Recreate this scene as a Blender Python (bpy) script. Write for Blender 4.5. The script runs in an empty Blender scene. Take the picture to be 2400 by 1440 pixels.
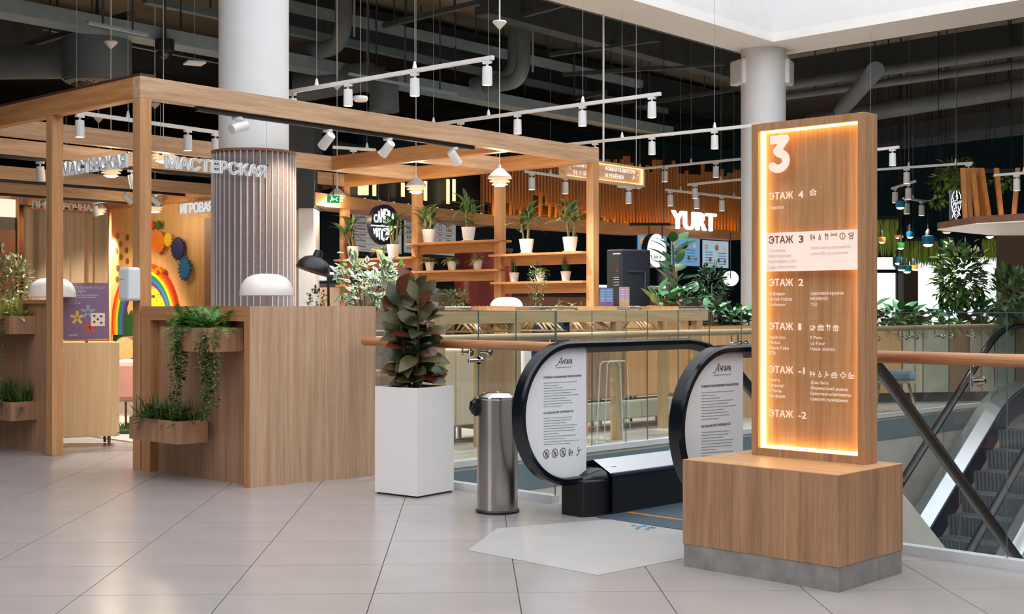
import bpy, bmesh, math, random
import numpy as np
from mathutils import Vector, Matrix
from mathutils.geometry import delaunay_2d_cdt, interpolate_bezier
random.seed(7)
SC = bpy.context.scene
COL = SC.collection
# ---------------------------------------------------------------- camera
F, CX, HZ, EYE = 3040.0, 1200.0, 718.0, 1.2
cam_d = bpy.data.cameras.new('camera')
cam_d.sensor_width = 36.0
cam_d.lens = F / 2400.0 * 36.0
cam_d.shift_y = (HZ - 720.0) / 2400.0
cam_d.clip_end = 300
cam = bpy.data.objects.new('camera', cam_d)
COL.objects.link(cam)
cam.location = (0, 0, EYE)
cam.rotation_euler = (math.pi / 2, 0, 0)
SC.camera = cam
# ---------------------------------------------------------------- sky and exposure
SKY = 2.55
w = bpy.data.worlds.new('overcast_sky'); SC.world = w; w.use_nodes = True
bg = w.node_tree.nodes['Background']
bg.inputs[0].default_value = (0.93, 0.97, 1.0, 1); bg.inputs[1].default_value = SKY
SC.view_settings.view_transform = 'Standard'
SC.view_settings.look = 'None'
SC.view_settings.exposure = 0.0
SC.view_settings.gamma = 1.0
SC.view_settings.use_curve_mapping = False
SC.cycles.use_denoising = True
SC.cycles.max_bounces = 7
SC.cycles.use_adaptive_sampling = True
SC.cycles.adaptive_threshold = 0.03
SC.cycles.diffuse_bounces = 3
SC.cycles.glossy_bounces = 3
SC.cycles.transmission_bounces = 4
SC.cycles.transparent_max_bounces = 16
SC.cycles.caustics_reflective = False
SC.cycles.caustics_refractive = False
SC.cycles.sample_clamp_indirect = 4.0

# ---------------------------------------------------------------- pixel -> place
def P(px, py, Z):
    return Vector(((px - CX) / F * Z, Z, EYE - (py - HZ) / F * Z))
def G(px, py, z=0.0):                       # point at height z seen at this pixel
    return P(px, py, (EYE - z) * F / (py - HZ))
def zat(py, Z):
    return EYE - (py - HZ) / F * Z
def V2(a, b):
    return Vector((a, b))
def onl(px, A, d):                          # plan point of the line A + t d in pixel column px
    u = (px - CX) / F
    t = (u * A[1] - A[0]) / (d[0] - u * d[1])
    return Vector((A[0] + t * d[0], A[1] + t * d[1])), t
def xy(v, z):
    return Vector((v[0], v[1], z))
def pxof(p):
    return CX + p[0] / p[1] * F

# ---------------------------------------------------------------- materials
def lin(c):
    return tuple(((v / 255.0) / 12.92 if v <= 10 else (((v / 255.0) + 0.055) / 1.055) ** 2.4) for v in c)
MATS = {}
def mat(name, rgb, rough=0.5, metal=0.0, vary=0.06, scale=6.0, spec=0.5, emit=None, bump=0.0):
    if name in MATS: return MATS[name]
    m = bpy.data.materials.new(name); m.use_nodes = True
    nt = m.node_tree; b = nt.nodes['Principled BSDF']
    c = lin(rgb)
    b.inputs['Roughness'].default_value = rough
    b.inputs['Metallic'].default_value = metal
    b.inputs['Specular IOR Level'].default_value = spec
    tc = nt.nodes.new('ShaderNodeTexCoord')
    nz = nt.nodes.new('ShaderNodeTexNoise'); nz.inputs['Scale'].default_value = scale
    nz.inputs['Detail'].default_value = 3
    rp = nt.nodes.new('ShaderNodeValToRGB')
    rp.color_ramp.elements[0].position = 0.3; rp.color_ramp.elements[1].position = 0.7
    rp.color_ramp.elements[0].color = tuple(v * (1 - vary) for v in c) + (1,)
    rp.color_ramp.elements[1].color = tuple(min(1, v * (1 + vary)) for v in c) + (1,)
    nt.links.new(tc.outputs['Object'], nz.inputs['Vector'])
    nt.links.new(nz.outputs['Fac'], rp.inputs['Fac'])
    nt.links.new(rp.outputs['Color'], b.inputs['Base Color'])
    if bump:
        bp = nt.nodes.new('ShaderNodeBump'); bp.inputs['Strength'].default_value = bump
        bp.inputs['Distance'].default_value = 0.01
        nt.links.new(nz.outputs['Fac'], bp.inputs['Height']); nt.links.new(bp.outputs['Normal'], b.inputs['Normal'])
    if emit:
        b.inputs['Emission Color'].default_value = lin(emit[0]) + (1,)
        b.inputs['Emission Strength'].default_value = emit[1]
    MATS[name] = m
    return m
def wood(name, dark, light, ang=0.0, axis='z', rough=0.45, fine=26.0, stripe=0.0):
    """grain along axis: 'z' upright, 'h' along the plan direction ang (radians from +x)"""
    if name in MATS: return MATS[name]
    m = bpy.data.materials.new(name); m.use_nodes = True
    nt = m.node_tree; b = nt.nodes['Principled BSDF']; N = nt.nodes.new; L = nt.links.new
    b.inputs['Roughness'].default_value = rough
    b.inputs['Specular IOR Level'].default_value = 0.35
    geo = N('ShaderNodeNewGeometry')
    m1 = N('ShaderNodeMapping'); m1.inputs['Rotation'].default_value = (0, 0, -ang)
    m2 = N('ShaderNodeMapping')
    m2.inputs['Scale'].default_value = (1, 1, 0.035) if axis == 'z' else (0.05, 1, 1)
    L(geo.outputs['Position'], m1.inputs['Vector']); L(m1.outputs['Vector'], m2.inputs['Vector'])
    n1 = N('ShaderNodeTexNoise'); n1.inputs['Scale'].default_value = fine; n1.inputs['Detail'].default_value = 5
    n1.inputs['Roughness'].default_value = 0.65
    n2 = N('ShaderNodeTexNoise'); n2.inputs['Scale'].default_value = fine * 5; n2.inputs['Detail'].default_value = 2
    L(m2.outputs['Vector'], n1.inputs['Vector']); L(m2.outputs['Vector'], n2.inputs['Vector'])
    mx = N('ShaderNodeMath'); mx.operation = 'MULTIPLY_ADD'; mx.inputs[1].default_value = 0.35
    L(n2.outputs['Fac'], mx.inputs[0]); L(n1.outputs['Fac'], mx.inputs[2])
    rp = N('ShaderNodeValToRGB'); e = rp.color_ramp.elements
    e[0].position = 0.45; e[1].position = 0.92
    e[0].color = lin(dark) + (1,); e[1].color = lin(light) + (1,)
    L(mx.outputs[0], rp.inputs['Fac'])
    out = rp.outputs['Color']
    if stripe:
        n3 = N('ShaderNodeTexNoise'); n3.inputs['Scale'].default_value = 7; n3.inputs['Detail'].default_value = 4
        m3 = N('ShaderNodeMapping'); m3.inputs['Scale'].default_value = (1, 1, 0.012) if axis == 'z' else (0.02, 1, 1)
        L(m1.outputs['Vector'], m3.inputs['Vector']); L(m3.outputs['Vector'], n3.inputs['Vector'])
        r3 = N('ShaderNodeValToRGB'); r3.color_ramp.elements[0].position = 0.35; r3.color_ramp.elements[1].position = 0.7
        k = 1 - stripe
        r3.color_ramp.elements[0].color = (k, k, k, 1); r3.color_ramp.elements[1].color = (1.06, 1.06, 1.06, 1)
        L(n3.outputs['Fac'], r3.inputs['Fac'])
        mm = N('ShaderNodeMix'); mm.data_type = 'RGBA'; mm.blend_type = 'MULTIPLY'; mm.inputs[0].default_value = 1
        L(out, mm.inputs[6]); L(r3.outputs['Color'], mm.inputs[7]); out = mm.outputs[2]
    L(out, b.inputs['Base Color'])
    MATS[name] = m
    return m
def glow(name, rgb, strength):
    if name in MATS: return MATS[name]
    m = bpy.data.materials.new(name); m.use_nodes = True
    nt = m.node_tree; nt.nodes.remove(nt.nodes['Principled BSDF'])
    e = nt.nodes.new('ShaderNodeEmission'); e.inputs[0].default_value = lin(rgb) + (1,); e.inputs[1].default_value = strength
    nt.links.new(e.outputs[0], nt.nodes['Material Output'].inputs[0])
    MATS[name] = m
    return m
def clear(name, tint, gloss=1.0, ior=1.45):
    """thin pane: tinted see-through with fresnel reflection"""
    if name in MATS: return MATS[name]
    m = bpy.data.materials.new(name); m.use_nodes = True
    nt = m.node_tree; nt.nodes.remove(nt.nodes['Principled BSDF'])
    t = nt.nodes.new('ShaderNodeBsdfTransparent'); t.inputs[0].default_value = tuple(tint) + (1,)
    g = nt.nodes.new('ShaderNodeBsdfGlossy'); g.inputs['Roughness'].default_value = 0.02
    g.inputs[0].default_value = (gloss, gloss, gloss, 1)
    geo = nt.nodes.new('ShaderNodeNewGeometry')
    dt = nt.nodes.new('ShaderNodeVectorMath'); dt.operation = 'DOT_PRODUCT'
    nt.links.new(geo.outputs['Incoming'], dt.inputs[0]); nt.links.new(geo.outputs['Normal'], dt.inputs[1])
    prev = dt.outputs['Value']
    for op, v in (('ABSOLUTE', 0), ('SUBTRACT', 1.0), ('POWER', 5.0), ('MULTIPLY_ADD', 0.9)):
        n = nt.nodes.new('ShaderNodeMath'); n.operation = op
        if op == 'SUBTRACT': n.inputs[0].default_value = v; nt.links.new(prev, n.inputs[1])
        else:
            nt.links.new(prev, n.inputs[0]); n.inputs[1].default_value = v
            if op == 'MULTIPLY_ADD': n.inputs[2].default_value = 0.035
        prev = n.outputs[0]
    mx = nt.nodes.new('ShaderNodeMixShader')
    nt.links.new(prev, mx.inputs[0]); nt.links.new(t.outputs[0], mx.inputs[1]); nt.links.new(g.outputs[0], mx.inputs[2])
    nt.links.new(mx.outputs[0], nt.nodes['Material Output'].inputs[0])
    MATS[name] = m
    return m
def leafmat(name, a, b2, rough=0.4, edge=None):
    if name in MATS: return MATS[name]
    m = bpy.data.materials.new(name); m.use_nodes = True
    nt = m.node_tree; b = nt.nodes['Principled BSDF']; N = nt.nodes.new; L = nt.links.new
    b.inputs['Roughness'].default_value = rough
    b.inputs['Specular IOR Level'].default_value = 0.4
    oi = N('ShaderNodeObjectInfo'); geo = N('ShaderNodeNewGeometry')
    ad = N('ShaderNodeMath'); ad.operation = 'ADD'
    L(oi.outputs['Random'], ad.inputs[0]); L(geo.outputs['Random Per Island'], ad.inputs[1])
    fr = N('ShaderNodeMath'); fr.operation = 'FRACT'; L(ad.outputs[0], fr.inputs[0])
    rp = N('ShaderNodeValToRGB'); rp.color_ramp.elements[0].color = lin(a) + (1,); rp.color_ramp.elements[1].color = lin(b2) + (1,)
    L(fr.outputs[0], rp.inputs['Fac']); out = rp.outputs['Color']
    if edge:                                # pale border / midrib read from the leaf's own u coordinate
        at = N('ShaderNodeAttribute'); at.attribute_name = 'edge'
        r2 = N('ShaderNodeValToRGB'); r2.color_ramp.elements[0].position = edge[1]; r2.color_ramp.elements[1].position = edge[1] + 0.2
        L(at.outputs['Fac'], r2.inputs['Fac'])
        mm = N('ShaderNodeMix'); mm.data_type = 'RGBA'
        L(r2.outputs['Color'], mm.inputs[0]); L(out, mm.inputs[6]); mm.inputs[7].default_value = lin(edge[0]) + (1,)
        out = mm.outputs[2]
    L(out, b.inputs['Base Color'])
    MATS[name] = m
    return m

# ---------------------------------------------------------------- mesh builder
ORG = {}
class MB:
    def __init__(s): s.v = []; s.f = []; s.e = None
    def add(s, vs, fs):
        n = len(s.v); s.v += [Vector(x) for x in vs]; s.f += [tuple(i + n for i in f) for f in fs]; return s
    def prism(s, pts, z0, z1):              # pts: plan polygon, counter-clockwise or not
        n = len(pts)
        a = sum(pts[i][0] * pts[(i + 1) % n][1] - pts[(i + 1) % n][0] * pts[i][1] for i in range(n))
        if a < 0: pts = pts[::-1]
        vs = [xy(p, z0) for p in pts] + [xy(p, z1) for p in pts]
        fs = [tuple(range(n - 1, -1, -1)), tuple(range(n, 2 * n))] + [(i, (i + 1) % n, n + (i + 1) % n, n + i) for i in range(n)]
        return s.add(vs, fs)
    def box(s, o, e1, e2, z0, z1):          # plan corner o, plan edges e1, e2
        o = V2(o[0], o[1]); e1 = V2(e1[0], e1[1]); e2 = V2(e2[0], e2[1])
        return s.prism([o, o + e1, o + e1 + e2, o + e2], z0, z1)
    def obox(s, c, ex, ey, ez):             # centre and three half-edge vectors
        c = Vector(c); ex = Vector(ex); ey = Vector(ey); ez = Vector(ez)
        vs = [c + i * ex + j * ey + k * ez for k in (-1, 1) for j in (-1, 1) for i in (-1, 1)]
        fs = [(0, 2, 3, 1), (4, 5, 7, 6), (0, 1, 5, 4), (2, 6, 7, 3), (0, 4, 6, 2), (1, 3, 7, 5)]
        if ex.cross(ey).dot(ez) < 0: fs = [f[::-1] for f in fs]
        return s.add(vs, fs)
    def bar(s, a, b, w, h=None, up=(0, 0, 1)):
        a = Vector(a); b = Vector(b); h = h or w; d = (b - a)
        x = d.normalized(); u = Vector(up)
        if abs(x.dot(u)) > 0.98: u = Vector((1, 0, 0))
        y = u.cross(x).normalized(); z = x.cross(y)
        return s.obox((a + b) / 2, d / 2, y * w / 2, z * h / 2)
    def quad(s, a, b, c, d): return s.add([a, b, c, d], [(0, 1, 2, 3)])
    def tube(s, pts, r, n=10, cap=True):
        pts = [Vector(p) for p in pts]; m = len(pts)
        rs = r if isinstance(r, (list, tuple)) else [r] * m
        t0 = (pts[1] - pts[0]).normalized()
        u = Vector((0, 0, 1)) if abs(t0.z) < 0.9 else Vector((1, 0, 0))
        x = t0.cross(u).normalized(); vs = []; fs = []
        for i, p in enumerate(pts):
            t = ((pts[min(i + 1, m - 1)] - p).normalized() + (p - pts[max(i - 1, 0)]).normalized())
            t = t.normalized() if t.length > 1e-6 else t0
            x = (x - t * x.dot(t)).normalized(); y = t.cross(x)
            for k in range(n):
                a = 2 * math.pi * k / n
                vs.append(p + (x * math.cos(a) + y * math.sin(a)) * rs[i])
        for i in range(m - 1):
            for k in range(n):
                fs.append((i * n + k, i * n + (k + 1) % n, (i + 1) * n + (k + 1) % n, (i + 1) * n + k))
        if cap: fs += [tuple(range(n - 1, -1, -1)), tuple((m - 1) * n + k for k in range(n))]
        return s.add(vs, fs)
    def cyl(s, a, b, r, n=16, r2=None): return s.tube([a, b], [r, r if r2 is None else r2], n)
    def lathe(s, c, prof, n=24, axis=(0, 0, 1)):   # prof: (radius, height) list along axis
        c = Vector(c); q = Vector((0, 0, 1)).rotation_difference(Vector(axis).normalized()).to_matrix()
        vs = []; fs = []; m = len(prof)
        for r, h in prof:
            for k in range(n):
                a = 2 * math.pi * k / n
                vs.append(c + q @ Vector((max(r, 1e-4) * math.cos(a), max(r, 1e-4) * math.sin(a), h)))
        for i in range(m - 1):
            for k in range(n):
                fs.append((i * n + k, i * n + (k + 1) % n, (i + 1) * n + (k + 1) % n, (i + 1) * n + k))
        return s.add(vs, fs)
    def ball(s, c, r, n=12, m=8):
        rx, ry, rz = r if isinstance(r, (tuple, list)) else (r, r, r)
        vs = []; fs = []; c = Vector(c)
        for i in range(m + 1):
            th = math.pi * i / m
            for k in range(n):
                a = 2 * math.pi * k / n
                vs.append(c + Vector((rx * math.sin(th) * math.cos(a), ry * math.sin(th) * math.sin(a), rz * math.cos(th))))
        for i in range(m):
            for k in range(n):
                fs.append((i * n + k, (i + 1) * n + k, (i + 1) * n + (k + 1) % n, i * n + (k + 1) % n))
        return s.add(vs, fs)
    def sweep(s, path, sect, side):         # path points with a fixed side vector; sect: (side, normal) offsets
        path = [Vector(p) for p in path]; m = len(path); n = len(sect); side = Vector(side).normalized(); vs = []; fs = []
        for i, p in enumerate(path):
            t = (path[min(i + 1, m - 1)] - path[max(i - 1, 0)]).normalized(); nn = side.cross(t).normalized()
            vs += [p + side * a + nn * b for a, b in sect]
        for i in range(m - 1):
            for k in range(n):
                fs.append((i * n + k, i * n + (k + 1) % n, (i + 1) * n + (k + 1) % n, (i + 1) * n + k))
        fs += [tuple(range(n - 1, -1, -1)), tuple((m - 1) * n + k for k in range(n))]
        return s.add(vs, fs)
    def leaf(s, base, d, up, L, W, curl=0.25, fold=0.15, seg=4, tip=1.0):
        d = Vector(d).normalized(); up = Vector(up); side = d.cross(up)
        if side.length < 1e-4: side = d.cross(Vector((1, 0.3, 0)))
        side.normalize(); nn = side.cross(d).normalized(); base = Vector(base); n0 = len(s.v); vs = []; ed = []; fs = []
        for i in range(seg + 1):
            t = i / seg; wv = W * 0.5 * (math.sin(math.pi * min(1, t ** (0.75 * tip) * 0.97 + 0.015)) ** 0.85)
            p = base + d * (L * (t - 0.12 * curl * t * t)) - nn * (L * curl * t * t)
            vs += [p - side * wv + nn * (wv * fold), p, p + side * wv + nn * (wv * fold)]; ed += [1, 0, 1]
        for i in range(seg):
            a = i * 3; fs += [(a, a + 1, a + 4, a + 3), (a + 1, a + 2, a + 5, a + 4)]
        s.add(vs, fs)
        if s.e is None: s.e = [0.0] * n0
        s.e += ed
        return s
    def build(s, name, material, parent=None, label=None, cat=None, group=None, kind=None, smooth=False, bevel=0.0, two=False):
        me = bpy.data.meshes.new(name)
        if parent is not None: org = ORG[parent.name]
        else:
            lo = [min(v[i] for v in s.v) for i in range(3)]; hi = [max(v[i] for v in s.v) for i in range(3)]
            org = Vector(((lo[0] + hi[0]) / 2, (lo[1] + hi[1]) / 2, lo[2]))
        me.from_pydata([v - org for v in s.v], [], s.f); me.update()
        if s.e is not None:
            at = me.attributes.new('edge', 'FLOAT', 'POINT'); e = (s.e + [0.0] * len(s.v))[:len(s.v)]
            at.data.foreach_set('value', e)
        if smooth:
            me.polygons.foreach_set('use_smooth', [True] * len(me.polygons))
            me.set_sharp_from_angle(angle=math.radians(38))
        me.materials.append(material)
        return link(name, me, parent, org, label, cat, group, kind, bevel)
def link(name, me, parent, org, label=None, cat=None, group=None, kind=None, bevel=0.0):
    o = bpy.data.objects.new(name, me); COL.objects.link(o); ORG[o.name] = Vector(org)
    if parent is not None: o.parent = parent
    else: o.location = org
    tag(o, label, cat, group, kind)
    if bevel:
        bm = o.modifiers.new('edge', 'BEVEL'); bm.width = bevel; bm.segments = 2; bm.limit_method = 'ANGLE'; bm.angle_limit = 0.6
    return o
def tag(o, label=None, cat=None, group=None, kind=None):
    if label: o['label'] = label
    if cat: o['category'] = cat
    if group: o['group'] = group
    if kind: o['kind'] = kind
    return o
def thing(name, label, cat, loc, group=None, kind=None):
    o = bpy.data.objects.new(name, None); COL.objects.link(o); o.location = loc; o.empty_display_size = 0.1
    ORG[o.name] = Vector(loc)
    return tag(o, label, cat, group, kind)
def dup(root, loc, rotz=None, label=None, group=None, scale=None):
    def cp(o, par):
        c = o.copy(); COL.objects.link(c); c.parent = par
        for ch in o.children: cp(ch, c)
        return c
    r = cp(root, None); r.location = loc; ORG[r.name] = Vector(loc)
    if rotz is not None: r.rotation_euler = (0, 0, rotz)
    if scale is not None: r.scale = (scale,) * 3
    if label: r['label'] = label
    if group: r['group'] = group
    return r

# ---------------------------------------------------------------- writing and flat marks on upright planes
TXT = {}
def textmesh(st, bold=0.0, shear=0.0, spacing=1.0):
    k = (st, bold, shear, spacing)
    if k in TXT: return TXT[k]
    cu = bpy.data.curves.new('writing', 'FONT'); cu.body = st; cu.size = 1.0; cu.shear = shear
    cu.space_character = spacing
    o = bpy.data.objects.new('writing', cu); COL.objects.link(o)
    dg = bpy.context.evaluated_depsgraph_get(); dg.update()
    c2 = o.evaluated_get(dg).to_curve(dg); loops = []
    for sp in c2.splines:
        bp = sp.bezier_points; n = len(bp)
        if n < 2: continue
        L_ = []
        for i in range(n):
            p, q = bp[i], bp[(i + 1) % n]
            straight = abs((p.handle_right - p.co).cross(q.co - p.co).z) + abs((q.handle_left - q.co).cross(q.co - p.co).z) < 1e-6
            L_ += [p.co.to_2d()] if straight else [v.to_2d() for v in interpolate_bezier(p.co, p.handle_right, q.handle_left, q.co, 5)[:-1]]
        loops.append(L_)
    o.evaluated_get(dg).to_curve_clear(); bpy.data.objects.remove(o); bpy.data.curves.remove(cu)
    pts, eds = [], []
    for L_ in loops:
        n0 = len(pts); m = len(L_); pts += L_; eds += [(n0 + i, n0 + (i + 1) % m) for i in range(m)]
    if not pts: TXT[k] = ([], []); return TXT[k]
    cv, ce_, cf = delaunay_2d_cdt(pts, eds, [], 0, 1e-6)[:3]
    A = np.array([pts[i] for i, j in eds]); B = np.array([pts[j] for i, j in eds]); V = np.array(cv); T = np.array(cf)
    C = V[T].mean(1); keep = []
    for c in C:                             # non-zero winding keeps overlapping strokes solid
        cr = (B[:, 0] - A[:, 0]) * (c[1] - A[:, 1]) - (c[0] - A[:, 0]) * (B[:, 1] - A[:, 1])
        w_ = ((A[:, 1] <= c[1]) & (B[:, 1] > c[1]) & (cr > 0)).sum() - ((A[:, 1] > c[1]) & (B[:, 1] <= c[1]) & (cr < 0)).sum()
        keep.append(w_ != 0)
    vs = [Vector((v[0], v[1], .5)) for v in cv]; fs = [tuple(f) for f, kp in zip(cf, keep) if kp]
    n0 = len(vs); vs += [Vector((p[0], p[1], .5)) for p in pts] + [Vector((p[0], p[1], -.5)) for p in pts]; n1 = n0 + len(pts)
    fs += [(n0 + i, n0 + j, n1 + j, n1 + i) for i, j in eds]
    if bold:                                # heavier face: the outline repeated with small shifts
        V, Fc = [], []
        for dx, dy in ((-bold, 0), (bold, 0), (0, bold * .8), (0, -bold * .8), (0, 0)):
            n0 = len(V); V += [Vector((v.x + dx, v.y + dy, v.z)) for v in vs]; Fc += [tuple(i + n0 for i in f) for f in fs]
        vs, fs = V, Fc
    TXT[k] = (vs, fs); return TXT[k]
class Plane:
    """upright plane over the plan line A + t d; the reader looks along n = into the plane"""
    def __init__(s, A, d, off=0.0):
        s.d = V2(d[0], d[1]).normalized(); n = V2(s.d[1], -s.d[0])   # towards a reader on the right-hand side of d
        A = V2(A[0], A[1])
        if n.dot(-A) < 0: n = -n
        s.n = n; s.A = A + n * off
    def at(s, px, py):
        p, t = onl(px, s.A, s.d); return xy(p, zat(py, p.y))
    def pt(s, t, z, off=0.0):
        p = s.A + s.d * t + s.n * off; return xy(p, z)
    def tz(s, px, py):
        p, t = onl(px, s.A, s.d); return t, zat(py, p.y)
def write(parent, pl, st, px, py, hpx, material, wpx=None, bold=0.0, depth=0.002, name='lettering', shear=0.0, off=0.001, flip=False, mb=None):
    """letters standing on the plane: left end px, baseline py, capital height hpx"""
    vs, fs = textmesh(st, bold, shear)
    if not vs: return None
    x0 = min(v.x for v in vs); x1 = max(v.x for v in vs); cap = 0.73
    p, t = onl(px, pl.A, pl.d); h = hpx * p.y / F; k = h / cap
    kx = k
    if wpx:
        p2, t2 = onl(px + wpx, pl.A, pl.d); kx = abs(t2 - t) / max(x1 - x0, 1e-3)
    base = xy(p, zat(py, p.y)); d3 = xy(pl.d, 0); n3 = xy(pl.n, 0)
    if (onl(px + 5, pl.A, pl.d)[1] - t) < 0: d3 = -d3
    own = mb is None
    if own: mb = MB()
    sg = -1 if flip else 1
    mb.add([base + d3 * ((v.x - x0) * kx) + Vector((0, 0, v.y * k * sg)) + n3 * (off + (v.z + 0.5) * depth) for v in vs], fs)
    if own: return mb.build(name, material, parent)
STROKES = {
 'women': [[(.5, .95), (.42, .85), (.58, .85), (.5, .95)], [(.5, .78), (.3, .4), (.5, .4), (.7, .4), (.5, .78)], [(.45, .4), (.45, .05)], [(.55, .4), (.55, .05)]],
 'chair': [[(.4, .95), (.4, .5), (.7, .5), (.8, .15)], [(.4, .7), (.62, .7)], [(.35, .5), (.2, .35), (.25, .12), (.5, .05), (.68, .2)]],
 'fork': [[(.25, .05), (.25, .95)], [(.1, .95), (.1, .68), (.4, .68), (.4, .95)], [(.75, .05), (.75, .95), (.92, .7), (.75, .55)]],
 'bow': [[(0, .3), (0, .7), (.45, .5), (0, .3)], [(1, .3), (1, .7), (.55, .5), (1, .3)]],
 'info': [[(.5 + .48 * math.cos(a * .524), .5 + .48 * math.sin(a * .524)) for a in range(13)], [(.5, .25), (.5, .58)], [(.5, .7), (.5, .76)]],
 'shirt': [[(.2, .05), (.2, .6), (.02, .7), (.1, .92), (.9, .92), (.98, .7), (.8, .6), (.8, .05), (.2, .05)], [(.42, .4), (.58, .4), (.58, .6), (.42, .6), (.42, .4)]],
 'cup': [[(.05, .75), (.12, .25), (.6, .25), (.68, .75), (.05, .75)], [(.66, .65), (.95, .65), (.9, .4), (.62, .4)], [(0, .1), (.75, .1)]],
 'bank': [[(0, .65), (.5, .98), (1, .65), (0, .65)], [(.15, .6), (.15, .2)], [(.38, .6), (.38, .2)], [(.62, .6), (.62, .2)], [(.85, .6), (.85, .2)], [(0, .1), (1, .1)]],
 'gift': [[(.1, .05), (.9, .05), (.9, .5), (.1, .5), (.1, .05)], [(0, .5), (1, .5), (1, .72), (0, .72), (0, .5)], [(.5, .05), (.5, .72)], [(.5, .72), (.25, .95), (.5, .72), (.75, .95), (.5, .72)]],
 'cross': [[(.35, .05), (.65, .05), (.65, .35), (.95, .35), (.95, .65), (.65, .65), (.65, .95), (.35, .95), (.35, .65), (.05, .65), (.05, .35), (.35, .35), (.35, .05)]],
 'basket': [[(0, .6), (.08, .05), (.92, .05), (1, .6), (0, .6)], [(.05, .35), (.95, .35)], [(.2, .6), (.3, .9), (.5, .65), (.7, .9), (.8, .6)]],
 'bottle': [[(.05, .05), (.05, .65), (.15, .75), (.15, .95), (.3, .95), (.3, .75), (.4, .65), (.4, .05), (.05, .05)], [(.5, .05), (.95, .05), (.95, .55), (.5, .55), (.5, .05)]],
 'baby': [[(.4, .95), (.4, .55), (.1, .05)], [(.4, .55), (.6, .3), (.95, .55)], [(.45, .8), (.62, .62)]],
 'umbrella': [[(0, .55), (.5, .95), (1, .55), (0, .55)], [(.5, .55), (.5, .05)], [(.1, .05), (.1, .35), (.3, .2), (.3, .05)], [(.9, .05), (.9, .35), (.7, .2), (.7, .05)]],
 'noentry': [[(.5 + .48 * math.cos(a * .524), .5 + .48 * math.sin(a * .524)) for a in range(13)], [(.15, .85), (.85, .15)], [(.3, .3), (.5, .7), (.7, .45)], [(.45, .25), (.65, .25)]],
 'family': [[(.3, .95), (.3, .85)], [(.15, .7), (.45, .7), (.45, .35), (.15, .35), (.15, .7)], [(.25, .35), (.25, .05)], [(.36, .35), (.36, .05)], [(.75, .6), (.75, .5)], [(.65, .42), (.9, .42), (.75, .2), (.75, .02)]],
 'ride': [[(0, .05), (.3, .05), (.7, .6), (1, .6)], [(.4, .95), (.4, .85)], [(.35, .75), (.4, .45), (.6, .55)]],
 'left': [[(.9, .95), (.2, .5), (.9, .05)]], 'upw': [[(.05, .2), (.5, .8), (.95, .2)]],
 'men': [[(.2, .95), (.2, .85)], [(.05, .75), (.35, .75), (.35, .4), (.05, .4), (.05, .75)], [(.2, .4), (.2, .05)], [(.75, .95), (.75, .85)], [(.75, .78), (.58, .38), (.92, .38), (.75, .78)], [(.75, .38), (.75, .05)]],
}
def icon(mb, pl, kind, px, py, wpx, hpx, lw=0.1, off=0.002):
    p, t = onl(px, pl.A, pl.d); p2, t2 = onl(px + wpx, pl.A, pl.d); base = xy(p, zat(py, p.y)); ex = xy(p2 - p, 0)
    H = hpx * p.y / F; W = ex.length; n3 = xy(pl.n, 0) * off; exn = ex.normalized()
    for st in STROKES[kind]:
        for a, b in zip(st[:-1], st[1:]):
            A = V2(a[0] * W, a[1] * H); B = V2(b[0] * W, b[1] * H); d = (B - A)
            if d.length < 1e-6: continue
            d.normalize(); w2 = lw * H * 0.5; q = V2(-d.y, d.x) * w2; A = A - d * w2 * .7; B = B + d * w2 * .7
            pts = [A - q, B - q, B + q, A + q]
            mb.add([base + exn * c.x + Vector((0, 0, c.y)) + n3 for c in pts], [(0, 1, 2, 3)])
def rect(mb, pl, x0, y0, x1, y1, off=0.001, thick=0.0):
    """flat patch on the plane spanning the pixel columns x0..x1 and, at its left end, the rows y0..y1"""
    p0, t0 = onl(x0, pl.A, pl.d); p1, t1 = onl(x1, pl.A, pl.d); za = zat(y0, p0.y); zb = zat(y1, p0.y)
    n3 = xy(pl.n, 0)
    a, b = xy(p0, zb), xy(p1, zb)
    if thick:
        c = (a + b) / 2 + Vector((0, 0, (za - zb) / 2)) + n3 * (off + thick / 2)
        mb.obox(c, (b - a) / 2, n3 * thick / 2, (0, 0, (za - zb) / 2))
    else:
        mb.add([a + n3 * off, b + n3 * off, xy(p1, za) + n3 * off, xy(p0, za) + n3 * off], [(0, 1, 2, 3)])
    return mb
# ================================================================= shared directions
R_ = V2(0.713, -0.701).normalized()         # along the near railing, towards the right front
G_ = V2(0.715, 0.699).normalized()          # the escalators' run, away to the right
K_ = V2(*G(880, 1118)[:2])                  # corner of the floor opening
def VO(r, g, z=0.0): return xy(K_ + R_ * r + G_ * g, z)
def VP(r, g): return K_ + R_ * r + G_ * g
C_ = V2(math.sin(math.radians(39.9)), math.cos(math.radians(39.9)))    # pergola, away to the right
D_ = V2(-math.sin(math.radians(47.2)), math.cos(math.radians(47.2)))   # pergola, away to the left
O_ = V2(*G(328, 1103)[:2])                  # front corner of the pergola
def GA(c, d): return O_ + C_ * c + D_ * d
angC = math.atan2(C_.y, C_.x); angD = math.atan2(D_.y, D_.x); angR = math.atan2(R_.y, R_.x); angG = math.atan2(G_.y, G_.x)

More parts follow.
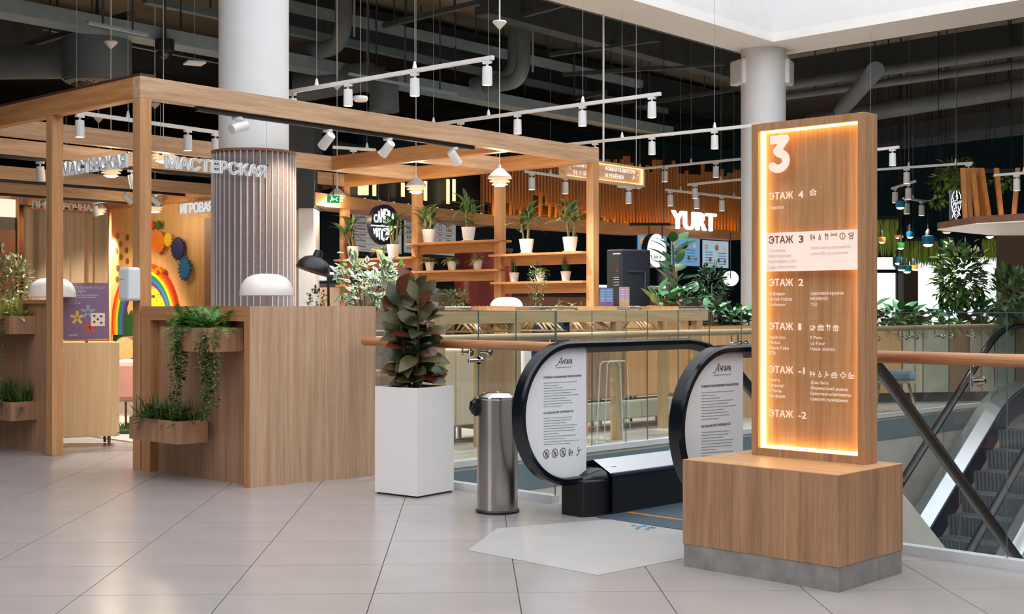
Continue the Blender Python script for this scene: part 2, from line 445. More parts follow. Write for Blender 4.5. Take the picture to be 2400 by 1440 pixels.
# ================================================================= materials of the shell
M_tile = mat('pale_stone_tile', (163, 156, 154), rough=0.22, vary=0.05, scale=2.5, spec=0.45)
M_joint = mat('tile_joint', (128, 122, 118), rough=0.7)
def tiled(name, rgb, size):
    m = bpy.data.materials.new(name); m.use_nodes = True; nt = m.node_tree; b = nt.nodes['Principled BSDF']
    geo = nt.nodes.new('ShaderNodeNewGeometry'); mp = nt.nodes.new('ShaderNodeMapping'); mp.inputs['Rotation'].default_value = (0, 0, 0.033)
    br = nt.nodes.new('ShaderNodeTexBrick'); br.offset = 0; br.inputs['Scale'].default_value = 1.0
    br.inputs['Brick Width'].default_value = size; br.inputs['Row Height'].default_value = size
    br.inputs['Mortar Size'].default_value = 0.003
    c = lin(rgb); br.inputs['Color1'].default_value = c + (1,); br.inputs['Color2'].default_value = tuple(v * .95 for v in c) + (1,)
    br.inputs['Mortar'].default_value = tuple(v * .55 for v in c) + (1,)
    nt.links.new(geo.outputs['Position'], mp.inputs['Vector']); nt.links.new(mp.outputs['Vector'], br.inputs['Vector'])
    nt.links.new(br.outputs['Color'], b.inputs['Base Color']); b.inputs['Roughness'].default_value = 0.25
    return m
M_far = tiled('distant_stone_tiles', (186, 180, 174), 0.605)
M_white = mat('white_paint', (232, 231, 232), rough=0.55, vary=0.02)
M_white_metal = mat('white_powder_coat', (228, 228, 228), rough=0.4, vary=0.02)
M_soffit = mat('white_plaster_soffit', (244, 240, 238), rough=0.8, vary=0.02)
M_slab = mat('grey_brown_ceiling_slab', (146, 136, 120), rough=0.9, vary=0.2, scale=1.2)
M_duct = mat('dark_grey_duct', (92, 102, 108), rough=0.6, vary=0.12, scale=3)
M_beamd = mat('black_painted_steel', (58, 64, 68), rough=0.7, vary=0.15)
M_tray = mat('blue_grey_cable_tray', (124, 142, 150), rough=0.55, vary=0.1)
M_wall = mat('dark_petrol_wall', (52, 88, 104), rough=0.8)
M_wallg = mat('grey_wall', (150, 148, 146), rough=0.85)
M_black = mat('black_rubber', (11, 16, 25), rough=0.16, vary=0.05)
M_blackm = mat('black_metal', (16, 18, 22), rough=0.45)
M_steel = mat('brushed_steel', (178, 172, 166), rough=0.24, metal=1.0, vary=0.08, scale=3)
M_chrome = mat('polished_steel', (205, 205, 205), rough=0.12, metal=1.0)
M_glass = clear('balustrade_glass', (0.93, 0.955, 0.95), gloss=0.75)
M_glassedge = mat('green_glass_edge', (84, 104, 106), rough=0.15)
M_acryl = clear('clear_acrylic', (0.95, 0.97, 0.97), gloss=0.8)
M_bluedark = mat('dark_blue_enamel', (22, 36, 58), rough=0.3)

# ================================================================= floor
Lg, Rw = 13.2, 11.5
fl = MB().prism([VP(-40, 0), VP(30, 0), VP(30, -30), VP(-40, -30)], -0.7, -0.012)
floor = fl.build('floor', M_joint, None, kind='structure')
tag(floor, 'pale stone tile floor of the mall')
ta = V2(-0.033, 1).normalized(); tb = V2(ta.y, -ta.x); T0 = V2(-1.204, 6.0); TS = 0.605
def clip(poly, q, n):                       # keep the side where (p-q).n <= 0
    out = []
    for i, p in enumerate(poly):
        a = (p - q).dot(n); p2 = poly[(i + 1) % len(poly)]; b = (p2 - q).dot(n)
        if a <= 0: out.append(p)
        if (a < 0) != (b < 0) and abs(a - b) > 1e-9: out.append(p + (p2 - p) * (a / (a - b)))
    return out
NG = V2(-R_.y, R_.x)
if NG.dot(G_) < 0: NG = -NG
g4 = 0.0022
whole = None
for i in range(-12, 14):
    for j in range(-3, 10):
        o = T0 + tb * (i * TS) + ta * (j * TS); c = o + (ta + tb) * TS / 2
        if c.y < 4.0 or c.y > 11.6 or abs(c.x / c.y) > 0.395 + 0.45 / c.y: continue
        if (c - K_).dot(NG) > 0.5: continue
        pl = [o + tb * g4 + ta * g4, o + tb * (TS - g4) + ta * g4, o + tb * (TS - g4) + ta * (TS - g4), o + tb * g4 + ta * (TS - g4)]
        cl = clip(pl, K_ - NG * 0.02, NG)
        if len(cl) < 3: continue
        if len(cl) == 4 and all((a - b).length < 1e-6 for a, b in zip(cl, pl)):
            if whole is None:
                t = MB().prism([p - c for p in pl], -0.012, 0).build('floor_tile', M_tile, None)
                whole = t.data
                for v in whole.vertices: v.co += t.location
                bpy.data.objects.remove(t)
            t = bpy.data.objects.new('floor_tile', whole); COL.objects.link(t); t.parent = floor
            t.location = xy(c, 0) - floor.location
        else:
            MB().prism(cl, -0.012, 0).build('floor_tile', M_tile, floor)
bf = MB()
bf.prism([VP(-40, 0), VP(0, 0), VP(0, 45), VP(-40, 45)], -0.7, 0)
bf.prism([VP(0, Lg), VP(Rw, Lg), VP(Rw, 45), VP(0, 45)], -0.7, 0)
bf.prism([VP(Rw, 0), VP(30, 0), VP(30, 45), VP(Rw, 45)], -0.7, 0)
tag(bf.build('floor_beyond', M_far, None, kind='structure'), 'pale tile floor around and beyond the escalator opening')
tag(MB().prism([VP(-8, -12), VP(20, -12), VP(20, 24), VP(-8, 24)], -4.8, -4.6).build('floor_below', mat('pale_lower_floor', (214, 206, 196), rough=0.35), None, kind='structure'),
    'pale floor of the storey below, seen down the opening')
fm = MB()
fm.prism([VP(-0.012, 0.02), VP(0.0, 0.02), VP(0.0, Lg), VP(-0.012, Lg)], -1.5, -0.001)
fm.v = [v + xy(R_ * 0.012, 0) for v in fm.v]
sb_ = MB().prism([VP(0.004, 0.02), VP(0.018, 0.02), VP(0.018, Lg), VP(0.004, Lg)], -.24, -.03)
tag(sb_.build('trim_6', mat('slate_blue_band', (112, 130, 140), rough=.4), None, kind='structure'), 'slate blue band along the slab edge under the far railing')
tag(fm.build('trim_1', mat('pale_fascia', (206, 198, 190), rough=0.5), None, kind='structure'), 'pale fascia of the slab edge below the far glass railing')
tag(MB().prism([VP(1.0, Lg - 0.02), VP(Rw, Lg - 0.02), VP(Rw, Lg - 0.005), VP(1.0, Lg - 0.005)], -1.5, -0.001).build('trim_2', MATS['pale_fascia'], None, kind='structure'), 'pale fascia at the far end of the opening')
# pale film laid in front of the escalator
fp = [V2(*G(x, y)[:2]) for x, y in ((1097, 1291), (1400, 1350), (1660, 1299), (1660, 1232), (1600, 1225), (1470, 1216), (1381, 1222), (1165, 1240))]
film = MB().prism(fp, 0.0005, 0.002).build('floor_film', mat('worn_white_film', (178, 174, 173), rough=0.35, vary=0.05, scale=5), None,
     label='worn pale film stuck on the tiles before the escalator entry', cat='floor film')
bm_ = MB()
for k, (x, y) in enumerate(((1480, 1236), (1492, 1239), (1504, 1237), (1518, 1240), (1488, 1243), (1512, 1244), (1527, 1241))):
    a = G(x, y); bm_.box((a.x, a.y), (0.026, 0.004), (0.005, 0.05), 0.0021, 0.0026)
bm_.build('blue_print', mat('faded_blue_print', (84, 122, 148)), film)

# ================================================================= ceiling with the skylight opening
CZ = 4.75
def CE(px, py, z=CZ): return G(px, py, z)
Ci = V2(*CE(1812, 98)[:2]); Co = V2(*CE(1785, 138)[:2])
bL = (Co - V2(*CE(1284, 0)[:2])).normalized(); aR = (Co - V2(*CE(2400, 40)[:2])).normalized()
NB_, NA_ = 22.0, 15.0                       # length of the opening along the two rims
def strip(p, q, d, n): return [p, p - d * n, q - d * n, q]
DZ = 5.75
s1 = MB().prism(strip(Co, Ci, bL, NB_), CZ, CZ + 0.12).build('trim_3', M_soffit, None, kind='structure'); tag(s1, 'white soffit band on the left rim of the skylight')
s2 = MB().prism(strip(Co, Ci, aR, NA_), CZ, CZ + 0.12).build('trim_4', M_soffit, None, kind='structure'); tag(s2, 'white soffit band on the right rim of the skylight')
perpL = V2(-bL.y, bL.x); perpR = V2(aR.y, -aR.x)
if perpL.dot(aR) < 0: perpL = -perpL
if perpR.dot(bL) < 0: perpR = -perpR
u1 = MB().prism([Ci, Ci - bL * NB_, Ci - bL * NB_ + perpL * 0.1, Ci + perpL * 0.1], CZ + 0.12, 8.2).build('wall_skylight_left', M_white, None, kind='structure'); tag(u1, 'white upstand on the left of the skylight')
u2 = MB().prism([Ci, Ci - aR * NA_, Ci - aR * NA_ + perpR * 0.1, Ci + perpR * 0.1], CZ + 0.12, 8.2).build('wall_skylight_right', M_white, None, kind='structure'); tag(u2, 'white upstand on the right of the skylight')
ce = MB()
ce.prism([Co, Co - bL * 30, Co - bL * 30 + aR * 40, Co + aR * 40 + bL * 30, Co + bL * 30], DZ, DZ + 0.3)
ce.prism([Co, Co + bL * 30, Co + bL * 30 - aR * 30, Co - aR * 30], DZ, DZ + 0.3)
ce.prism([Co - bL * NB_, Co - bL * 34, Co - bL * 34 - aR * 34, Co - bL * NB_ - aR * 34], DZ, DZ + 0.3)
ce.prism([Co - aR * NA_, Co - aR * 34, Co - aR * 34 - bL * NB_, Co - aR * NA_ - bL * NB_], DZ, DZ + 0.3)
tag(ce.build('ceiling', M_slab, None, kind='structure'), 'dark open ceiling slab above the shops')
fr_ = MB()
fr_.prism([Co, Co - bL * NB_, Co - bL * NB_ + perpL * 0.06, Co + perpL * 0.06], CZ, DZ)
fr_.prism([Co, Co - aR * NA_, Co - aR * NA_ + perpR * 0.06, Co + perpR * 0.06], CZ, DZ)
un_ = MB()
un_.prism([Co - bL * NB_, Co - bL * (NB_ + .1), Co - bL * (NB_ + .1) - aR * NA_, Co - bL * NB_ - aR * NA_], CZ, 8.2)
un_.prism([Co - aR * NA_, Co - aR * (NA_ + .1), Co - aR * (NA_ + .1) - bL * NB_, Co - aR * NA_ - bL * NB_], CZ, 8.2)
tag(un_.build('wall_skylight_near', M_white, None, kind='structure'), 'white upstands on the near sides of the skylight')
tag(fr_.build('trim_5', M_beamd, None, kind='structure'), 'black back of the skylight rim')

# outer walls, far window on the right
def wallq(name, a, b, z0, z1, m, label):
    d = (V2(*b) - V2(*a)).normalized(); n = V2(-d.y, d.x) * 0.15
    return tag(MB().prism([V2(*a), V2(*b), V2(*b) + n, V2(*a) + n], z0, z1).build(name, m, None, kind='structure'), label)
wallq('wall_left', (-15, -4), (-15, 36), -5, 6, M_wallg, 'grey wall far to the left')
wallq('wall_right', (24, -8), (24, 36), -5, 6, M_wallg, 'grey wall far to the right')
wallq('wall_rear', (-15, -12), (24, -12), -5, 6, M_wallg, 'grey wall behind the viewer')
WZ = 34.0
def bx(px): return (px - CX) / F * WZ
wallq('wall_back_left', (-15, WZ), (bx(2030), WZ), -5, 6, M_wall, 'dark petrol back wall behind the cafes')
wallq('wall_back_right', (bx(2352), WZ), (24, WZ), -5, 6, M_wall, 'dark petrol back wall right of the windows')
wallq('wall_back_header', (bx(2030), WZ), (bx(2352), WZ), zat(598, WZ), 6, M_wall, 'dark petrol wall above the windows')
wallq('wall_back_sill', (bx(2030), WZ), (bx(2352), WZ), -5, 0.35, M_wall, 'low wall below the windows')
M_frame = mat('dark_window_frame', (52, 58, 64), rough=0.5)
wins = [(2030, 2104), (2138, 2206), (2210, 2352)]
for k, (x0, x1) in enumerate(wins):
    wt = thing('window_%d' % (k + 1), 'bright daylight window of the far wall', None, (bx((x0 + x1) / 2), WZ + 0.07, 0.35), kind='structure')
    b = MB(); zt = zat(598, WZ)
    for xx in (x0, x1): b.box((bx(xx) - 0.03, WZ + 0.02), (0.06, 0), (0, 0.1), 0.35, zt)
    b.box((bx(x0), WZ + 0.02), (bx(x1) - bx(x0), 0), (0, 0.1), zt - 0.06, zt)
    b.build('frame', M_frame, wt)
    if k != 1: MB().box((bx(2030 if k == 0 else 2190), WZ + 0.0), (bx(2110 if k == 0 else 2222) - bx(2030 if k == 0 else 2190), 0), (0, 0.08), zat(640, WZ), zat(632, WZ)).build('rail', M_frame, wt)
    MB().box((bx(x0), WZ + 0.06), (bx(x1) - bx(x0), 0), (0, 0.01), 0.35, zt).build('pane', M_acryl, wt)
tag(MB().box((bx(2104), WZ - 0.5), (bx(2138) - bx(2104), 0), (0, 0.5), 0, zat(636, WZ)).build('wall_pier', mat('beige_pier', (168, 158, 146), rough=0.8), None, kind='structure'), 'beige pier between the far windows')

# ================================================================= columns
def column(px, Z, r, z1, name, label):
    c = P(px, 0, Z); c.z = 0
    t = thing(name, label, 'column', c)
    MB().lathe(c, [(0, 0), (r, 0), (r, z1), (0, z1)], 48).build('shaft', mat('white_column_paint', (222, 222, 224), rough=.5, vary=.02), t, smooth=True)
    return t, c
col1, c1 = column(595, 11.56, 0.308, 5.75, 'round_column', 'thick white round column wrapped in grey ribbed felt inside the pergola')
fe = MB(); n = 168; r0 = 0.350; zf = zat(352, 11.56 - 0.36)
prof = []
for k in range(n):
    a = 2 * math.pi * k / n; rr = r0 + (0.0, .004, .009, .016)[k % 4]; prof.append(V2(c1.x + rr * math.cos(a), c1.y + rr * math.sin(a)))
fe.prism(prof, 0.02, zf)
fe.build('felt_wrap', mat('grey_mauve_felt', (134, 124, 126), rough=0.95, vary=0.12, scale=60, bump=0.3), col1, smooth=False)
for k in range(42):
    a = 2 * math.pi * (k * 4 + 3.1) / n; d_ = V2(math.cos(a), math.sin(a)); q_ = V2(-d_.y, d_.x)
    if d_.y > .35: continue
    MB().box(V2(c1.x, c1.y) + d_ * (r0 + .012) - q_ * .003, d_ * .011, q_ * .006, 0.02, zf).build('pleat_edge', mat('felt_edge_catchlight', (206, 194, 192), rough=.95), col1)  # fold edges coloured paler, as if catching the light
MB().lathe(c1, [(r0 - 0.04, zf), (r0 + 0.024, zf), (r0 + 0.024, zf + 0.022), (r0 - 0.04, zf + 0.022)], 48).build('wood_ring', mat('brown_wood_ring', (128, 84, 58)), col1, smooth=True)
col2, c2 = column(1789, 18.0, 0.308, CZ, 'round_column', 'slim-looking bare white round column under the skylight corner')
for sx, lab in ((-1, 'flat white loudspeaker on the left flank of the bare column'), (1, 'flat white loudspeaker on the right flank of the bare column')):
    p = P(1734 if sx < 0 else 1845, 170, 18.0)
    t = thing('wall_speaker', lab, 'speaker', (p.x, p.y, p.z - 0.2))
    tilt = xy(V2(1, -0.45 * sx).normalized(), 0); dep = Vector((tilt.y, -tilt.x, 0)) * (-1)
    MB().obox(p, tilt * 0.06, dep * 0.16, (0, 0, 0.17)).build('cabinet', M_white_metal, t, bevel=0.02)
    MB().obox(p + tilt * 0.062 * sx, tilt * 0.004, dep * 0.14, (0, 0, 0.15)).build('grille', mat('pale_grille', (206, 208, 208), rough=0.7), t, bevel=0.003)
    if sx > 0:
        MB().tube([p + Vector((0, 0, .17)), p + Vector((-0.02, 0, .26)), p + Vector((-.02, 0.05, .33)), p + Vector((.03, 0.1, .36))], 0.018, 8).build('cable', M_white_metal, t, smooth=True)

# ================================================================= glass railings
M_rail = wood('handrail_beech', (150, 92, 58), (206, 150, 108), angR, 'h', rough=0.35)
M_railF = wood('handrail_glass_veil', (168, 140, 108), (214, 190, 158), angG, 'h', rough=0.35)  # same beech, colour lightened for the veil of glass before it
M_curb = mat('white_glass_channel', (212, 214, 218), rough=0.4)
def railing(name, label, p0, d, n, joints, L0, L1, zt, mrail, brackets, side, rail_ext=(0, 0)):
    """p0 + d*t, joints: list of t where panes meet; n: unit plan vector towards the handrail side"""
    base = xy(p0 + d * ((L0 + L1) / 2), 0); t = thing(name, label, 'railing', base)
    js = [L0] + joints + [L1]
    for a, b in zip(js[:-1], js[1:]):
        q = p0 + d * (a + 0.002); g = MB().box(q, d * (b - a - 0.004), n * 0.001, 0.02, zt).build('glass_pane', M_glass, t)
        e = MB()
        e.box(q - n * 0.006, d * (b - a - 0.004), n * 0.012, zt, zt + 0.004)
        e.box(p0 + d * (b - 0.005) - n * 0.004, d * 0.003, n * 0.008, 0.02, zt)
        e.build('pane_edge', M_glassedge, g)
    MB().box(p0 + d * L0 - n * 0.03, d * (L1 - L0), n * 0.06, 0.0, 0.045).build('floor_channel', M_curb, t)
    hz = 0.955; off = n * 0.10
    a, b = p0 + d * (L0 + rail_ext[0]) + off, p0 + d * (L1 + rail_ext[1]) + off
    MB().tube([xy(a, hz), xy(b, hz)], 0.030, 20).build('handrail', mrail, t, smooth=True)
    for x in brackets:
        q = p0 + d * x
        br = MB().cyl(xy(q - n * 0.012, hz - 0.105), xy(q + n * 0.105, hz - 0.105), 0.013, 14)
        br.tube([xy(q + off, hz - 0.125), xy(q + off, hz - 0.02)], 0.007, 8)
        br.build('bracket', M_chrome, t, smooth=True)
        MB().cyl(xy(q + n * 0.002, hz - 0.105), xy(q + n * 0.02, hz - 0.105), 0.026, 18).build('clamp_disc', M_chrome, t, smooth=True)
    return t
def rt(px): return onl(px, K_, R_)[1]
def gt(px): return onl(px, K_, G_)[1]
NR = -NG
NF = V2(-G_.y, G_.x)                        # away from the opening on the far side
railing('glass_railing', 'short glass railing with beech handrail between white planter and escalator', K_, R_, NR, [rt(1122)], 0.05, 1.72, 1.168, M_rail, [rt(1122) + 0.02], 0, (-0.05, 0.18))
railing('glass_railing', 'long glass railing with beech handrail beside the floor directory', K_, R_, NR, [rt(2362)], rt(1850), 8.5, 1.168, M_rail, [rt(2300), rt(2400) + 0.05], 0)
railing('glass_railing', 'glass railing with beech handrail paled by glass on the far side of the escalators', K_, G_, NF, [gt(x) for x in (1122, 1210, 1305, 1388, 1468, 1518, 1590, 1663, 1738, 1810, 1900, 1980, 2145, 2224, 2300)], 0.05, 12.6, 1.160, M_railF,
        [gt(x) for x in (1105, 1150, 1310, 1470, 1500, 1590, 1735, 1750, 2060, 2125, 2150, 2210, 2235, 2285)], 0)

# ================================================================= escalators
M_deck = mat('bright_steel_deck', (206, 208, 212), rough=0.22, metal=0.85, vary=0.03)
M_step = mat('grey_step_metal', (104, 110, 118), rough=0.45, metal=0.4)
M_clad = mat('pale_cladding', (214, 208, 202), rough=0.45)
SL1, SL2 = 0.75, 0.70
def zh1(t):
    t0, l = 0.70, 0.6
    if t < t0: return 0.976
    if t < t0 + l: return 0.976 - SL1 * (t - t0) ** 2 / (2 * l)
    return 0.976 - SL1 * l / 2 - SL1 * (t - t0 - l)
def zh2(t):
    t1, l = 9.4, 0.8
    if t > t1: return 0.98
    if t > t1 - l: return 0.98 - SL2 * (t1 - t) ** 2 / (2 * l)
    return 0.98 - SL2 * l / 2 - SL2 * (t1 - l - t)
def fr(a, b, n): return [a + (b - a) * i / n for i in range(n + 1)]
def escalator(name, label, rl, rr, zh, g0, g1, newel, panes, stepf, inner_black):
    """newel: (g centre, direction) of the rounded end at floor level"""
    t = thing(name, label, 'escalator', VO((rl + rr) / 2, g0 if newel[1] < 0 else g1, 0)); S = xy(R_, 0)
    rad = 0.385
    sect = [(-.042, -.012), (-.042, .012), (-.03, .024), (.03, .024), (.042, .012), (.042, -.012), (.026, -.02), (-.026, -.02)]
    for r, sgn in ((rl, 1), (rr, -1)):
        arc = []
        for i in range(41):
            a = math.pi * i / 40
            arc.append((newel[0] + newel[1] * rad * math.sin(a), 0.976 - rad + rad * -math.cos(a)))
        low = [(newel[0] - newel[1] * 0.25, 0.976 - 2 * rad - 0.002)]
        if newel[1] < 0:
            line = [(g, zh(g)) for g in fr(newel[0], g1, 70)][1:]
            path = low + arc + line
        else:
            line = [(g, zh(g)) for g in fr(newel[0], g0, 70)][1:]
            path = low + arc + line
        MB().sweep([VO(r, g, z) for g, z in path], sect, S).build('handrail', M_black, t, smooth=True)
        # glass or printed panels below the handrail
        for a, b in zip(panes[:-1], panes[1:]):
            gs = fr(a + .004, b - .004, max(4, int((b - a) / 0.12))); m = MB()
            for x0, x1 in zip(gs[:-1], gs[1:]):
                m.add([VO(r, x0, zh(x0) - .70), VO(r, x1, zh(x1) - .70), VO(r, x1, zh(x1) - .015), VO(r, x0, zh(x0) - .015)], [(0, 1, 2, 3)])
            m.build('glass_pane', M_glass, t)
            ed = MB().bar(VO(r, b, zh(b) - .70), VO(r, b, zh(b) - .02), 0.006); ed.build('pane_edge', M_glassedge, t)
        # rail profile under the handrail
        gs = fr(panes[0], panes[-1], 60)
        MB().sweep([VO(r, g, zh(g) - .033) for g in gs], [(-.012, -.012), (-.012, .012), (.012, .012), (.012, -.012)], S).build('rail_profile', M_steel, t)
        # inner deck, skirt, outer deck
        gs = fr(g0 if newel[1] > 0 else -0.12, g1 if newel[1] < 0 else newel[0], 64)
        sg = sgn
        md = MB(); sk = MB(); cl = MB()
        for x0, x1 in zip(gs[:-1], gs[1:]):
            a0, a1 = zh(x0) - .70, zh(x1) - .70
            w = 0.145 * sg
            md.quad(VO(r, x0, a0 + .03), VO(r, x1, a1 + .03), VO(r + w, x1, a1 - .045), VO(r + w, x0, a0 - .045))
            md.quad(VO(r, x0, a0 + .03), VO(r, x1, a1 + .03), VO(r - w * .9, x1, a1 - .005), VO(r - w * .9, x0, a0 - .005))
            sk.quad(VO(r + w, x0, a0 - .045), VO(r + w, x1, a1 - .045), VO(r + w, x1, a1 - .33), VO(r + w, x0, a0 - .33))
            cl.quad(VO(r - w * .9, x0, a0 - .005), VO(r - w * .9, x1, a1 - .005), VO(r - w * .9, x1, a1 - 1.05), VO(r - w * .9, x0, a0 - 1.05))
        md.build('deck', M_deck, t, smooth=True); sk.build('skirt', M_blackm if inner_black else M_bluedark, t)
        cl.build('cladding', M_clad, t)
        tb_ = MB(); lip = [VO(r + 0.145 * sg, g, zh(g) - .745) for g in gs]
        tb_.tube(lip, 0.012, 8); tb_.build('skirt_trim', M_bluedark, t, smooth=True)
    # steps: ribbed riser and tread, one shared mesh
    w = (rr - rl) - 0.30; nr = 36; sm = None
    run, rise = stepf['run'], stepf['run'] * stepf['slope']
    for k in range(stepf['n']):
        g = stepf['g'] + k * run; z = zh(g) - 0.91
        if sm is None:
            m = MB(); x0 = rl + 0.15
            vs = []; fs = []
            for i in range(nr + 1):
                dd = 0.008 if i % 2 else 0.0
                p = x0 + w * i / nr
                vs += [VO(p, g + dd + 0.02 * stepf['face'], z - rise), VO(p, g + dd, z - 0.01), VO(p, g + dd, z)]
            for i in range(nr):
                a = i * 3; fs += [(a, a + 1, a + 4, a + 3), (a + 1, a + 2, a + 5, a + 4)]
            m.add(vs, fs)
            m.quad(VO(x0, g, z), VO(x0 + w, g, z), VO(x0 + w, g + run * stepf['face'], z), VO(x0, g + run * stepf['face'], z))
            o = m.build('step', M_step, t); sm = o.data; gz = (g, z)
        else:
            o = bpy.data.objects.new('step', sm); COL.objects.link(o); o.parent = t
            o.location = xy(G_ * (g - gz[0]), z - gz[1])
    return t
esc1 = escalator('escalator', 'escalator going down, with two printed white newel panels facing the tiles', 2.13, 3.21, zh1, -0.1, 7.2, (-0.345, -1),
                 [-0.19, 1.0, 2.2, 3.4, 4.6, 5.8, 7.0], {'g': 1.6, 'run': 0.30, 'n': 12, 'slope': SL1, 'face': 1}, True)
esc2 = escalator('escalator', 'escalator with grey ribbed steps rising between steel decks behind the far glass', 0.35, 1.43, zh2, 2.2, 9.9, (10.2, 1),
                 [2.2, 3.6, 5.0, 6.3, 7.6, 8.9, 10.1], {'g': 3.2, 'run': 0.30, 'n': 19, 'slope': SL2, 'face': 1}, False)
# landing, black newel skirts, printed newel panels of the near escalator
MB().box(VP(2.27, -0.25), R_ * 0.80, G_ * 1.9, 0.0, 0.006).build('landing_plate', mat('ribbed_landing', (92, 108, 122), rough=0.4, metal=0.5), esc1)
MB().box(VP(2.29, -0.02), R_ * 0.76, G_ * 0.03, 0.006, 0.0075).build('warning_stripe', mat('orange_stripe', (190, 120, 40)), esc1)
for r, s in ((2.13, 1), (3.21, -1)):
    b = MB(); w = 0.115
    b.prism([VP(r - w, -0.22), VP(r - w + .03, -0.30), VP(r + w - .03, -0.30), VP(r + w, -0.22), VP(r + w, 1.15), VP(r - w, 1.15)], 0.0, 0.205)
    b.build('newel_base', M_blackm, esc1, bevel=0.008)
    cp = MB()
    secs = []; ns = 10
    for f in fr(0, 1, 8):
        g = -0.285 + .275 * f; k_ = math.sin(math.pi / 2 * min(1, .12 + f * 1.1)); ww = .13 * k_; hh = .085 * k_
        secs.append([VO(r + ww * math.cos(math.pi * i / ns), g, 0.195 + hh * math.sin(math.pi * i / ns) ** .8) for i in range(ns + 1)])
    n_ = ns + 1
    cp.add([p for s_ in secs for p in s_], [(a * n_ + i, a * n_ + i + 1, (a + 1) * n_ + i + 1, (a + 1) * n_ + i) for a in range(len(secs) - 1) for i in range(ns)] + [tuple(range(n_)), tuple((len(secs) - 1) * n_ + i for i in range(n_ - 1, -1, -1))])
    cp.build('deck_nose', M_black, esc1, smooth=True)
    MB().box(VP(r + 0.118 * s - .006, 0.3), R_ * 0.012, G_ * 1.4, 0.07, 0.095).build('brush_guard', M_bluedark, esc1)
    # printed panel: half disc plus strip
    pts = []
    rad = 0.372
    for i in range(49):
        a = math.pi * i / 48; pts.append((-0.345 - rad * math.sin(a), 0.591 - rad * math.cos(a)))
    pts += [(-0.19, 0.965), (-0.19, 0.219)]
    th = 0.008; n = len(pts); m = MB()
    m.add([VO(r - th, g, z) for g, z in pts] + [VO(r + th, g, z) for g, z in pts],
          [tuple(range(n)), tuple(range(2 * n - 1, n - 1, -1))] + [(i, n + i, n + (i + 1) % n, (i + 1) % n) for i in range(n)])
    pn = m.build('newel_panel', mat('white_printed_panel', (236, 236, 240), rough=0.4, vary=0.01), esc1)
    pl = Plane(VP(r, 0), G_, th)
    dx = 0 if s > 0 else 367.5
    M_ink = mat('dark_print', (44, 48, 58)); M_grey = mat('grey_print', (150, 152, 158))
    def yy(y): return y if s > 0 else 718 + (y - 718) * 1.125 + 0.0
    def xx(x):
        q, tt = onl(x, VP(2.13, 0) + Plane(VP(2.13, 0), G_, th).n * th, G_)
        return x if s > 0 else pxof(VP(3.21, 0) + pl.n * th + G_ * tt)
    kk = 1.0 if s > 0 else 1.125
    write(pn, pl, 'НГАРА', xx(1317.5), yy(854), 11 * kk, M_ink, wpx=23 * kk, bold=0.012, depth=0.0006, shear=0.3, name='brand_lettering')
    lg = MB()
    for a, b2 in (((1302, 858), (1307, 855)), ((1307, 855), (1316.5, 837)), ((1316.5, 837), (1315, 855)), ((1309, 850), (1316, 849))):
        p0 = pl.at(xx(a[0]), yy(a[1])); p1 = pl.at(xx(b2[0]), yy(b2[1])); lg.bar(p0, p1, 0.003, 0.003)
    lg.build('brand_mark', M_ink, pn)
    write(pn, pl, 'районный центр', xx(1303), yy(863.5), 3.6 * kk, M_grey, wpx=36 * kk, depth=0.0006, shear=0.2)
    write(pn, pl, 'ПРАВИЛА ПОЛЬЗОВАНИЯ ЭСКАЛАТОРОМ', xx(1274), yy(888), 4.8 * kk, M_ink, wpx=xx(1362) - xx(1274), bold=0.006, depth=0.0006)
    write(pn, pl, 'НА ЭСКАЛАТОРЕ ЗАПРЕЩАЕТСЯ', xx(1274), yy(971.5), 4.8 * kk, M_ink, wpx=xx(1343) - xx(1274), bold=0.006, depth=0.0006)
    ln = MB(); rnd = random.Random(3)
    for y0, lens in ((899, (78, 35, 45, 76, 64, 82, 53, 64, 67, 42)), (981.5, (67, 67, 52, 78, 74, 74, 34, 76, 50, 84, 62))):
        for q, l in enumerate(lens):
            y = y0 + q * 6.15; x = 1274.0; e = 1274 + l
            while x < e - 2:
                wd = min(rnd.uniform(6, 20), e - x)
                yb = y - (x - 1274) * 0.06
                h0, h1 = yy(yb - 0.9), yy(yb + 0.7)
                a_, b_ = pl.at(xx(x), h1), pl.at(xx(x + wd), h1 - wd * 0.05)
                hh = (h1 - h0) * a_.y / F; n3 = xy(pl.n, 0) * 0.0007
                ln.add([a_ + n3, b_ + n3, b_ + n3 + Vector((0, 0, hh)), a_ + n3 + Vector((0, 0, hh))], [(0, 1, 2, 3)])
                x += wd + .9
    ln.build('rule_lines', M_grey, pn, kind='stuff')
    if s > 0:
        for q, (kd, x, wd) in enumerate((('noentry', 1273, 14), ('noentry', 1293, 14), ('noentry', 1312, 14), ('family', 1331, 12), ('ride', 1350, 12))):
            ic = MB(); icon(ic, pl, kd, x, 1076 - q * 2.0, wd, 21, 0.07); ic.build('pictogram', M_ink, pn)
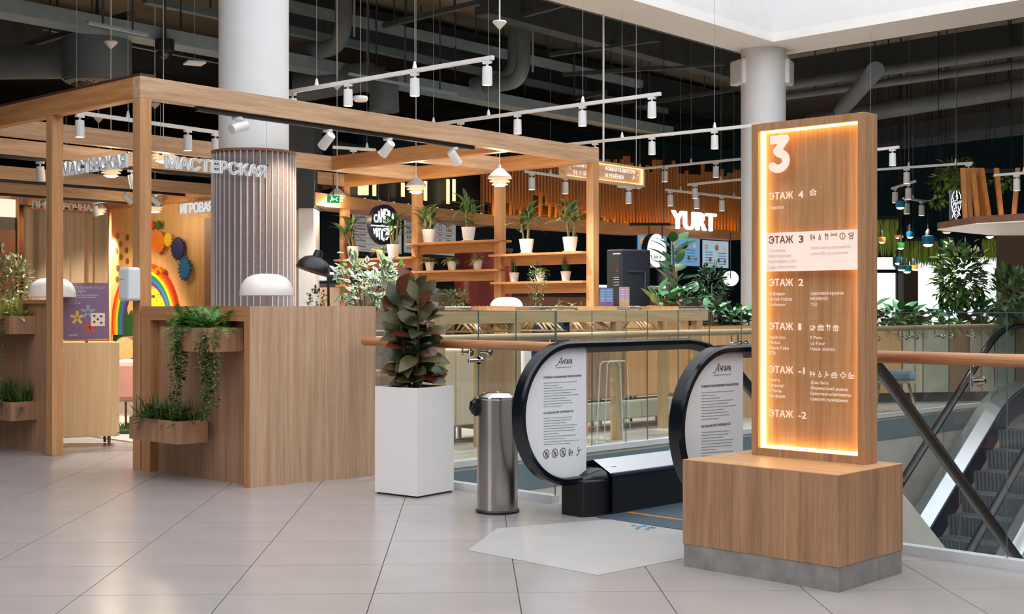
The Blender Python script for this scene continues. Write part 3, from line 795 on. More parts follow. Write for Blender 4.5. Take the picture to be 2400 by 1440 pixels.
# ================================================================= plants
LEAFP = {}
def leafproto(key, mtl, W=0.4, curl=0.25, fold=0.15, seg=5, tip=1.0):
    if key in LEAFP: return LEAFP[key]
    m = MB().leaf((0, 0, 0), (1, 0, 0), (0, 0, 1), 1.0, W, curl, fold, seg, tip)
    me = bpy.data.meshes.new('leaf'); me.from_pydata([tuple(v) for v in m.v], [], m.f)
    at = me.attributes.new('edge', 'FLOAT', 'POINT'); at.data.foreach_set('value', m.e)
    me.polygons.foreach_set('use_smooth', [True] * len(me.polygons)); me.materials.append(mtl)
    LEAFP[key] = me
    return me
def leafpart(parent, me, base, d, up=(0, 0, 1), s=0.1, name='leaf'):
    d = Vector(d).normalized(); up = Vector(up); y = up.cross(d)
    if y.length < 1e-3: y = Vector((0, 1, 0)).cross(d)
    y.normalize(); z = d.cross(y)
    o = bpy.data.objects.new(name, me); COL.objects.link(o); o.parent = parent
    rot = Matrix((d, y, z)).transposed().to_4x4()
    o.matrix_local = Matrix.Translation(Vector(base) - ORG[parent.name]) @ rot @ Matrix.Scale(s, 4)
    return o
def rv(rnd, k=1.0): return Vector((rnd.uniform(-k, k), rnd.uniform(-k, k), rnd.uniform(-k, k)))
def frond(m, base, d, L, droop, rnd, pairs=16, lw=0.17, w=0.0):
    d = Vector(d).normalized(); pts = []
    for i in range(pairs + 1):
        t = i / pairs; pts.append(Vector(base) + d * (L * t) + Vector((0, 0, -droop * L * t * t)))
    for i in range(1, pairs + 1):
        t = i / pairs; p = pts[i]; tg = (p - pts[i - 1]).normalized(); sd = tg.cross(Vector((0, 0, 1)))
        if sd.length < 1e-3: sd = Vector((1, 0, 0))
        sd.normalize(); l = L * lw * math.sin(math.pi * (0.12 + 0.85 * t)) + 0.004; ww = L / pairs * 0.30
        for s in (-1, 1):
            tip = p + sd * s * l + tg * l * 0.45 + rv(rnd, l * 0.12)
            m.add([p - tg * ww, p + tg * ww, tip], [(0, 1, 2)])
    m.tube([pts[0], pts[pairs // 2], pts[-1]], [L * .008 + .0008, L * .006 + .0006, .0006], 4, False)
def fern(m, c, n, L, rnd, spread=(0.1, 0.1), ax=None, droop=(0.3, 0.8), elev=(0.15, 1.3), pairs=16):
    for k in range(n):
        a = rnd.uniform(0, 2 * math.pi); e = rnd.uniform(*elev)
        off = Vector((rnd.uniform(-1, 1) * spread[0], rnd.uniform(-1, 1) * spread[1], 0))
        if ax is not None: off = xy(ax[0], 0) * off.x + xy(ax[1], 0) * off.y
        frond(m, Vector(c) + off, (math.cos(a) * math.cos(e), math.sin(a) * math.cos(e), math.sin(e)), L * rnd.uniform(.6, 1.1), rnd.uniform(*droop), rnd, pairs)
def grass(m, c, n, L, rnd, spread, ax=None, lean=0.6, W=0.012):
    for k in range(n):
        off = Vector((rnd.uniform(-1, 1) * spread[0], rnd.uniform(-1, 1) * spread[1], 0))
        if ax is not None: off = xy(ax[0], 0) * off.x + xy(ax[1], 0) * off.y
        a = rnd.uniform(0, 6.283); e = lean * rnd.random()
        d = Vector((math.cos(a) * e, math.sin(a) * e, 1)).normalized()
        m.leaf(Vector(c) + off, d, (-math.cos(a), -math.sin(a), 0.3), L * rnd.uniform(.5, 1.1), W * rnd.uniform(.7, 1.3), rnd.uniform(-.1, -.6), 0.1, 3)
def bush(m, c, rad, n, L, W, rnd, upb=0.3, curl=0.2, seg=3, shell=0.45):
    for k in range(n):
        v = rv(rnd)
        while v.length > 1 or v.length < shell: v = rv(rnd)
        p = Vector(c) + Vector((v.x * rad[0], v.y * rad[1], v.z * rad[2]))
        d = (v.normalized() + rv(rnd, .7) + Vector((0, 0, upb))).normalized()
        m.leaf(p, d, (rnd.uniform(-.5, .5), rnd.uniform(-.5, .5), 1), L * rnd.uniform(.6, 1.2), W * rnd.uniform(.7, 1.2), rnd.uniform(0, curl * 2), 0.15, seg)
ML_fern = leafmat('fern_green', (48, 92, 38), (104, 150, 62))
ML_grass = leafmat('dark_grass_green', (34, 62, 22), (78, 104, 40))
ML_yel = leafmat('yellow_green_fern', (120, 128, 48), (170, 170, 84))
ML_ivy = leafmat('ivy_green', (44, 68, 32), (96, 112, 54))
ML_bush = leafmat('bush_green', (38, 66, 34), (104, 132, 74))
ML_rub = leafmat('rubber_leaf', (24, 46, 36), (92, 82, 48), rough=0.3)
ML_rubred = leafmat('rubber_leaf_red', (112, 44, 26), (84, 54, 36), rough=0.3)
ML_var = leafmat('variegated_leaf', (74, 112, 66), (128, 150, 112), rough=0.4, edge=((226, 230, 208), 0.45))
ML_lime = leafmat('lime_leaf', (96, 150, 56), (140, 180, 84))
ML_corn = leafmat('striped_corn_leaf', (70, 116, 58), (44, 86, 54), rough=0.35, edge=((150, 158, 88), 0.72))
ML_big = leafmat('big_glossy_leaf', (30, 84, 44), (88, 140, 96), rough=0.3)
M_stem = mat('brown_stem', (92, 74, 48), rough=0.8)
M_cane = mat('ringed_cane', (150, 134, 78), rough=0.7, vary=0.3, scale=60)
M_soil = mat('dark_soil', (44, 32, 26), rough=0.95, vary=0.3, scale=40)
M_pot = mat('white_ceramic', (236, 232, 228), rough=0.35, vary=0.01)

# ================================================================= pergola
BZ0, BZ1 = 2.727, 2.886
W_c = wood('oak_beam_along', (170, 132, 100), (212, 178, 144), angC, 'h')
W_d = wood('oak_beam_across', (164, 106, 60), (204, 148, 96), angD, 'h')
W_z = wood('oak_post', (166, 114, 72), (208, 158, 112), 0, 'z')
W_panel = wood('oak_panel', (180, 140, 110), (214, 180, 150), 0, 'z', fine=34, stripe=0.12)
Lc = onl(1404, O_, C_)[1]
def dd(px): return onl(px, GA(Lc - 0.05, 0), D_)[1]
dP3, dP2, dP1 = dd(1172) - .05, dd(978) - .05, dd(808) - .05
perg = thing('pergola', 'open oak pergola frame of square posts and crossing beams round the workshop', 'pergola', xy(GA(2.8, 3), 0))
def beamc(c0, c1_, d, w=0.1): MB().box(GA(c0, d), C_ * (c1_ - c0), D_ * w, BZ0, BZ1).build('beam', W_c, perg, bevel=.003)
def beamd(c, d0, d1, w=0.1): MB().box(GA(c, d0), D_ * (d1 - d0), C_ * w, BZ0, BZ1).build('beam', W_d, perg, bevel=.003)
def post(c, d, z0=0, z1=BZ0): MB().box(GA(c, d), C_ * .1, D_ * .1, z0, z1).build('post', W_z, perg, bevel=.003)
beamc(0, Lc, 0)
beamd(0, 0.1, 10.1)
dl = onl(122, O_, D_)[1]
post(0, 0.0); post(0, dl)
post(Lc - .1, 0.0)
for q in (dP3, dP2, dP1): post(Lc - .1, q)
post(0.0, 9.9)
s1c = onl(778, GA(0, dP2), C_)[1]
beamd(Lc - .1, 0.1, 10.1)
beamd(s1c, 0.1, dP2)
beamc(s1c + .1, Lc - .1, dP3)
for q in (dP2, dP1, 6.5, 8.3, 10.0): beamc(0.1, Lc - .1, q)
MB().box(GA(0.0, 0.0), C_ * .12, D_ * 6, BZ1, BZ1 + .02).build('dark_cap', mat('dark_brown_cap', (70, 46, 40)), perg)
# shelves of the end wall with aprons
def pz(py, d): return zat(py, GA(Lc - .05, d).y)
SH = []
for (da, db, pxm, py, dep) in ((dP2, dP3, 1060, 568, .3), (dP2 - .04, dP3, 1060, 634, .24), (dP3, 0.0, 1272, 594, .3), (dP3, 0.0, 1272, 660, .24), (dP1, dP2, 890, 606, .3), (dP1, dP2, 890, 667, .24)):
    dm = dd(pxm); z = pz(py, dm)
    MB().box(GA(Lc - .05 - dep / 2, da + .1 if da > .2 else 0.1), D_ * (db - da - (.1 if db > 0 else 0) + (0.0 if db > 0 else 0.0)), C_ * dep, z - .025, z).build('shelf', W_d, perg, bevel=.002)
    MB().box(GA(Lc - .06, db + .1), D_ * (da - db - .1), C_ * .03, z - .13, z - .025).build('shelf_apron', W_d, perg)
    SH.append(z)
# black tracks below beams
def track(name, label, c0, c1_, d, grp=None):
    t = MB().box(GA(c0, d + .03), C_ * (c1_ - c0), D_ * .04, BZ0 - .035, BZ0).build(name, M_blackm, None, label=label, cat='light track', group=grp)
    return t
cc = lambda px, d: onl(px, GA(0, d), C_)[1]
track('light_track', 'black lighting track under the front pergola beam', cc(468, 0), cc(1118, 0), 0)
track('light_track', 'black lighting track under the third pergola cross beam', 0.3, 4.8, 6.5)
track('light_track', 'black lighting track under the fourth pergola cross beam', 0.3, 5.2, 8.3)
track('light_track', 'black lighting track under the rear pergola beam before the curtain', 0.3, 5.2, 10.0)
track('light_track', 'black lighting track under the second pergola cross beam', 0.3, 4.5, dP1)

# ================================================================= spotlights
M_lens = glow('lamp_lens', (255, 244, 226), 9.0)
SPM = {}
def sp_mesh(key, fn, material):
    if key not in SPM:
        m = MB(); fn(m); me = bpy.data.meshes.new(key); me.from_pydata([tuple(v) for v in m.v], [], m.f)
        me.polygons.foreach_set('use_smooth', [True] * len(me.polygons)); me.set_sharp_from_angle(angle=.6); me.materials.append(material); SPM[key] = me
    return SPM[key]
def child(name, me, par, loc=(0, 0, 0)):
    o = bpy.data.objects.new(name, me); COL.objects.link(o); o.parent = par; o.location = loc; return o
def spot(top, label, group=None, axis=(0, 0, -1), size=1.0, lit=True, wash=None, grp_cat='spotlight', ang=0.0):
    """top: point on the underside of the track"""
    t = thing('track_spotlight', label, grp_cat, top, group); t.scale = (size,) * 3; t.rotation_euler = (0, 0, ang)
    child('adapter', sp_mesh('adapter', lambda m: (m.obox((0, 0, -.012), (.04, 0, 0), (0, .016, 0), (0, 0, .012)), m.cyl((0, 0, -.024), (0, 0, -.062), .009, 10)), M_white_metal), t)
    ax = Vector(axis).normalized(); straight = ax.z < -0.97
    b = child('housing', sp_mesh('housing', lambda m: m.lathe((0, 0, 0), [(0, .0), (.036, 0), (.040, -.004), (.043, -.15), (.038, -.152), (.036, -.135), (0, -.135)], 24), M_white_metal), t,
              (0, 0, -.05) if straight else Vector((0, 0, -.085)) - ax * .06)
    q = Vector((0, 0, -1)).rotation_difference(ax)
    b.rotation_mode = 'QUATERNION'; b.rotation_quaternion = Matrix.Rotation(-ang, 4, 'Z').to_quaternion() @ q if ang else q
    if lit: child('lens', sp_mesh('lens', lambda m: m.lathe((0, 0, -.1375), [(0, 0), (.035, 0)], 20), M_lens), b)
    if wash:
        ld = bpy.data.lights.new('spot_beam', 'SPOT'); ld.energy = wash[0]; ld.color = wash[1]; ld.spot_size = wash[2]; ld.spot_blend = .7; ld.shadow_soft_size = .03
        lo = bpy.data.objects.new('spot_beam', ld); COL.objects.link(lo); lo.parent = t
        lo.location = Vector(b.location) + ax * .17; lo.rotation_mode = 'QUATERNION'; lo.rotation_quaternion = q
    return t
def ont(px, d): return xy(GA(0, d + .05) + C_ * onl(px, GA(0, d + .05), C_)[1], BZ0 - .035)
WARM = (1.0, .80, .56)
fl_ = 'white spotlight tilted from the front beam track, '
spot(ont(556, 0), fl_ + 'hanging before the white column', axis=(.45, .55, .25), lit=False, wash=None)
spot(ont(768, 0), fl_ + 'second from the column', axis=(-.6, .5, -.62), wash=(40, WARM, 1.2))
spot(ont(909, 0), fl_ + 'third from the column', axis=(-.6, .45, -.7), wash=(40, WARM, 1.2))
spot(ont(1063, 0), fl_ + 'last before the track end', axis=(.5, .6, -.8), wash=None)
CN = V2(C_.x, C_.y)
wx = xy(C_, 0)
for px, d, ax, lab, ws in (
    (72, 10.0, (.75, .4, -.5), 'white spotlight on the rear track aimed along the curtain', (420, WARM, 1.5)),
    (104, 8.3, (.2, .8, -.9), 'white spotlight on the fourth track beside the left post', (420, WARM, 1.4)),
    (200, 10.0, (.3, .2, -.9), 'white spotlight on the rear track before the letters, tilted down', (280, WARM, 1.4)),
    (222, 8.3, (.05, .2, -1), 'white spotlight on the fourth track hanging straight beside a pendant', (280, WARM, 1.5)),
    (298, 6.5, (.65, .3, -.7), 'white spotlight on the third track beside the corner post', (380, WARM, 1.3)),
    (362, 6.5, (.7, .35, -.6), 'white spotlight half hidden behind the corner post', (420, WARM, 1.2)),
    (94, dP1, (0, .2, -1), 'white lit spotlight on the second track left of the outer post', (260, WARM, 1.6)),
    (308, dP1, (.2, .1, -1), 'glaring spotlight beside the corner post at the acrylic letters', (260, WARM, 1.5)),
    (692, dP1, (-.5, -.5, -.6), 'glaring spotlight at the right edge of the felt column', None)):
    spot(ont(px, d), lab, axis=ax, wash=ws)

# suspended white rails with straight spots
def wrail(label, p0, p1, spots, cables, zoff=0.0, size=1.0, splabel=None, ceil=5.75, w=.034):
    p0 = Vector(p0); p1 = Vector(p1)
    t = thing('light_rail', label, 'light rail', (p0 + p1) / 2)
    MB().bar(p0, p1, w, w).build('rail', M_white_metal, t, bevel=.002)
    d = (p1 - p0); ang = math.atan2(d.y, d.x)
    for f in cables:
        q = p0 + d * f
        MB().lathe(q + Vector((0, 0, w / 2)), [(.022, 0), (.016, .03), (.009, .06), (.004, .065)], 12).build('cable_cone', M_white_metal, t, smooth=True)
        MB().cyl(q + Vector((0, 0, .06)), Vector((q.x, q.y, ceil)), .0022, 5).build('cable', mat('thin_wire', (150, 152, 154)), t)
    for f in spots:
        q = p0 + d * f - Vector((0, 0, w / 2))
        n_ = ['first', 'second', 'third', 'fourth'][sorted(spots).index(f)]
        lab_ = ('%s spotlight from the free end, ' % n_ if len(spots) > 1 else 'single spotlight, ') + label
        spot(q, lab_, 'spots of the ' + label, size=size, ang=ang, wash=(240, (1, .93, .84), 1.6))
    return t
def frac(px0, px1, px, A, B):
    # fraction along A-B at which the image column px is met
    d = B - A; u = (px - CX) / F
    return (u * A.y - A.x) / (d.x - u * d.y)
def rail_px(label, a, b, Za, z, spots, cables, **kw):
    """a, b: pixel ends of the rail; level rail at the height seen at a for depth Za"""
    A = P(a[0], a[1], Za); z = A.z; B = G(b[0], b[1], z)
    wrail(label, A, B, [frac(0, 0, s, A, B) for s in spots], [frac(0, 0, s, A, B) for s in cables], **kw)
rail_px('suspended white rail nearest above the pergola', (1156, 135), (640, 222), 10.6, 0, (1142, 972, 816, 686), (972, 742), size=1.0)
rail_px('suspended white rail over the pergola end', (1548, 220), (1010, 293), 12.4, 0, (1528, 1365, 1213, 1080), (1366, 1145, 1016), size=1.0)
rail_px('suspended white rail before the bare column', (1790, 292), (1330, 339), 14.2, 0, (1675, 1528, 1395), (1675, 1458), size=1.0)
rail_px('suspended white rail above the baby room sign', (1745, 372), (1440, 402), 19.0, 0, (1678, 1558), (1620, 1500), size=1.1, splabel='white cylinder spotlight on the rail above the baby room sign')
rail_px('short white rail high before the slat wall', (1745, 420), (1612, 433), 19.5, 0, (1629,), (1690,), size=1.05)
rail_px('white rail hanging before the slat wall', (1560, 445), (1750, 466), 20.5, 0, (1571, 1633, 1692), (1595, 1720), size=1.15)
rail_px('long white rail crossing above the left pergola', (175, 263), (520, 312), 11.6, 0, (187, 440, 505), (180, 300), size=1.0)
rail_px('white rail behind the felt column', (780, 345), (880, 352), 15.5, 0, (828,), (860,), size=1.0)
rail_px('white rail before the slats beside the pergola posts', (1230, 402), (1330, 416), 18.5, 0, (1246, 1325), (1290,), size=1.15)
rail_px('white rail tucked under the baby room sign', (1448, 437), (1500, 441), 19.0, 0, (1473,), (1490,), size=1.1)
rail_px('short white rail right of the floor directory', (2107, 345), (1990, 358), 16.5, 0, (2092,), (2040,), size=1.05)
rail_px('white rail over the right hand cafe', (2280, 382), (2010, 401), 18.5, 0, (2270, 2125), (2130, 2240), size=1.1)
rail_px('white rail above the cafe canopy', (2330, 411), (2440, 403), 17.5, 0, (2383,), (2400,), size=1.05)
rail_px('short angled white rail among the hanging moss', (2090, 442), (2145, 425), 22, 0, (2098, 2129), (2120,), size=1.2)
rail_px('short white rail below the angled one', (2116, 465), (2170, 472), 22, 0, (2125, 2160), (2140,), size=1.2)

# ================================================================= pendant lamps
M_pend = mat('white_lamp_shade', (236, 226, 214), rough=0.5, emit=((255, 214, 170), 0.35))
M_pendtop = mat('grey_white_lamp_top', (206, 208, 212), rough=0.5)
def pendant(px, py_bot, Z, dia, label, canopy=None, power=16):
    b = P(px, py_bot, Z); t = thing('pendant_lamp', label, 'pendant lamp', b, 'layered white pendants'); R = dia / 2; H = dia * .62
    MB().lathe(b, [(R * .42, H * 1.06), (R * .98, H * .62), (R * .94, H * .60)], 28).build('top_shade', M_pendtop, t, smooth=True)
    for k, (r, z) in enumerate(((1.0, .50), (.86, .30), (.66, .10))):
        MB().lathe(b, [(R * r * .62, H * (z + .20)), (R * r * .80, H * (z + .10)), (R * r, H * (z + .03)), (R * r * .98, H * z), (R * r * .72, H * z)], 28).build('shade_ring', M_pend, t, smooth=True)
    MB().lathe(b, [(0, 0), (R * .4, 0.0), (R * .46, H * .10)], 20).build('diffuser', glow('warm_diffuser', (255, 232, 200), 5.0), t)
    MB().lathe(b + Vector((0, 0, H)), [(R * .42, H * .06), (R * .14, H * .22), (R * .08, H * .42), (0, H * .42)], 16).build('cap', M_white_metal, t, smooth=True)
    top = P(px, canopy, Z).z if canopy is not None else 5.75
    MB().cyl(b + Vector((0, 0, H * 1.3)), (b.x, b.y, top), .0045, 6).build('cord', M_white_metal, t)
    if canopy is not None:
        MB().lathe((b.x, b.y, top), [(.01, -.03), (.075, .04), (.07, .055), (0, .06)], 18).build('canopy', M_white_metal, t, smooth=True)
        MB().cyl((b.x, b.y, top + .05), (b.x, b.y, 5.75), .009, 6).build('cord', M_white_metal, t)
    ld = bpy.data.lights.new('pendant_bulb', 'POINT'); ld.energy = power; ld.color = WARM; ld.shadow_soft_size = .05
    lo = bpy.data.objects.new('pendant_bulb', ld); COL.objects.link(lo); lo.parent = t; lo.location = (0, 0, -.06)
pendant(1171, 437, 13.5, .255, 'layered white pendant before the third shelf post', 62)
pendant(975, 454, 15.0, .25, 'layered white pendant before the second shelf post', None)
pendant(790, 473, 16.2, .225, 'layered white pendant beside the green exit sign', 205)
pendant(383, 382, 13.6, .245, 'layered white pendant behind the large acrylic workshop sign', None)
pendant(260, 416, 14.4, .25, 'layered white pendant beside the smaller acrylic workshop sign', 108)
pendant(231, 504, 19.0, .235, 'layered white pendant before the curtain corner', 283)
pendant(363, 499, 18.5, .235, 'layered white pendant before the gear wall', 250)

# ================================================================= acrylic signs
M_letter = mat('white_letter', (252, 252, 254), rough=0.4, vary=0.0)
def acrylic(label, pl, x0, y0, x1, y1, st, lx, ly, lh, lw, depth=.025, mtl=None, wires=True):
    a = pl.at((x0 + x1) / 2, y1); t = thing('acrylic_sign', label, 'sign', a)
    m = MB(); rect(m, pl, x0, y0, x1, y1, 0, .004); m.build('acrylic_plate', M_acryl, t)
    write(t, pl, st, lx, ly, lh, mtl or M_letter, wpx=lw, bold=.035, depth=depth, off=.005)
    if wires:
        zt = zat(y0, onl(x0, pl.A, pl.d)[0].y)
        for x in (x0 + 4, x1 - 4):
            q = xy(onl(x, pl.A, pl.d)[0], zt)
            MB().cyl(q, (q.x, q.y, BZ0), .0015, 5).build('wire', MATS['thin_wire'], t)
            MB().cyl(q - Vector((0, 0, .03)) - xy(pl.n, 0) * .006, q - Vector((0, 0, .03)) + xy(pl.n, 0) * .012, .008, 10).build('standoff', M_chrome, t)
    return t
acrylic('large clear acrylic sign with white raised letters under the front pergola beam', Plane(GA(0, .05), C_), 372, 352, 629, 407, 'МАСТЕРСКАЯ', 383, 393.5, 29, 237)
acrylic('clear acrylic sign with white raised letters between the two left posts', Plane(GA(.05, 0), D_), 151, 372, 306, 424, 'МАСТЕРСКАЯ', 154, 412, 29, 149)
acrylic('white outlined acrylic sign beside the gears on the playroom wall', Plane(GA(Lc - .25, 0), D_), 416, 473, 500, 510, 'ИГРОВАЯ', 424, 501, 22, 76, depth=.012, mtl=glow('pale_sign_glow', (226, 232, 240), 0.9))

# ================================================================= reception counter
Q1 = V2(*G(585, 1145)[:2]); Q2 = V2(*G(880, 1114.5)[:2]); E1 = GA(.0, 0.0)
dq = (Q1 - E1).normalized(); Lq = (Q1 - E1).length; nin = V2(dq.y, -dq.x)
if nin.dot(C_) < 0: nin = -nin
ds = (Q2 - Q1).normalized(); Ls = (Q2 - Q1).length; nis = V2(-ds.y, ds.x)
if nis.dot(D_) < 0: nis = -nis
CT = 1.2
W_dk = wood('oak_counter_frame', (160, 108, 72), (202, 148, 104), math.atan2(dq.y, dq.x), 'h')
W_dkz = wood('oak_counter_stile', (160, 108, 72), (202, 148, 104), 0, 'z')
W_rec = wood('oak_recess_panel', (150, 108, 80), (184, 142, 112), 0, 'z', fine=30, stripe=.1)
ctr = thing('reception_counter', 'corner reception counter in pale oak with recessed front panel', 'counter', xy(Q1, 0))
MB().box(Q1 + dq * -.0, -dq * .06, nin * .09, 0, CT - .1).build('stile', W_dkz, ctr)
MB().box(E1 + dq * .02, dq * .12, nin * .09, 0, CT - .1).build('stile', W_dkz, ctr)
MB().box(E1 + dq * .02, dq * (Lq - .02), nin * .12, CT - .1, CT).build('top_rail', W_dk, ctr)
MB().box(E1 + dq * .02 + nin * .07, dq * (Lq - .08), nin * .02, 0.0, CT - .1).build('recessed_panel', W_rec, ctr)
MB().box(Q1 + ds * .004 + nis * .0, ds * (Ls), nis * .05, 0, CT).build('side_panel', W_panel, ctr)
MB().box(Q1 + nin * .12 + ds * .3, ds * (Ls - .3), nis * .7, .70, .74).build('desk_top', W_c, ctr)
MB().box(E1 + nin * .12, dq * Lq, nin * .55, .70, .74).build('desk_top', W_c, ctr)
# the same low wall on the far left, beyond the outer post
W0 = GA(0.0, dl + .1)
lw_ = thing('planter_screen', 'low oak screen with planter boxes left of the outer post', 'screen', xy(W0 + D_ * 1.0, 0))
MB().box(W0 + C_ * .05, D_ * 2.2, C_ * .03, 0, zat(712, W0.y)).build('panel', W_rec, lw_)
MB().box(W0 + C_ * .02, D_ * 2.2, C_ * .09, zat(712, W0.y), zat(712, W0.y) + .03).build('top_rail', W_dk, lw_)
# planter boxes
def pbox(label, line0, dline, pxc, pxe, yt, yb, cdir, prot=.23, length=None):
    base = line0 - cdir * prot
    a, ta_ = onl(pxc, base, dline)
    L = length if length else (onl(pxe, base, dline)[0] - a).length
    far = dline if onl(pxc - 5, base, dline)[1] > ta_ else -dline
    zt, zb = zat(yt, a.y), zat(yb, a.y)
    t = thing('planter_box', label, 'planter', xy(a + far * L / 2 + cdir * prot / 2, zb), 'oak planter boxes on the low screens')
    th = .015
    for o, e1, e2 in ((a, far * L, cdir * th), (a + cdir * (prot - th), far * L, cdir * th), (a + cdir * th, far * th, cdir * (prot - 2 * th)), (a + cdir * th + far * (L - th), far * th, cdir * (prot - 2 * th))):
        MB().box(o, e1, e2, zb + .015, zt).build('board', W_rec, t)
    MB().box(a, far * L, cdir * prot, zb, zb + .015).build('bottom', W_rec, t)
    MB().box(a + far * th + cdir * th, far * (L - 2 * th), cdir * (prot - 2 * th), zb + .015, zt - .03).build('soil', M_soil, t)
    return t, xy(a + far * L / 2 + cdir * prot / 2, zt - .03), L, far
ub, uc, uL, uf = pbox('upper oak planter box on the counter with trailing ivy', E1 + nin * .065, dq, 493, 375, 769, 826, nin, prot=.26)
lb, lc, lL, lf = pbox('lower oak planter box of dark grass low on the counter', E1 + nin * .0, dq, 415, 303, 989, 1043, nin, prot=.24)
xb, xc, xL, xf = pbox('upper oak planter box left of the outer post', W0 + C_ * .05, D_, 22, -60, 741, 784, C_, length=.6)
yb_, yc, yL, yf = pbox('lower oak planter box left of the outer post', W0 + C_ * .05, D_, 26, -60, 944, 988, C_, length=.6)
rnd = random.Random(11)
def potted(name, label, c, fn, mtl, cat='plant', group=None):
    t = thing(name, label, cat, c, group); m = MB(); fn(m); o = m.build('foliage', mtl, t, kind='stuff'); return t
potted('fern', 'bright green fern in the upper box of the counter', uc, lambda m: fern(m, uc, 130, .31, rnd, (uL * .36, .05), (uf, nin), (.25, .8), (.3, 1.35)), ML_fern)
potted('grass_plant', 'dark grass plant in the lower box of the counter', lc, lambda m: (grass(m, lc, 260, .17, rnd, (lL * .46, .09), (lf, nin), 1.5, .007), fern(m, lc, 90, .24, rnd, (lL * .45, .07), (lf, nin), (.2, .6), (.2, 1.2))), ML_grass)
potted('fern', 'yellow green fern in the upper box beside the outer post', xc, lambda m: (fern(m, xc, 80, .27, rnd, (xL * .4, .06), (xf, C_)), grass(m, xc, 80, .2, rnd, (xL * .4, .06), (xf, C_), 1.0)), ML_yel)
potted('grass_plant', 'dark green grass in the lower box beside the outer post', yc, lambda m: (grass(m, yc, 200, .2, rnd, (yL * .45, .08), (yf, C_), .9), fern(m, yc, 60, .24, rnd, (yL * .4, .06), (yf, C_))), ML_grass)
def ivy(label, top, strands, rnd):
    t = thing('trailing_ivy', label, 'ivy', top)
    m = MB(); s = MB()
    for off, Ln, wd, nl in strands:
        p = Vector(top) + Vector(off); pts = [p]
        for i in range(10): pts.append(pts[-1] + Vector((rnd.uniform(-.012, .012), rnd.uniform(-.004, .004), -Ln / 10)))
        s.tube(pts, .0022, 4)
        for k in range(nl):
            f = rnd.random() ** .8 * 10; i = min(9, int(f)); q = pts[i].lerp(pts[i + 1], f - i)
            a = rnd.uniform(0, 6.28); d = Vector((math.cos(a), math.sin(a) * .6 - .25, rnd.uniform(-.7, .2)))
            e = q + Vector((math.cos(a), math.sin(a) * .4, 0)) * wd * rnd.random() * (1 - f / 16)
            m.leaf(e, d, (0, -.5, 1), rnd.uniform(.024, .04), rnd.uniform(.014, .022), .2, .2, 2)
    s.build('vine', M_stem, t); m.build('foliage', ML_ivy, t, kind='stuff')
    return t
def boxedge(c, far, cdir, px, ax_prot):     # point just outside the box front at pixel column px
    q = V2(c.x, c.y) - cdir * ax_prot; return onl(px, q, far)[0]
for label, px, py0, ln in (('narrow strand of trailing ivy on the upper counter box', 410, 768, .58), ('broad strand of trailing ivy on the upper counter box', 474, 771, .60)):
    q = boxedge(uc, uf, nin, px, .15); z = zat(py0, q.y)
    ivy(label, xy(q, z), [((0, 0, 0), ln, .05, 240), ((.03, 0, 0), ln * .6, .055, 180)] + ([((.06, 0, 0), ln * .85, .05, 130)] if px > 450 else []), rnd)
q = boxedge(xc, xf, C_, 2, .14)
ivy('strand of trailing ivy hanging from the box at the outer post', xy(q, zat(742, q.y)), [((0, 0, 0), .75, .04, 150)], rnd)
# dispenser on the corner post
dp = thing('hand_dispenser', 'white wall dispenser fixed to the corner post', 'dispenser', xy(GA(-.07, .05), zat(705, 9.6)))
zb, zt = zat(706, 9.5), zat(627, 9.5)
MB().box(GA(-.105, -.02), C_ * .104, D_ * .15, zb, zt).build('cover', mat('white_plastic', (222, 226, 232), rough=.35, vary=.01), dp, bevel=.02)
MB().box(GA(-.1065, .05), C_ * .002, D_ * .05, zt - .09, zt - .085).build('print', mat('grey_print', (150, 152, 158)), dp)

# ================================================================= mushroom lamps, black task lamp
M_dome = mat('white_enamel_dome', (238, 232, 226), rough=.3, vary=.0)
def mushroom(px, y0, y1, wpx, Z, label, ztab):
    c = P(px, y1, Z); R = wpx / 2 * Z / F; H = (y1 - y0) * Z / F
    t = thing('table_lamp', label, 'lamp', (c.x, c.y, ztab), 'white dome table lamps')
    prof = [(R * .985, -.003), (R, 0)] + [(R * math.cos(a_ * .0982) ** .62, H * math.sin(a_ * .0982)) for a_ in range(1, 16)] + [(0, H)]
    MB().lathe(c, prof + [(R * .38, H * .94), (R * .68, H * .80), (R * .96, H * .2), (R * .985, 0)], 40).build('dome_shade', M_dome, t, smooth=True)
    MB().lathe((c.x, c.y, ztab), [(0, 0), (.1, 0), (.1, .015), (.02, .02), (.014, .03), (.014, c.z - ztab + H * .8)], 24).build('stand', M_dome, t, smooth=True)
mushroom(625, 642, 693, 126, 9.3, 'white dome table lamp before the felt column', .74)
mushroom(122, 652, 696, 108, 10.95, 'white dome table lamp behind the outer post', .82)
mushroom(1187, 697, 722, 78, 14.0, 'white dome table lamp behind the clothes rack', .74)
bl = P(768, 718, 9.55)
tl = thing('task_lamp', 'black task lamp with cone shade behind the counter', 'lamp', (bl.x, bl.y, .74))
pB = P(770, 716, 9.55); pT = P(769, 622, 9.55); pS = P(738, 612, 9.55)
MB().tube([(bl.x, bl.y, .74), pB, pT + Vector((0, 0, -.01)), pT, P(764, 620, 9.55), P(752, 622, 9.55)], .009, 10).build('arm', M_blackm, tl, smooth=True)
MB().lathe((bl.x, bl.y, .74), [(0, 0), (.09, 0), (.09, .02), (.01, .025)], 24).build('base', M_blackm, tl, smooth=True)
ax_ = Vector((.28, .1, .9))
MB().lathe(P(733, 634, 9.55), [(.128, -.01), (.130, 0), (.118, .045), (.085, .085), (.035, .105), (.03, .15), (.022, .155), (0, .155)], 32, ax_).build('cone_shade', mat('black_enamel', (26, 24, 26), rough=.35), tl, smooth=True)
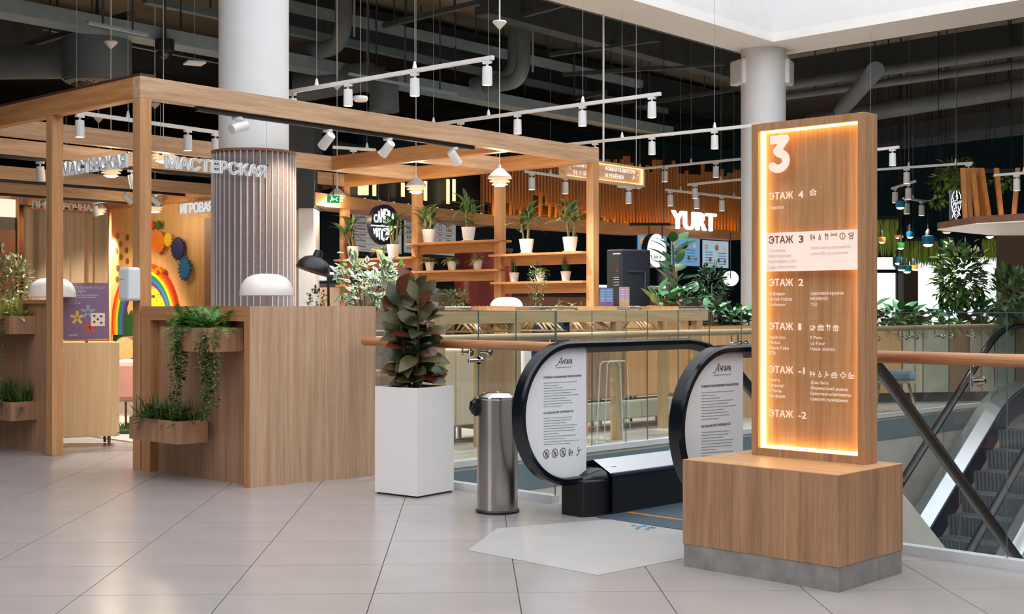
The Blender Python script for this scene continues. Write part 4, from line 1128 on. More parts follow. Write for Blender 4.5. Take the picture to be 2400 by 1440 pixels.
MB().lathe(P(733, 634, 9.55), [(.126, -.009), (.1, .05), (.03, .1)], 32, ax_).build('shade_lining', mat('tan_lining', (150, 112, 84)), tl, smooth=True)
MB().ball(P(752, 622, 9.52), .012).build('joint_knob', mat('copper_knob', (196, 120, 84), rough=.3, metal=.8), tl, smooth=True)
# ================================================================= floor directory on its plinth
TQ = V2(*G(1966, 1391)[:2]); tl_ = (V2(*G(1600, 1328)[:2]) - TQ); tr_ = (V2(*G(2120, 1345)[:2]) - TQ)
LL, LR = tl_.length, tr_.length; tl_.normalize(); tr_ = V2(tl_.y, -tl_.x)
if tr_.x < 0: tr_ = -tr_
PZ = zat(1114.5, TQ.y)
W_plz = wood('walnut_plinth', (156, 112, 80), (196, 152, 116), 0, 'z', fine=44, stripe=.22)
W_plt = wood('walnut_plinth_top', (176, 132, 92), (206, 162, 118), math.atan2(tl_.y, tl_.x), 'h')
W_tot = wood('walnut_directory', (156, 112, 78), (198, 150, 110), 0, 'z', fine=40, stripe=.15)
M_kick = mat('scuffed_grey_kickplate', (150, 146, 142), rough=.5, metal=.35, vary=.2, scale=14)
pln = thing('directory_plinth', 'walnut veneer box plinth with grey kick plate carrying the floor directory', 'plinth', xy(TQ + tl_ * LL / 2 + tr_ * LR / 2, 0))
MB().box(TQ, tl_ * LL, tr_ * LR, .105, PZ - .004).build('body', W_plz, pln, bevel=.002)
MB().box(TQ, tl_ * LL, tr_ * LR, PZ - .0039, PZ).build('top_sheet', W_plt, pln)
MB().box(TQ + (tl_ + tr_) * .004, tl_ * (LL - .008), tr_ * (LR - .008), 0, .1049).build('kick_plate', M_kick, pln)
# directory: frame with lit recess
ta0 = V2(*G(1761, 1066, PZ)[:2]); ta1 = V2(*G(2027, 1090.7, PZ)[:2])
td = (ta1 - ta0); TW = td.length; td.normalize(); tn = V2(td.y, -td.x)
if tn.dot(-ta0) < 0: tn = -tn
TH, TT = zat(262, ta1.y), .115
tot = thing('floor_directory', 'tall lit floor directory with walnut frame, large numeral and floor list', 'sign', xy(ta0 + td * TW / 2 - tn * TT / 2, PZ))
fw = .036; dp_ = .055
def tbox(name, s0, s1, z0, z1, d0, d1, m, bev=0.0, par=None):
    return MB().box(ta0 + td * s0 - tn * d1, td * (s1 - s0), tn * (d1 - d0), z0, z1).build(name, m, par or tot, bevel=bev)
tbox('frame_side', 0, fw, PZ, TH, 0, TT, W_tot, .002); tbox('frame_side', TW - fw, TW, PZ, TH, 0, TT, W_tot, .002)
tbox('frame_top', fw, TW - fw, TH - fw, TH, 0, TT, W_tot); tbox('frame_bottom', fw, TW - fw, PZ, PZ + fw, 0, TT, W_tot)
tbox('back_panel', fw, TW - fw, PZ + fw, TH - fw, dp_, TT, wood('lit_walnut_panel', (184, 128, 84), (222, 170, 122), 0, 'z', fine=34, stripe=.16))
M_led = glow('warm_led_strip', (255, 196, 112), 8.0)
e_ = .004
tbox('led_strip', fw, fw + .013, PZ + fw, TH - fw, dp_ - .030, dp_ - .004, M_led); tbox('led_strip', TW - fw - e_, TW - fw, PZ + fw, TH - fw, dp_ - .030, dp_ - .004, M_led)
tbox('led_strip', fw + .018, TW - fw - e_, TH - fw - .008, TH - fw, dp_ - .030, dp_ - .004, M_led); tbox('led_strip', fw + .018, TW - fw - e_, PZ + fw, PZ + fw + .012, dp_ - .030, dp_ - .004, M_led)
TP = Plane(ta0, td, -.010)
M_txt = mat('pale_directory_letters', (248, 226, 210), rough=.5, vary=.0, emit=((248, 226, 210), .3))  # emission imitates the lit look; the letters themselves are no source
M_brn = mat('brown_directory_letters', (178, 112, 78), rough=.5)
M_pink = mat('pale_pink_print', (232, 204, 192), rough=.5)
def tpos(y): return y
# clear list plates, one per floor, with the pale plate of the current floor
for y0, y1 in ((318, 445), (447, 540), (639, 744), (747, 851), (854, 945), (955, 1040)):
    m = MB(); p0, t0 = onl(1797, TP.A, TP.d); p1, t1 = onl(2013, TP.A, TP.d)
    za, zb2 = zat(y0, p0.y), zat(y1, p0.y)
    m.add([xy(p0, zb2), xy(p1, zb2), xy(p1, za), xy(p0, za)], [(0, 1, 2, 3)]); m.build('list_plate', M_acryl, tot)
m = MB(); p0, t0 = onl(1797, TP.A, TP.d); p1, t1 = onl(2013.5, TP.A, TP.d)
m.box(p0, p1 - p0, TP.n * .003, zat(637, p0.y), zat(547, p0.y)); cur = m.build('current_floor_plate', mat('pale_plate', (240, 220, 208), rough=.45, emit=((240, 214, 196), .35)), tot)  # plate is no lamp; its emission paints in extra brightness
def sl(px, y): return 718 + (y - 718) * (onl(1803, TP.A, TP.d)[0].y / onl(px, TP.A, TP.d)[0].y)   # level line through (1803, y)
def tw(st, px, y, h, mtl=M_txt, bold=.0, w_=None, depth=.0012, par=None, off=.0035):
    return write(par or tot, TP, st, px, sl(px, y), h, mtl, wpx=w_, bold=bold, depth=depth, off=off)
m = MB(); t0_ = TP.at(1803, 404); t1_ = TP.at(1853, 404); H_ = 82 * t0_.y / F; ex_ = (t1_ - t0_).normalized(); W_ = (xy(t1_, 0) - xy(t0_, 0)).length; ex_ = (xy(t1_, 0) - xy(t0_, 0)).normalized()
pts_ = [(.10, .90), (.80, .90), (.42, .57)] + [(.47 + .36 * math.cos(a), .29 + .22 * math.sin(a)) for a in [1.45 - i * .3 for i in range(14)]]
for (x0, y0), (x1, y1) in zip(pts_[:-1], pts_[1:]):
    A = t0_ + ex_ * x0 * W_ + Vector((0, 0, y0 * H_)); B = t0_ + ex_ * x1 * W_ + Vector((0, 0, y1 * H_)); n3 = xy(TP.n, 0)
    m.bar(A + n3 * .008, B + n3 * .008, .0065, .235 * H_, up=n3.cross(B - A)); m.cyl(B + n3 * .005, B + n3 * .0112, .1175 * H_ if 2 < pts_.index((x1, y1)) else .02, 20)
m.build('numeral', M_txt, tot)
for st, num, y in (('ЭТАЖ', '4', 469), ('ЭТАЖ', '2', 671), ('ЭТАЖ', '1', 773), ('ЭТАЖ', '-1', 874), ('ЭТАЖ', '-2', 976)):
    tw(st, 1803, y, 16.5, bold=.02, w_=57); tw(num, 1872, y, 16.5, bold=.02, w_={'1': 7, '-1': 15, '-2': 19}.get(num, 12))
tw('ЭТАЖ', 1803, 571.5, 17, M_brn, .015, 57); tw('3', 1873, 571.5, 17, M_brn, .015, 11)
cols = (('Терраса', 1803, 491), ('М.Видео', 1803, 692.5), ('Читай-Город', 1803, 705), ('Colizeum', 1803, 717.5), ('Цирковой кружок', 1901, 692), ('МОЖНО', 1901, 704.5), ('TÚ!', 1901, 717.5),
        ('Apple box', 1803, 793.5), ('Miniso', 1803, 806), ('Maple Cake', 1803, 818.5), ('ВТБ', 1803, 831), ('Il Patio', 1901, 793), ('Le Futur', 1901, 806), ('Наше золото', 1901, 819),
        ('Лента', 1803, 894), ('Галамарт', 1803, 906.5), ('4 Лапы', 1803, 919), ('Неоферм', 1803, 931), ('Дом быта', 1901, 895.5), ('Фермерский рынок', 1901, 908), ('Банкоматы/автоматы', 1901, 920.5), ('самообслуживания', 1901, 933))
wid = {'Терраса': 34, 'М.Видео': 37, 'Читай-Город': 54, 'Colizeum': 38, 'Цирковой кружок': 78, 'МОЖНО': 40, 'TÚ!': 15, 'Apple box': 39, 'Miniso': 26, 'Maple Cake': 47, 'ВТБ': 16, 'Il Patio': 27, 'Le Futur': 34, 'Наше золото': 56, 'Лента': 25, 'Галамарт': 37, '4 Лапы': 29, 'Неоферм': 38, 'Дом быта': 41, 'Фермерский рынок': 87, 'Банкоматы/автоматы': 94, 'самообслуживания': 86}
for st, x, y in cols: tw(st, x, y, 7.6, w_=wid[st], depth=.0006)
for st, x, y, w_ in (('Гостиная', 1803, 591.5, 38), ('Мастерская', 1803, 604, 52), ('Кинотеатр CGV', 1803, 617, 66), ('Lego Education', 1803, 629.5, 64), ('Банкоматы/автоматы', 1901, 588, 94), ('самообслуживания', 1901, 601, 87)):
    tw(st, x, y, 7.2, M_pink, w_=w_, depth=.0006, par=cur)
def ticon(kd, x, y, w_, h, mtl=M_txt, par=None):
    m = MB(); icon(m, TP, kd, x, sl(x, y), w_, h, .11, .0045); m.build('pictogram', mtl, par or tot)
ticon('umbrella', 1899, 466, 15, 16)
for kd, x, w_ in (('men', 1900, 12), ('chair', 1918, 9), ('fork', 1934, 9), ('bow', 1949, 13), ('info', 1969, 13), ('shirt', 1990, 12)): ticon(kd, x, 568 - (4 if kd == 'bow' else 0), w_, 15, M_brn, cur)
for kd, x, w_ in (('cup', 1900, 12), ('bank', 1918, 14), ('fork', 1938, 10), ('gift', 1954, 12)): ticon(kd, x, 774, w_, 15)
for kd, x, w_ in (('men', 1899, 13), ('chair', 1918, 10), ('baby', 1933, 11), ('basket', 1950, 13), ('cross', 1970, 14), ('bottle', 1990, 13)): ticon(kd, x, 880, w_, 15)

# ================================================================= white planter with rubber plant
PF = V2(*G(978, 1169)[:2]); pa = V2(*G(876, 1157)[:2]) - PF; pb = V2(*G(1082, 1157)[:2]) - PF
sz = (pa.length + pb.length) / 2; pa.normalize(); pbn = V2(pa.y, -pa.x)
if pbn.x < 0: pbn = -pbn
pa *= sz; pb = pbn * sz; ph = zat(911, PF.y)
pt = thing('floor_planter', 'tall square white planter on the tiles beside the counter', 'planter', xy(PF + (pa + pb) / 2, 0))
th = .022
un, vn = pa.normalized(), pb.normalized()
for o, a, b in ((PF, pa, vn * th), (PF + pb - vn * th, pa, vn * th), (PF + vn * th, pb - vn * 2 * th, un * th), (PF + pa - un * th + vn * th, pb - vn * 2 * th, un * th)):
    MB().box(o, a, b, .012, ph).build('side', mat('white_planter_lacquer', (240, 234, 232), rough=.45, vary=.01), pt)
MB().box(PF + (un + vn) * .01, pa - un * .02, pb - vn * .02, 0, .012).build('plinth', mat('dark_plinth', (60, 40, 36)), pt)
MB().box(PF + (un + vn) * th, pa - un * 2 * th, pb - vn * 2 * th, .012, ph - .03).build('soil', M_soil, pt)
pc = xy(PF + (pa + pb) / 2, ph - .03)
rp = thing('rubber_plant', 'dark glossy rubber plant with some red leaves in the white planter', 'plant', pc)
rnd = random.Random(5)
L1 = [leafproto('rub%d' % k, ML_rub, .56, c, .18, 7, 1.5) for k, c in enumerate((.15, .35, .6))]; L2 = leafproto('rubred', ML_rubred, .56, .3, .18, 7, 1.5)
HT = zat(625, pc.y) - pc.z
for s in range(5):
    a0 = s * 1.257; off = Vector((math.cos(a0), math.sin(a0), 0)) * (.11 if s else .0); ht = HT * (.84 if s == 0 else rnd.uniform(.6, .8))
    st_ = [pc + off * .3, pc + off * .8 + Vector((0, 0, ht * .5)), pc + off * 1.1 + Vector((0, 0, ht))]
    MB().tube(st_, [.012, .009, .005], 8).build('stem', M_stem, rp, smooth=True)
    nl = 34 if s == 0 else 28
    for k in range(nl):
        f = .10 + .90 * (k + rnd.random() * .5) / nl; p = st_[0].lerp(st_[1], f * 2) if f < .5 else st_[1].lerp(st_[2], f * 2 - 1)
        a = k * 2.4 + s; el = .15 + 1.0 * f ** 2 + rnd.uniform(-.3, .3)
        d = Vector((math.cos(a) * math.cos(el), math.sin(a) * math.cos(el), math.sin(el)))
        sc_ = rnd.uniform(.15, .21)
        if pxof(p + d * sc_) < 884 or pxof(p + d * sc_) > 1060: d = (d + Vector((-.9 * (1 if pxof(p) > 970 else -1), 0, .4))).normalized()
        leafpart(rp, L2 if rnd.random() < .13 else rnd.choice(L1), p, d, (rnd.uniform(-.4, .4), rnd.uniform(-1.6, -.2), .8), sc_)

# ================================================================= steel bin
bc = G(1166, 1200); bc.z = 0
r = 48.5 * bc.y / F; bh = zat(938, bc.y - r); lt = zat(920, bc.y)
bn = thing('litter_bin', 'cylindrical brushed steel bin with bag ends poking out under its lid', 'bin', bc)
MB().lathe(bc, [(0, .012), (r * .985, .012), (r * .985, bh)], 48).build('body', M_steel, bn, smooth=True)
MB().lathe(bc, [(0, 0), (r * 1.06, 0), (r * 1.06, .012), (r * 1.0, .02), (r * .985, .02)], 48).build('base_ring', M_blackm, bn, smooth=True)
MB().lathe(bc, [(r * .985, bh - .004), (r * 1.0, bh), (r * .985, bh + .012), (r * .72, lt - .004), (r * .66, lt), (0, lt + .004)], 48).build('lid', M_chrome, bn, smooth=True)
for a, s in ((math.pi * 1.03, 1.0), (-.30, .75)):
    m = MB(); rr_ = random.Random(9)
    c = bc + Vector((math.cos(a) * r * 1.08, math.sin(a) * r * 1.0 - .03, bh - .045))
    m.ball(c, (.032 * s, .03 * s, .05 * s), 12, 9)
    m.v = [v + rv(rr_, .007) for v in m.v]
    m.build('bag_end', mat('black_bag', (16, 17, 20), rough=.25), bn, smooth=True)

# ================================================================= variegated fig and small plants behind the counter
vc = P(862, 716, 10.2)
vf = thing('variegated_fig', 'bushy fig with cream edged leaves behind the counter', 'plant', (vc.x, vc.y, .74))
MB().lathe((vc.x, vc.y, .74), [(0, 0), (.11, 0), (.14, .26), (.13, .27), (0, .25)], 24).build('pot', mat('grey_pot', (120, 116, 110)), vf, smooth=True)
LV = [leafproto('var%d' % k, ML_var, .5, c, .12, 4) for k, c in enumerate((.1, .35))]; LM = leafproto('lime', ML_lime, .5, .3, .1, 4)
rnd = random.Random(21)
bpts = []
for (x, y) in ((800, 600), (830, 585), (790, 640), (850, 620), (880, 640), (905, 600), (930, 610), (950, 618), (870, 670), (820, 680), (900, 690), (840, 650), (800, 700), (910, 640), (945, 640)):
    e = P(x + rnd.uniform(-6, 6), y, vc.y + rnd.uniform(-.25, .25)); bpts.append(e)
    b0 = Vector((vc.x + rnd.uniform(-.03, .03), vc.y, .98)); mid = b0.lerp(e, .5) + Vector((0, 0, .1))
    MB().tube([b0, mid, e], [.006, .004, .002], 5).build('stem', M_stem, vf)
    for k in range(17):
        f = rnd.uniform(.35, 1.0); p = mid.lerp(e, (f - .35) / .65) + rv(rnd, .035); d = rv(rnd) + Vector((0, -.2, .1)) + (e - mid).normalized() * .5
        leafpart(vf, LM if rnd.random() < .12 else rnd.choice(LV), p, d, (0, -.6, 1), rnd.uniform(.06, .09))
sp_ = P(745, 716, 10.0)
potted('small_shrub', 'small dark leaved shrub beside the task lamp', Vector((sp_.x, sp_.y, .74)), lambda m: (bush(m, P(742, 706, 10.0), (.08, .07, .10), 130, .035, .018, random.Random(2)), m.tube([(sp_.x, sp_.y, .74), P(742, 706, 10.0)], .006, 5)), ML_ivy)
potted('fern', 'bright fern at the foot of the variegated fig', P(905, 705, 9.9) - Vector((0, 0, .3)), lambda m: fern(m, P(905, 714, 9.9), 26, .14, random.Random(4), (.08, .05)), ML_fern)
oc = P(32, 690, 11.9)
ol = thing('leafy_shrub', 'soft olive green leafy shrub behind the outer planter', 'plant', (oc.x, oc.y, 0))
m = MB(); bush(m, P(30, 668, 11.95), (.19, .14, .27), 560, .07, .026, random.Random(6), .2, .15, 3, .2); m.build('foliage', leafmat('olive_leaf', (104, 112, 74), (160, 164, 120)), ol, kind='stuff')
MB().tube([(oc.x, oc.y, 0), (oc.x, oc.y, .9), P(30, 660, 11.95)], .012, 6).build('stem', M_stem, ol)
MB().lathe((oc.x, oc.y, 0), [(0, 0), (.13, 0), (.16, .35), (.15, .36), (0, .34)], 20).build('pot', M_pot, ol, smooth=True)

# ================================================================= white pots on the shelves
def onshelf(px, d_hint, z):
    q, t = onl(px, GA(Lc - .05, 0), D_); return xy(q, z)
def cornplant(px, shelf, label, seed, hgt=.42, lean=0):
    b = onshelf(px, 0, SH[shelf]); rnd = random.Random(seed)
    t = thing('potted_corn_plant', label, 'potted plant', b, 'striped plants in white pots')
    MB().lathe(b, [(0, 0), (.075, 0), (.082, .012), (.07, .015), (0, .015)], 24).build('saucer', M_pot, t, smooth=True)
    MB().lathe(b, [(0, .012), (.058, .012), (.066, .04), (.084, .165), (.078, .166), (.074, .15), (0, .15)], 28).build('pot', M_pot, t, smooth=True)
    MB().lathe(b, [(0, .155), (.075, .152)], 20).build('soil', M_soil, t)
    lf = [leafproto('corn%d' % k, ML_corn, .25, c, .25, 7) for k, c in enumerate((.25, .55, .85))]
    for s in range(3):
        a = s * 2.1 + seed; o = b + Vector((math.cos(a) * .03, math.sin(a) * .03, .15)); h = hgt * rnd.uniform(.25, .62)
        tp = o + Vector((math.cos(a) * .03 + lean, math.sin(a) * .03, h))
        MB().tube([o, tp], [.011, .009], 8).build('cane', M_cane, t, smooth=True)
        for k in range(8):
            aa = a + k * 2.4; el = rnd.uniform(.25, 1.25)
            leafpart(t, rnd.choice(lf), tp - Vector((0, 0, .03 * k * rnd.random())), (math.cos(aa) * math.cos(el), math.sin(aa) * math.cos(el), math.sin(el)), (0, 0, 1), rnd.uniform(.16, .26))
cornplant(1005, 0, 'striped leafy plant in a white pot on the upper shelf, next to the second post', 1)
cornplant(1098, 0, 'tall striped plant with three canes in a white pot on the upper shelf', 2, .55)
cornplant(1234, 2, 'striped plant in a white pot beside the third shelf post', 3, .55)
cornplant(1336, 2, 'striped plant in a white pot with one raised leaf near the end post', 4, .62)
cornplant(828, 4, 'leggy striped plant in a white pot on the shelf by the far post', 5, .5, -.06)
cornplant(922, 4, 'striped plant in a white pot before the round black cafe sign', 6, .6)
def smallpot(px, shelf, label, kind, seed):
    b = onshelf(px, 0, SH[shelf]); rnd = random.Random(seed); t = thing('potted_grass', label, 'potted plant', b, 'small white pots on the lower shelves')
    MB().lathe(b, [(0, 0), (.040, 0), (.058, .105), (.053, .106), (.05, .09), (0, .09)], 24).build('pot', M_pot, t, smooth=True)
    m = MB(); c = b + Vector((0, 0, .09))
    if kind == 'fern': fern(m, c, 34, .17, rnd, (.03, .03), None, (.4, .9), (.4, 1.3))
    else: grass(m, c, 70, .15, rnd, (.035, .035), None, .5, .009)
    m.build('foliage', ML_yel if kind == 'fern' else ML_grass, t, kind='stuff')
for px, sh, kd, lab in ((1007, 1, 'fern', 'small fern in a white pot on the lower shelf beside the second post'), (1059, 1, 'fern', 'small fern in a white pot midway on the lower shelf'), (1119, 1, 'fern', 'small fern in a white pot on the lower shelf near the third post'),
                        (1205, 3, 'grass', 'small grass in a white pot beside the third post'), (1266, 3, 'fern', 'small fern in a white pot half hidden by a thin shrub'), (1326, 3, 'grass', 'small upright grass in a white pot near the end post'), (892, 4, 'fern', 'small fern in a white pot between two striped plants')):
    smallpot(px, sh, lab, kd, px)

# ================================================================= playroom wall, curtain and their furnishings
M_ply = wood('warm_plywood_wall', (196, 148, 92), (222, 178, 120), 0, 'z', fine=16)
d7 = onl(499, GA(Lc, 0), D_)[1]; dK = 10.0
pw = MB().box(GA(Lc, d7), D_ * (dK - d7), C_ * .08, 0, 2.74).build('wall_playroom', M_ply, None, kind='structure'); tag(pw, 'warm plywood wall of the playroom with toy gears and rainbow')
MB().box(GA(Lc - .01, d7 - .05), D_ * .05, C_ * .12, 0, 2.74).build('end_trim', M_white, pw)
WPl = Plane(GA(Lc, 0), D_)
MB().box(GA(Lc - .006, onl(480, GA(Lc, 0), D_)[1]), D_ * -.28, C_ * .006, 0, WPl.at(480, 512).z).build('door_reveal', mat('taupe_door', (146, 112, 92)), pw)
def wq(px, py, off=.03):
    t, z = WPl.tz(px, py); return t, z
def gear(label, px, py, rpx, rgb, teeth, depth_t, spiky=False):
    t0, z0 = wq(px, py); R = rpx * onl(px, WPl.A, WPl.d)[0].y / F; n = teeth * (2 if spiky else 6); pts = []
    for k in range(n):
        a = 2 * math.pi * k / n
        if spiky: rr = R if k % 2 == 0 else R * depth_t
        else: rr = R * (1 - depth_t * (0.5 + .5 * math.cos(a * teeth)))
        pts.append((t0 + rr * math.cos(a), z0 + rr * math.sin(a)))
    o0, o1 = .05, .08; nn = len(pts); m = MB()
    m.add([WPl.pt(t, z, o0) for t, z in pts] + [WPl.pt(t, z, o1) for t, z in pts], [tuple(range(nn)), tuple(range(2 * nn - 1, nn - 1, -1))] + [(i, (i + 1) % nn, nn + (i + 1) % nn, nn + i) for i in range(nn)])
    c0 = WPl.pt(t0, z0, 0); t_ = thing('toy_gear', label, 'toy gear', WPl.pt(t0, z0 - R, .06))
    m.build('gear_disc', mat('toy_' + label.split()[0] + str(px), rgb, rough=.4, vary=.02), t_)
    MB().cyl(c0, WPl.pt(t0, z0, .06), .02, 12).build('axle', M_stem, t_)
gear('red star shaped toy gear on the playroom wall', 368, 529, 11, (206, 62, 32), 8, .55, True)
gear('small green toy gear on the playroom wall', 380, 528, 11, (44, 110, 40), 9, .7, True)
gear('large orange toy gear on the playroom wall', 380, 568, 27, (240, 128, 30), 18, .1)
gear('yellow toy gear on the playroom wall', 403, 563, 17, (236, 196, 36), 12, .2)
gear('navy scalloped toy gear on the playroom wall', 426, 583, 27, (28, 32, 92), 16, .12)
gear('blue sun shaped toy gear on the playroom wall', 442, 630, 29, (34, 104, 150), 16, .68, True)
t0, z0 = wq(345, 760)
rb = thing('rainbow_panel', 'wooden rainbow fixed to the playroom wall above the counter', 'rainbow', WPl.pt(t0, .75, .03))
zc = z0; Zr = onl(345, WPl.A, WPl.d)[0].y
for k, rgb in enumerate(((214, 66, 28), (238, 130, 30), (246, 206, 40), (34, 120, 60), (32, 112, 178), (84, 52, 122))):
    R0, R1 = (143 - k * 8) * Zr / F, (143 - (k + 1) * 8) * Zr / F; m = MB(); pts = []
    for i in range(29): a = math.pi * i / 28; pts.append((math.cos(a), math.sin(a)))
    ring = [(t0 + R0, .75 - zc)] ; vs = []
    prof = [(R0, R1)]
    outer = [(t0 + R0, .75)] + [(t0 + R0 * c, zc + R0 * s) for c, s in pts] + [(t0 - R0, .75)]
    inner = [(t0 + R1, .75)] + [(t0 + R1 * c, zc + R1 * s) for c, s in pts] + [(t0 - R1, .75)]
    nn = len(outer); th_ = .03 + .006 * (6 - k)
    vs = [WPl.pt(t, z, th_) for t, z in outer] + [WPl.pt(t, z, th_) for t, z in inner] + [WPl.pt(t, z, 0.002) for t, z in outer] + [WPl.pt(t, z, .002) for t, z in inner]
    fs = []
    for i in range(nn - 1): fs += [(i, i + 1, nn + i + 1, nn + i), (i, 2 * nn + i, 2 * nn + i + 1, i + 1), (nn + i, nn + i + 1, 3 * nn + i + 1, 3 * nn + i)]
    m.add(vs, fs); m.build('stripe', mat('rainbow_%d' % k, rgb, rough=.4, vary=.02), rb)
m = MB(); tt, zz = wq(388, 645)
for i in range(9):
    a = .5 + 2.0 * i / 8; p = WPl.pt(tt + .02 + .1 * math.cos(a), zz + .16 * math.sin(a) - .06, .09)
    if i: m.bar(pp, p, .05, .05)
    pp = p
m.build('orange_handle', MATS['rainbow_1'], rb)
def blob(name, label, cat, pts, rgb, off0, off1, base):
    t_ = None; m = MB(); q = [wq(*p) for p in pts]; nn = len(q)
    m.add([WPl.pt(t, z, off0) for t, z in q] + [WPl.pt(t, z, off1) for t, z in q], [tuple(range(nn)), tuple(range(2 * nn - 1, nn - 1, -1))] + [(i, (i + 1) % nn, nn + (i + 1) % nn, nn + i) for i in range(nn)])
    return m.build(name, mat(label.split()[0] + '_board_' + name, rgb, rough=.45, vary=.02), None, label=label, cat=cat)
cl = blob('puzzle_board', 'yellow cloud shaped puzzle board on the playroom wall', 'puzzle', [(350, 760), (350, 690), (358, 678), (366, 682), (372, 676), (380, 679), (384, 688), (392, 690), (397, 700), (396, 712), (404, 720), (404, 760)], (244, 210, 30), .002, .03, .8)
m = MB(); a, b = wq(360, 690), wq(366, 700); m.obox(WPl.pt((a[0] + b[0]) / 2, (a[1] + b[1]) / 2, .034), xy(WPl.d, 0) * .05, (0, 0, .02), xy(WPl.n, 0) * .004); m.build('purple_piece', MATS['rainbow_5'], cl)
m = MB()
for u0, v0, u1, v1 in ((372, 690, 380, 690), (372, 690, 371, 706), (380, 690, 379, 700), (371, 706, 376, 707), (384, 708, 384, 716)):
    m.bar(WPl.at(u0, v0) + xy(WPl.n, 0) * .031, WPl.at(u1, v1) + xy(WPl.n, 0) * .031, .008, .006)
m.build('maze_slot', mat('dark_slot', (96, 74, 20)), cl, kind='stuff')
tr = blob('tree_board', 'dark green fir tree cut-out low on the playroom wall', 'cut-out', [(269, 800), (269, 745), (275, 728), (280, 745), (285, 735), (290, 712), (295, 705), (300, 735), (304, 742), (310, 728), (316, 745), (316, 800)], (18, 74, 26), .004, .03, .8)
m = MB()
for (x, y) in ((276, 553), (299, 557), (283, 572), (273, 588), (297, 587), (284, 603), (299, 613), (276, 629), (275, 655), (300, 640)):
    tt, zz = wq(x, y); m.cyl(WPl.pt(tt, zz, .001), WPl.pt(tt, zz, .006), .05, 16)
tag(m.build('peg_hole', mat('peg_hole_shadow', (120, 84, 54)), pw), kind='stuff')
# curtain along the rear, letters above it
curt = MB(); c0, c1_ = onl(47, GA(0, dK), C_)[1], Lc - .12
n = 190
for i in range(n):
    x = c0 + (c1_ - c0) * i / n; x2 = c0 + (c1_ - c0) * (i + 1) / n
    f = lambda q: .055 * math.sin(q * 12) + .03 * math.sin(q * 29 + 1) + .01 * math.sin(q * 61)
    a, b = GA(x, dK - .12 + f(x)), GA(x2, dK - .12 + f(x2))
    curt.add([xy(a, .02), xy(b, .02), xy(b, 2.70), xy(a, 2.70)], [(0, 1, 2, 3)])
curt.build('curtain', mat('taupe_curtain', (156, 140, 122), rough=.9, vary=.06, scale=40), None, label='floor length taupe curtain at the rear of the pergola', cat='curtain', smooth=True)
tag(MB().box(GA(.1, dK + .12), C_ * (Lc), D_ * .06, 0, 2.74).build('wall_rear_partition', wood('dark_ply', (130, 84, 56), (160, 108, 74), 0, 'z'), None, kind='structure'), 'brown partition wall behind the curtain')
CPl = Plane(GA(0, dK - .22), C_)
lt_ = thing('curtain_sign', 'raised white letters above the taupe curtain', 'sign', CPl.at(150, 495))
write(lt_, CPl, 'ПРИМЕРОЧНАЯ', 74, 486, 15, M_letter, wpx=150, bold=.02, depth=.02)
MB().bar(CPl.at(60, 487) - xy(CPl.n, 0) * .02, CPl.at(240, 502) - xy(CPl.n, 0) * .02, .02, .03).build('mounting_bar', MATS['dark_ply'], lt_)
EPl = Plane(GA(0, dK - .05), C_)
ep = thing('fitting_room_front', 'oak door front with white letters and lit white top panel left of the curtain', 'door front', xy(onl(15, EPl.A, EPl.d)[0], 0))
m = MB(); rect(m, EPl, -60, 462, 34, 505, 0, .03); m.build('lit_panel', glow('warm_white_panel', (255, 238, 210), 1.1), ep)  # emission stands in for lamplight falling on the white panel
m = MB(); rect(m, EPl, -60, 535, 34, 900, 0, .03); m.build('door_leaf', MATS['dark_ply'], ep)
m = MB(); rect(m, EPl, -60, 505, 38, 535, 0, .02); m.build('transom', mat('grey_transom', (96, 88, 78)), ep)
m = MB(); rect(m, EPl, 36, 462, 40, 900, 0, .06); m.build('oak_stile', W_z, ep)
write(ep, EPl, 't', -3, 592, 32, M_letter, wpx=10, bold=.03, depth=.01, off=.04); write(ep, EPl, 'o', -4, 611, 11, M_letter, wpx=9, bold=.02, depth=.01, off=.04)

# ================================================================= cabinet, easel poster, pouf, logs, turf
KA = P(280, 900, 11.15); kd = V2(.9, .40).normalized(); kn = V2(-kd.y, kd.x)
k0 = V2(KA.x, KA.y) - kd * .66
cb = thing('sideboard', 'pale oak sideboard on thin round legs behind the outer post', 'cabinet', xy(k0 + kd * .33 + kn * .2, 0))
ktop, kbot = zat(803, 11.15), zat(1022, 11.15)
W_pale = wood('pale_oak', (214, 172, 124), (236, 200, 152), 0, 'z', fine=20)
MB().box(k0, kd * .66, kn * .42, kbot, ktop).build('carcass', W_pale, cb, bevel=.003)
MB().box(k0 + kd * .004 - kn * .006, kd * .652, kn * .006, kbot + .004, ktop - .02).build('door', W_pale, cb)
for a, b in ((.06, .05), (.58, .05), (.06, .36), (.58, .36)):
    q = k0 + kd * a + kn * b; MB().cyl(xy(q, 0), xy(q, kbot), .011, 10, .016).build('leg', wood('walnut_leg', (110, 66, 42), (134, 86, 58)), cb, smooth=True)
PPl = Plane(k0 + kn * .12, kd)
ez = thing('poster_easel', 'purple event poster on a small wooden easel standing on the sideboard', 'poster', PPl.at(203, 800))
m = MB(); p0, _ = onl(138, PPl.A, PPl.d); p1, _ = onl(255, PPl.A, PPl.d); zA, zB = zat(664, p1.y), zat(795, p1.y)
m.box(p0, p1 - p0, PPl.n * -.01, zB, zA); ps = m.build('poster', mat('purple_poster', (132, 104, 136), rough=.6, vary=.02), ez)
MB().bar(PPl.at(204, 655) - xy(PPl.n, 0) * .02, xy(V2(*PPl.at(204, 655)[:2]), ktop) - xy(PPl.n, 0) * .02, .02).build('easel_mast', wood('easel_wood', (176, 110, 52), (206, 140, 76)), ez)
MB().bar(PPl.at(150, 797), PPl.at(255, 799), .03, .014).build('easel_ledge', MATS['easel_wood'], ez)
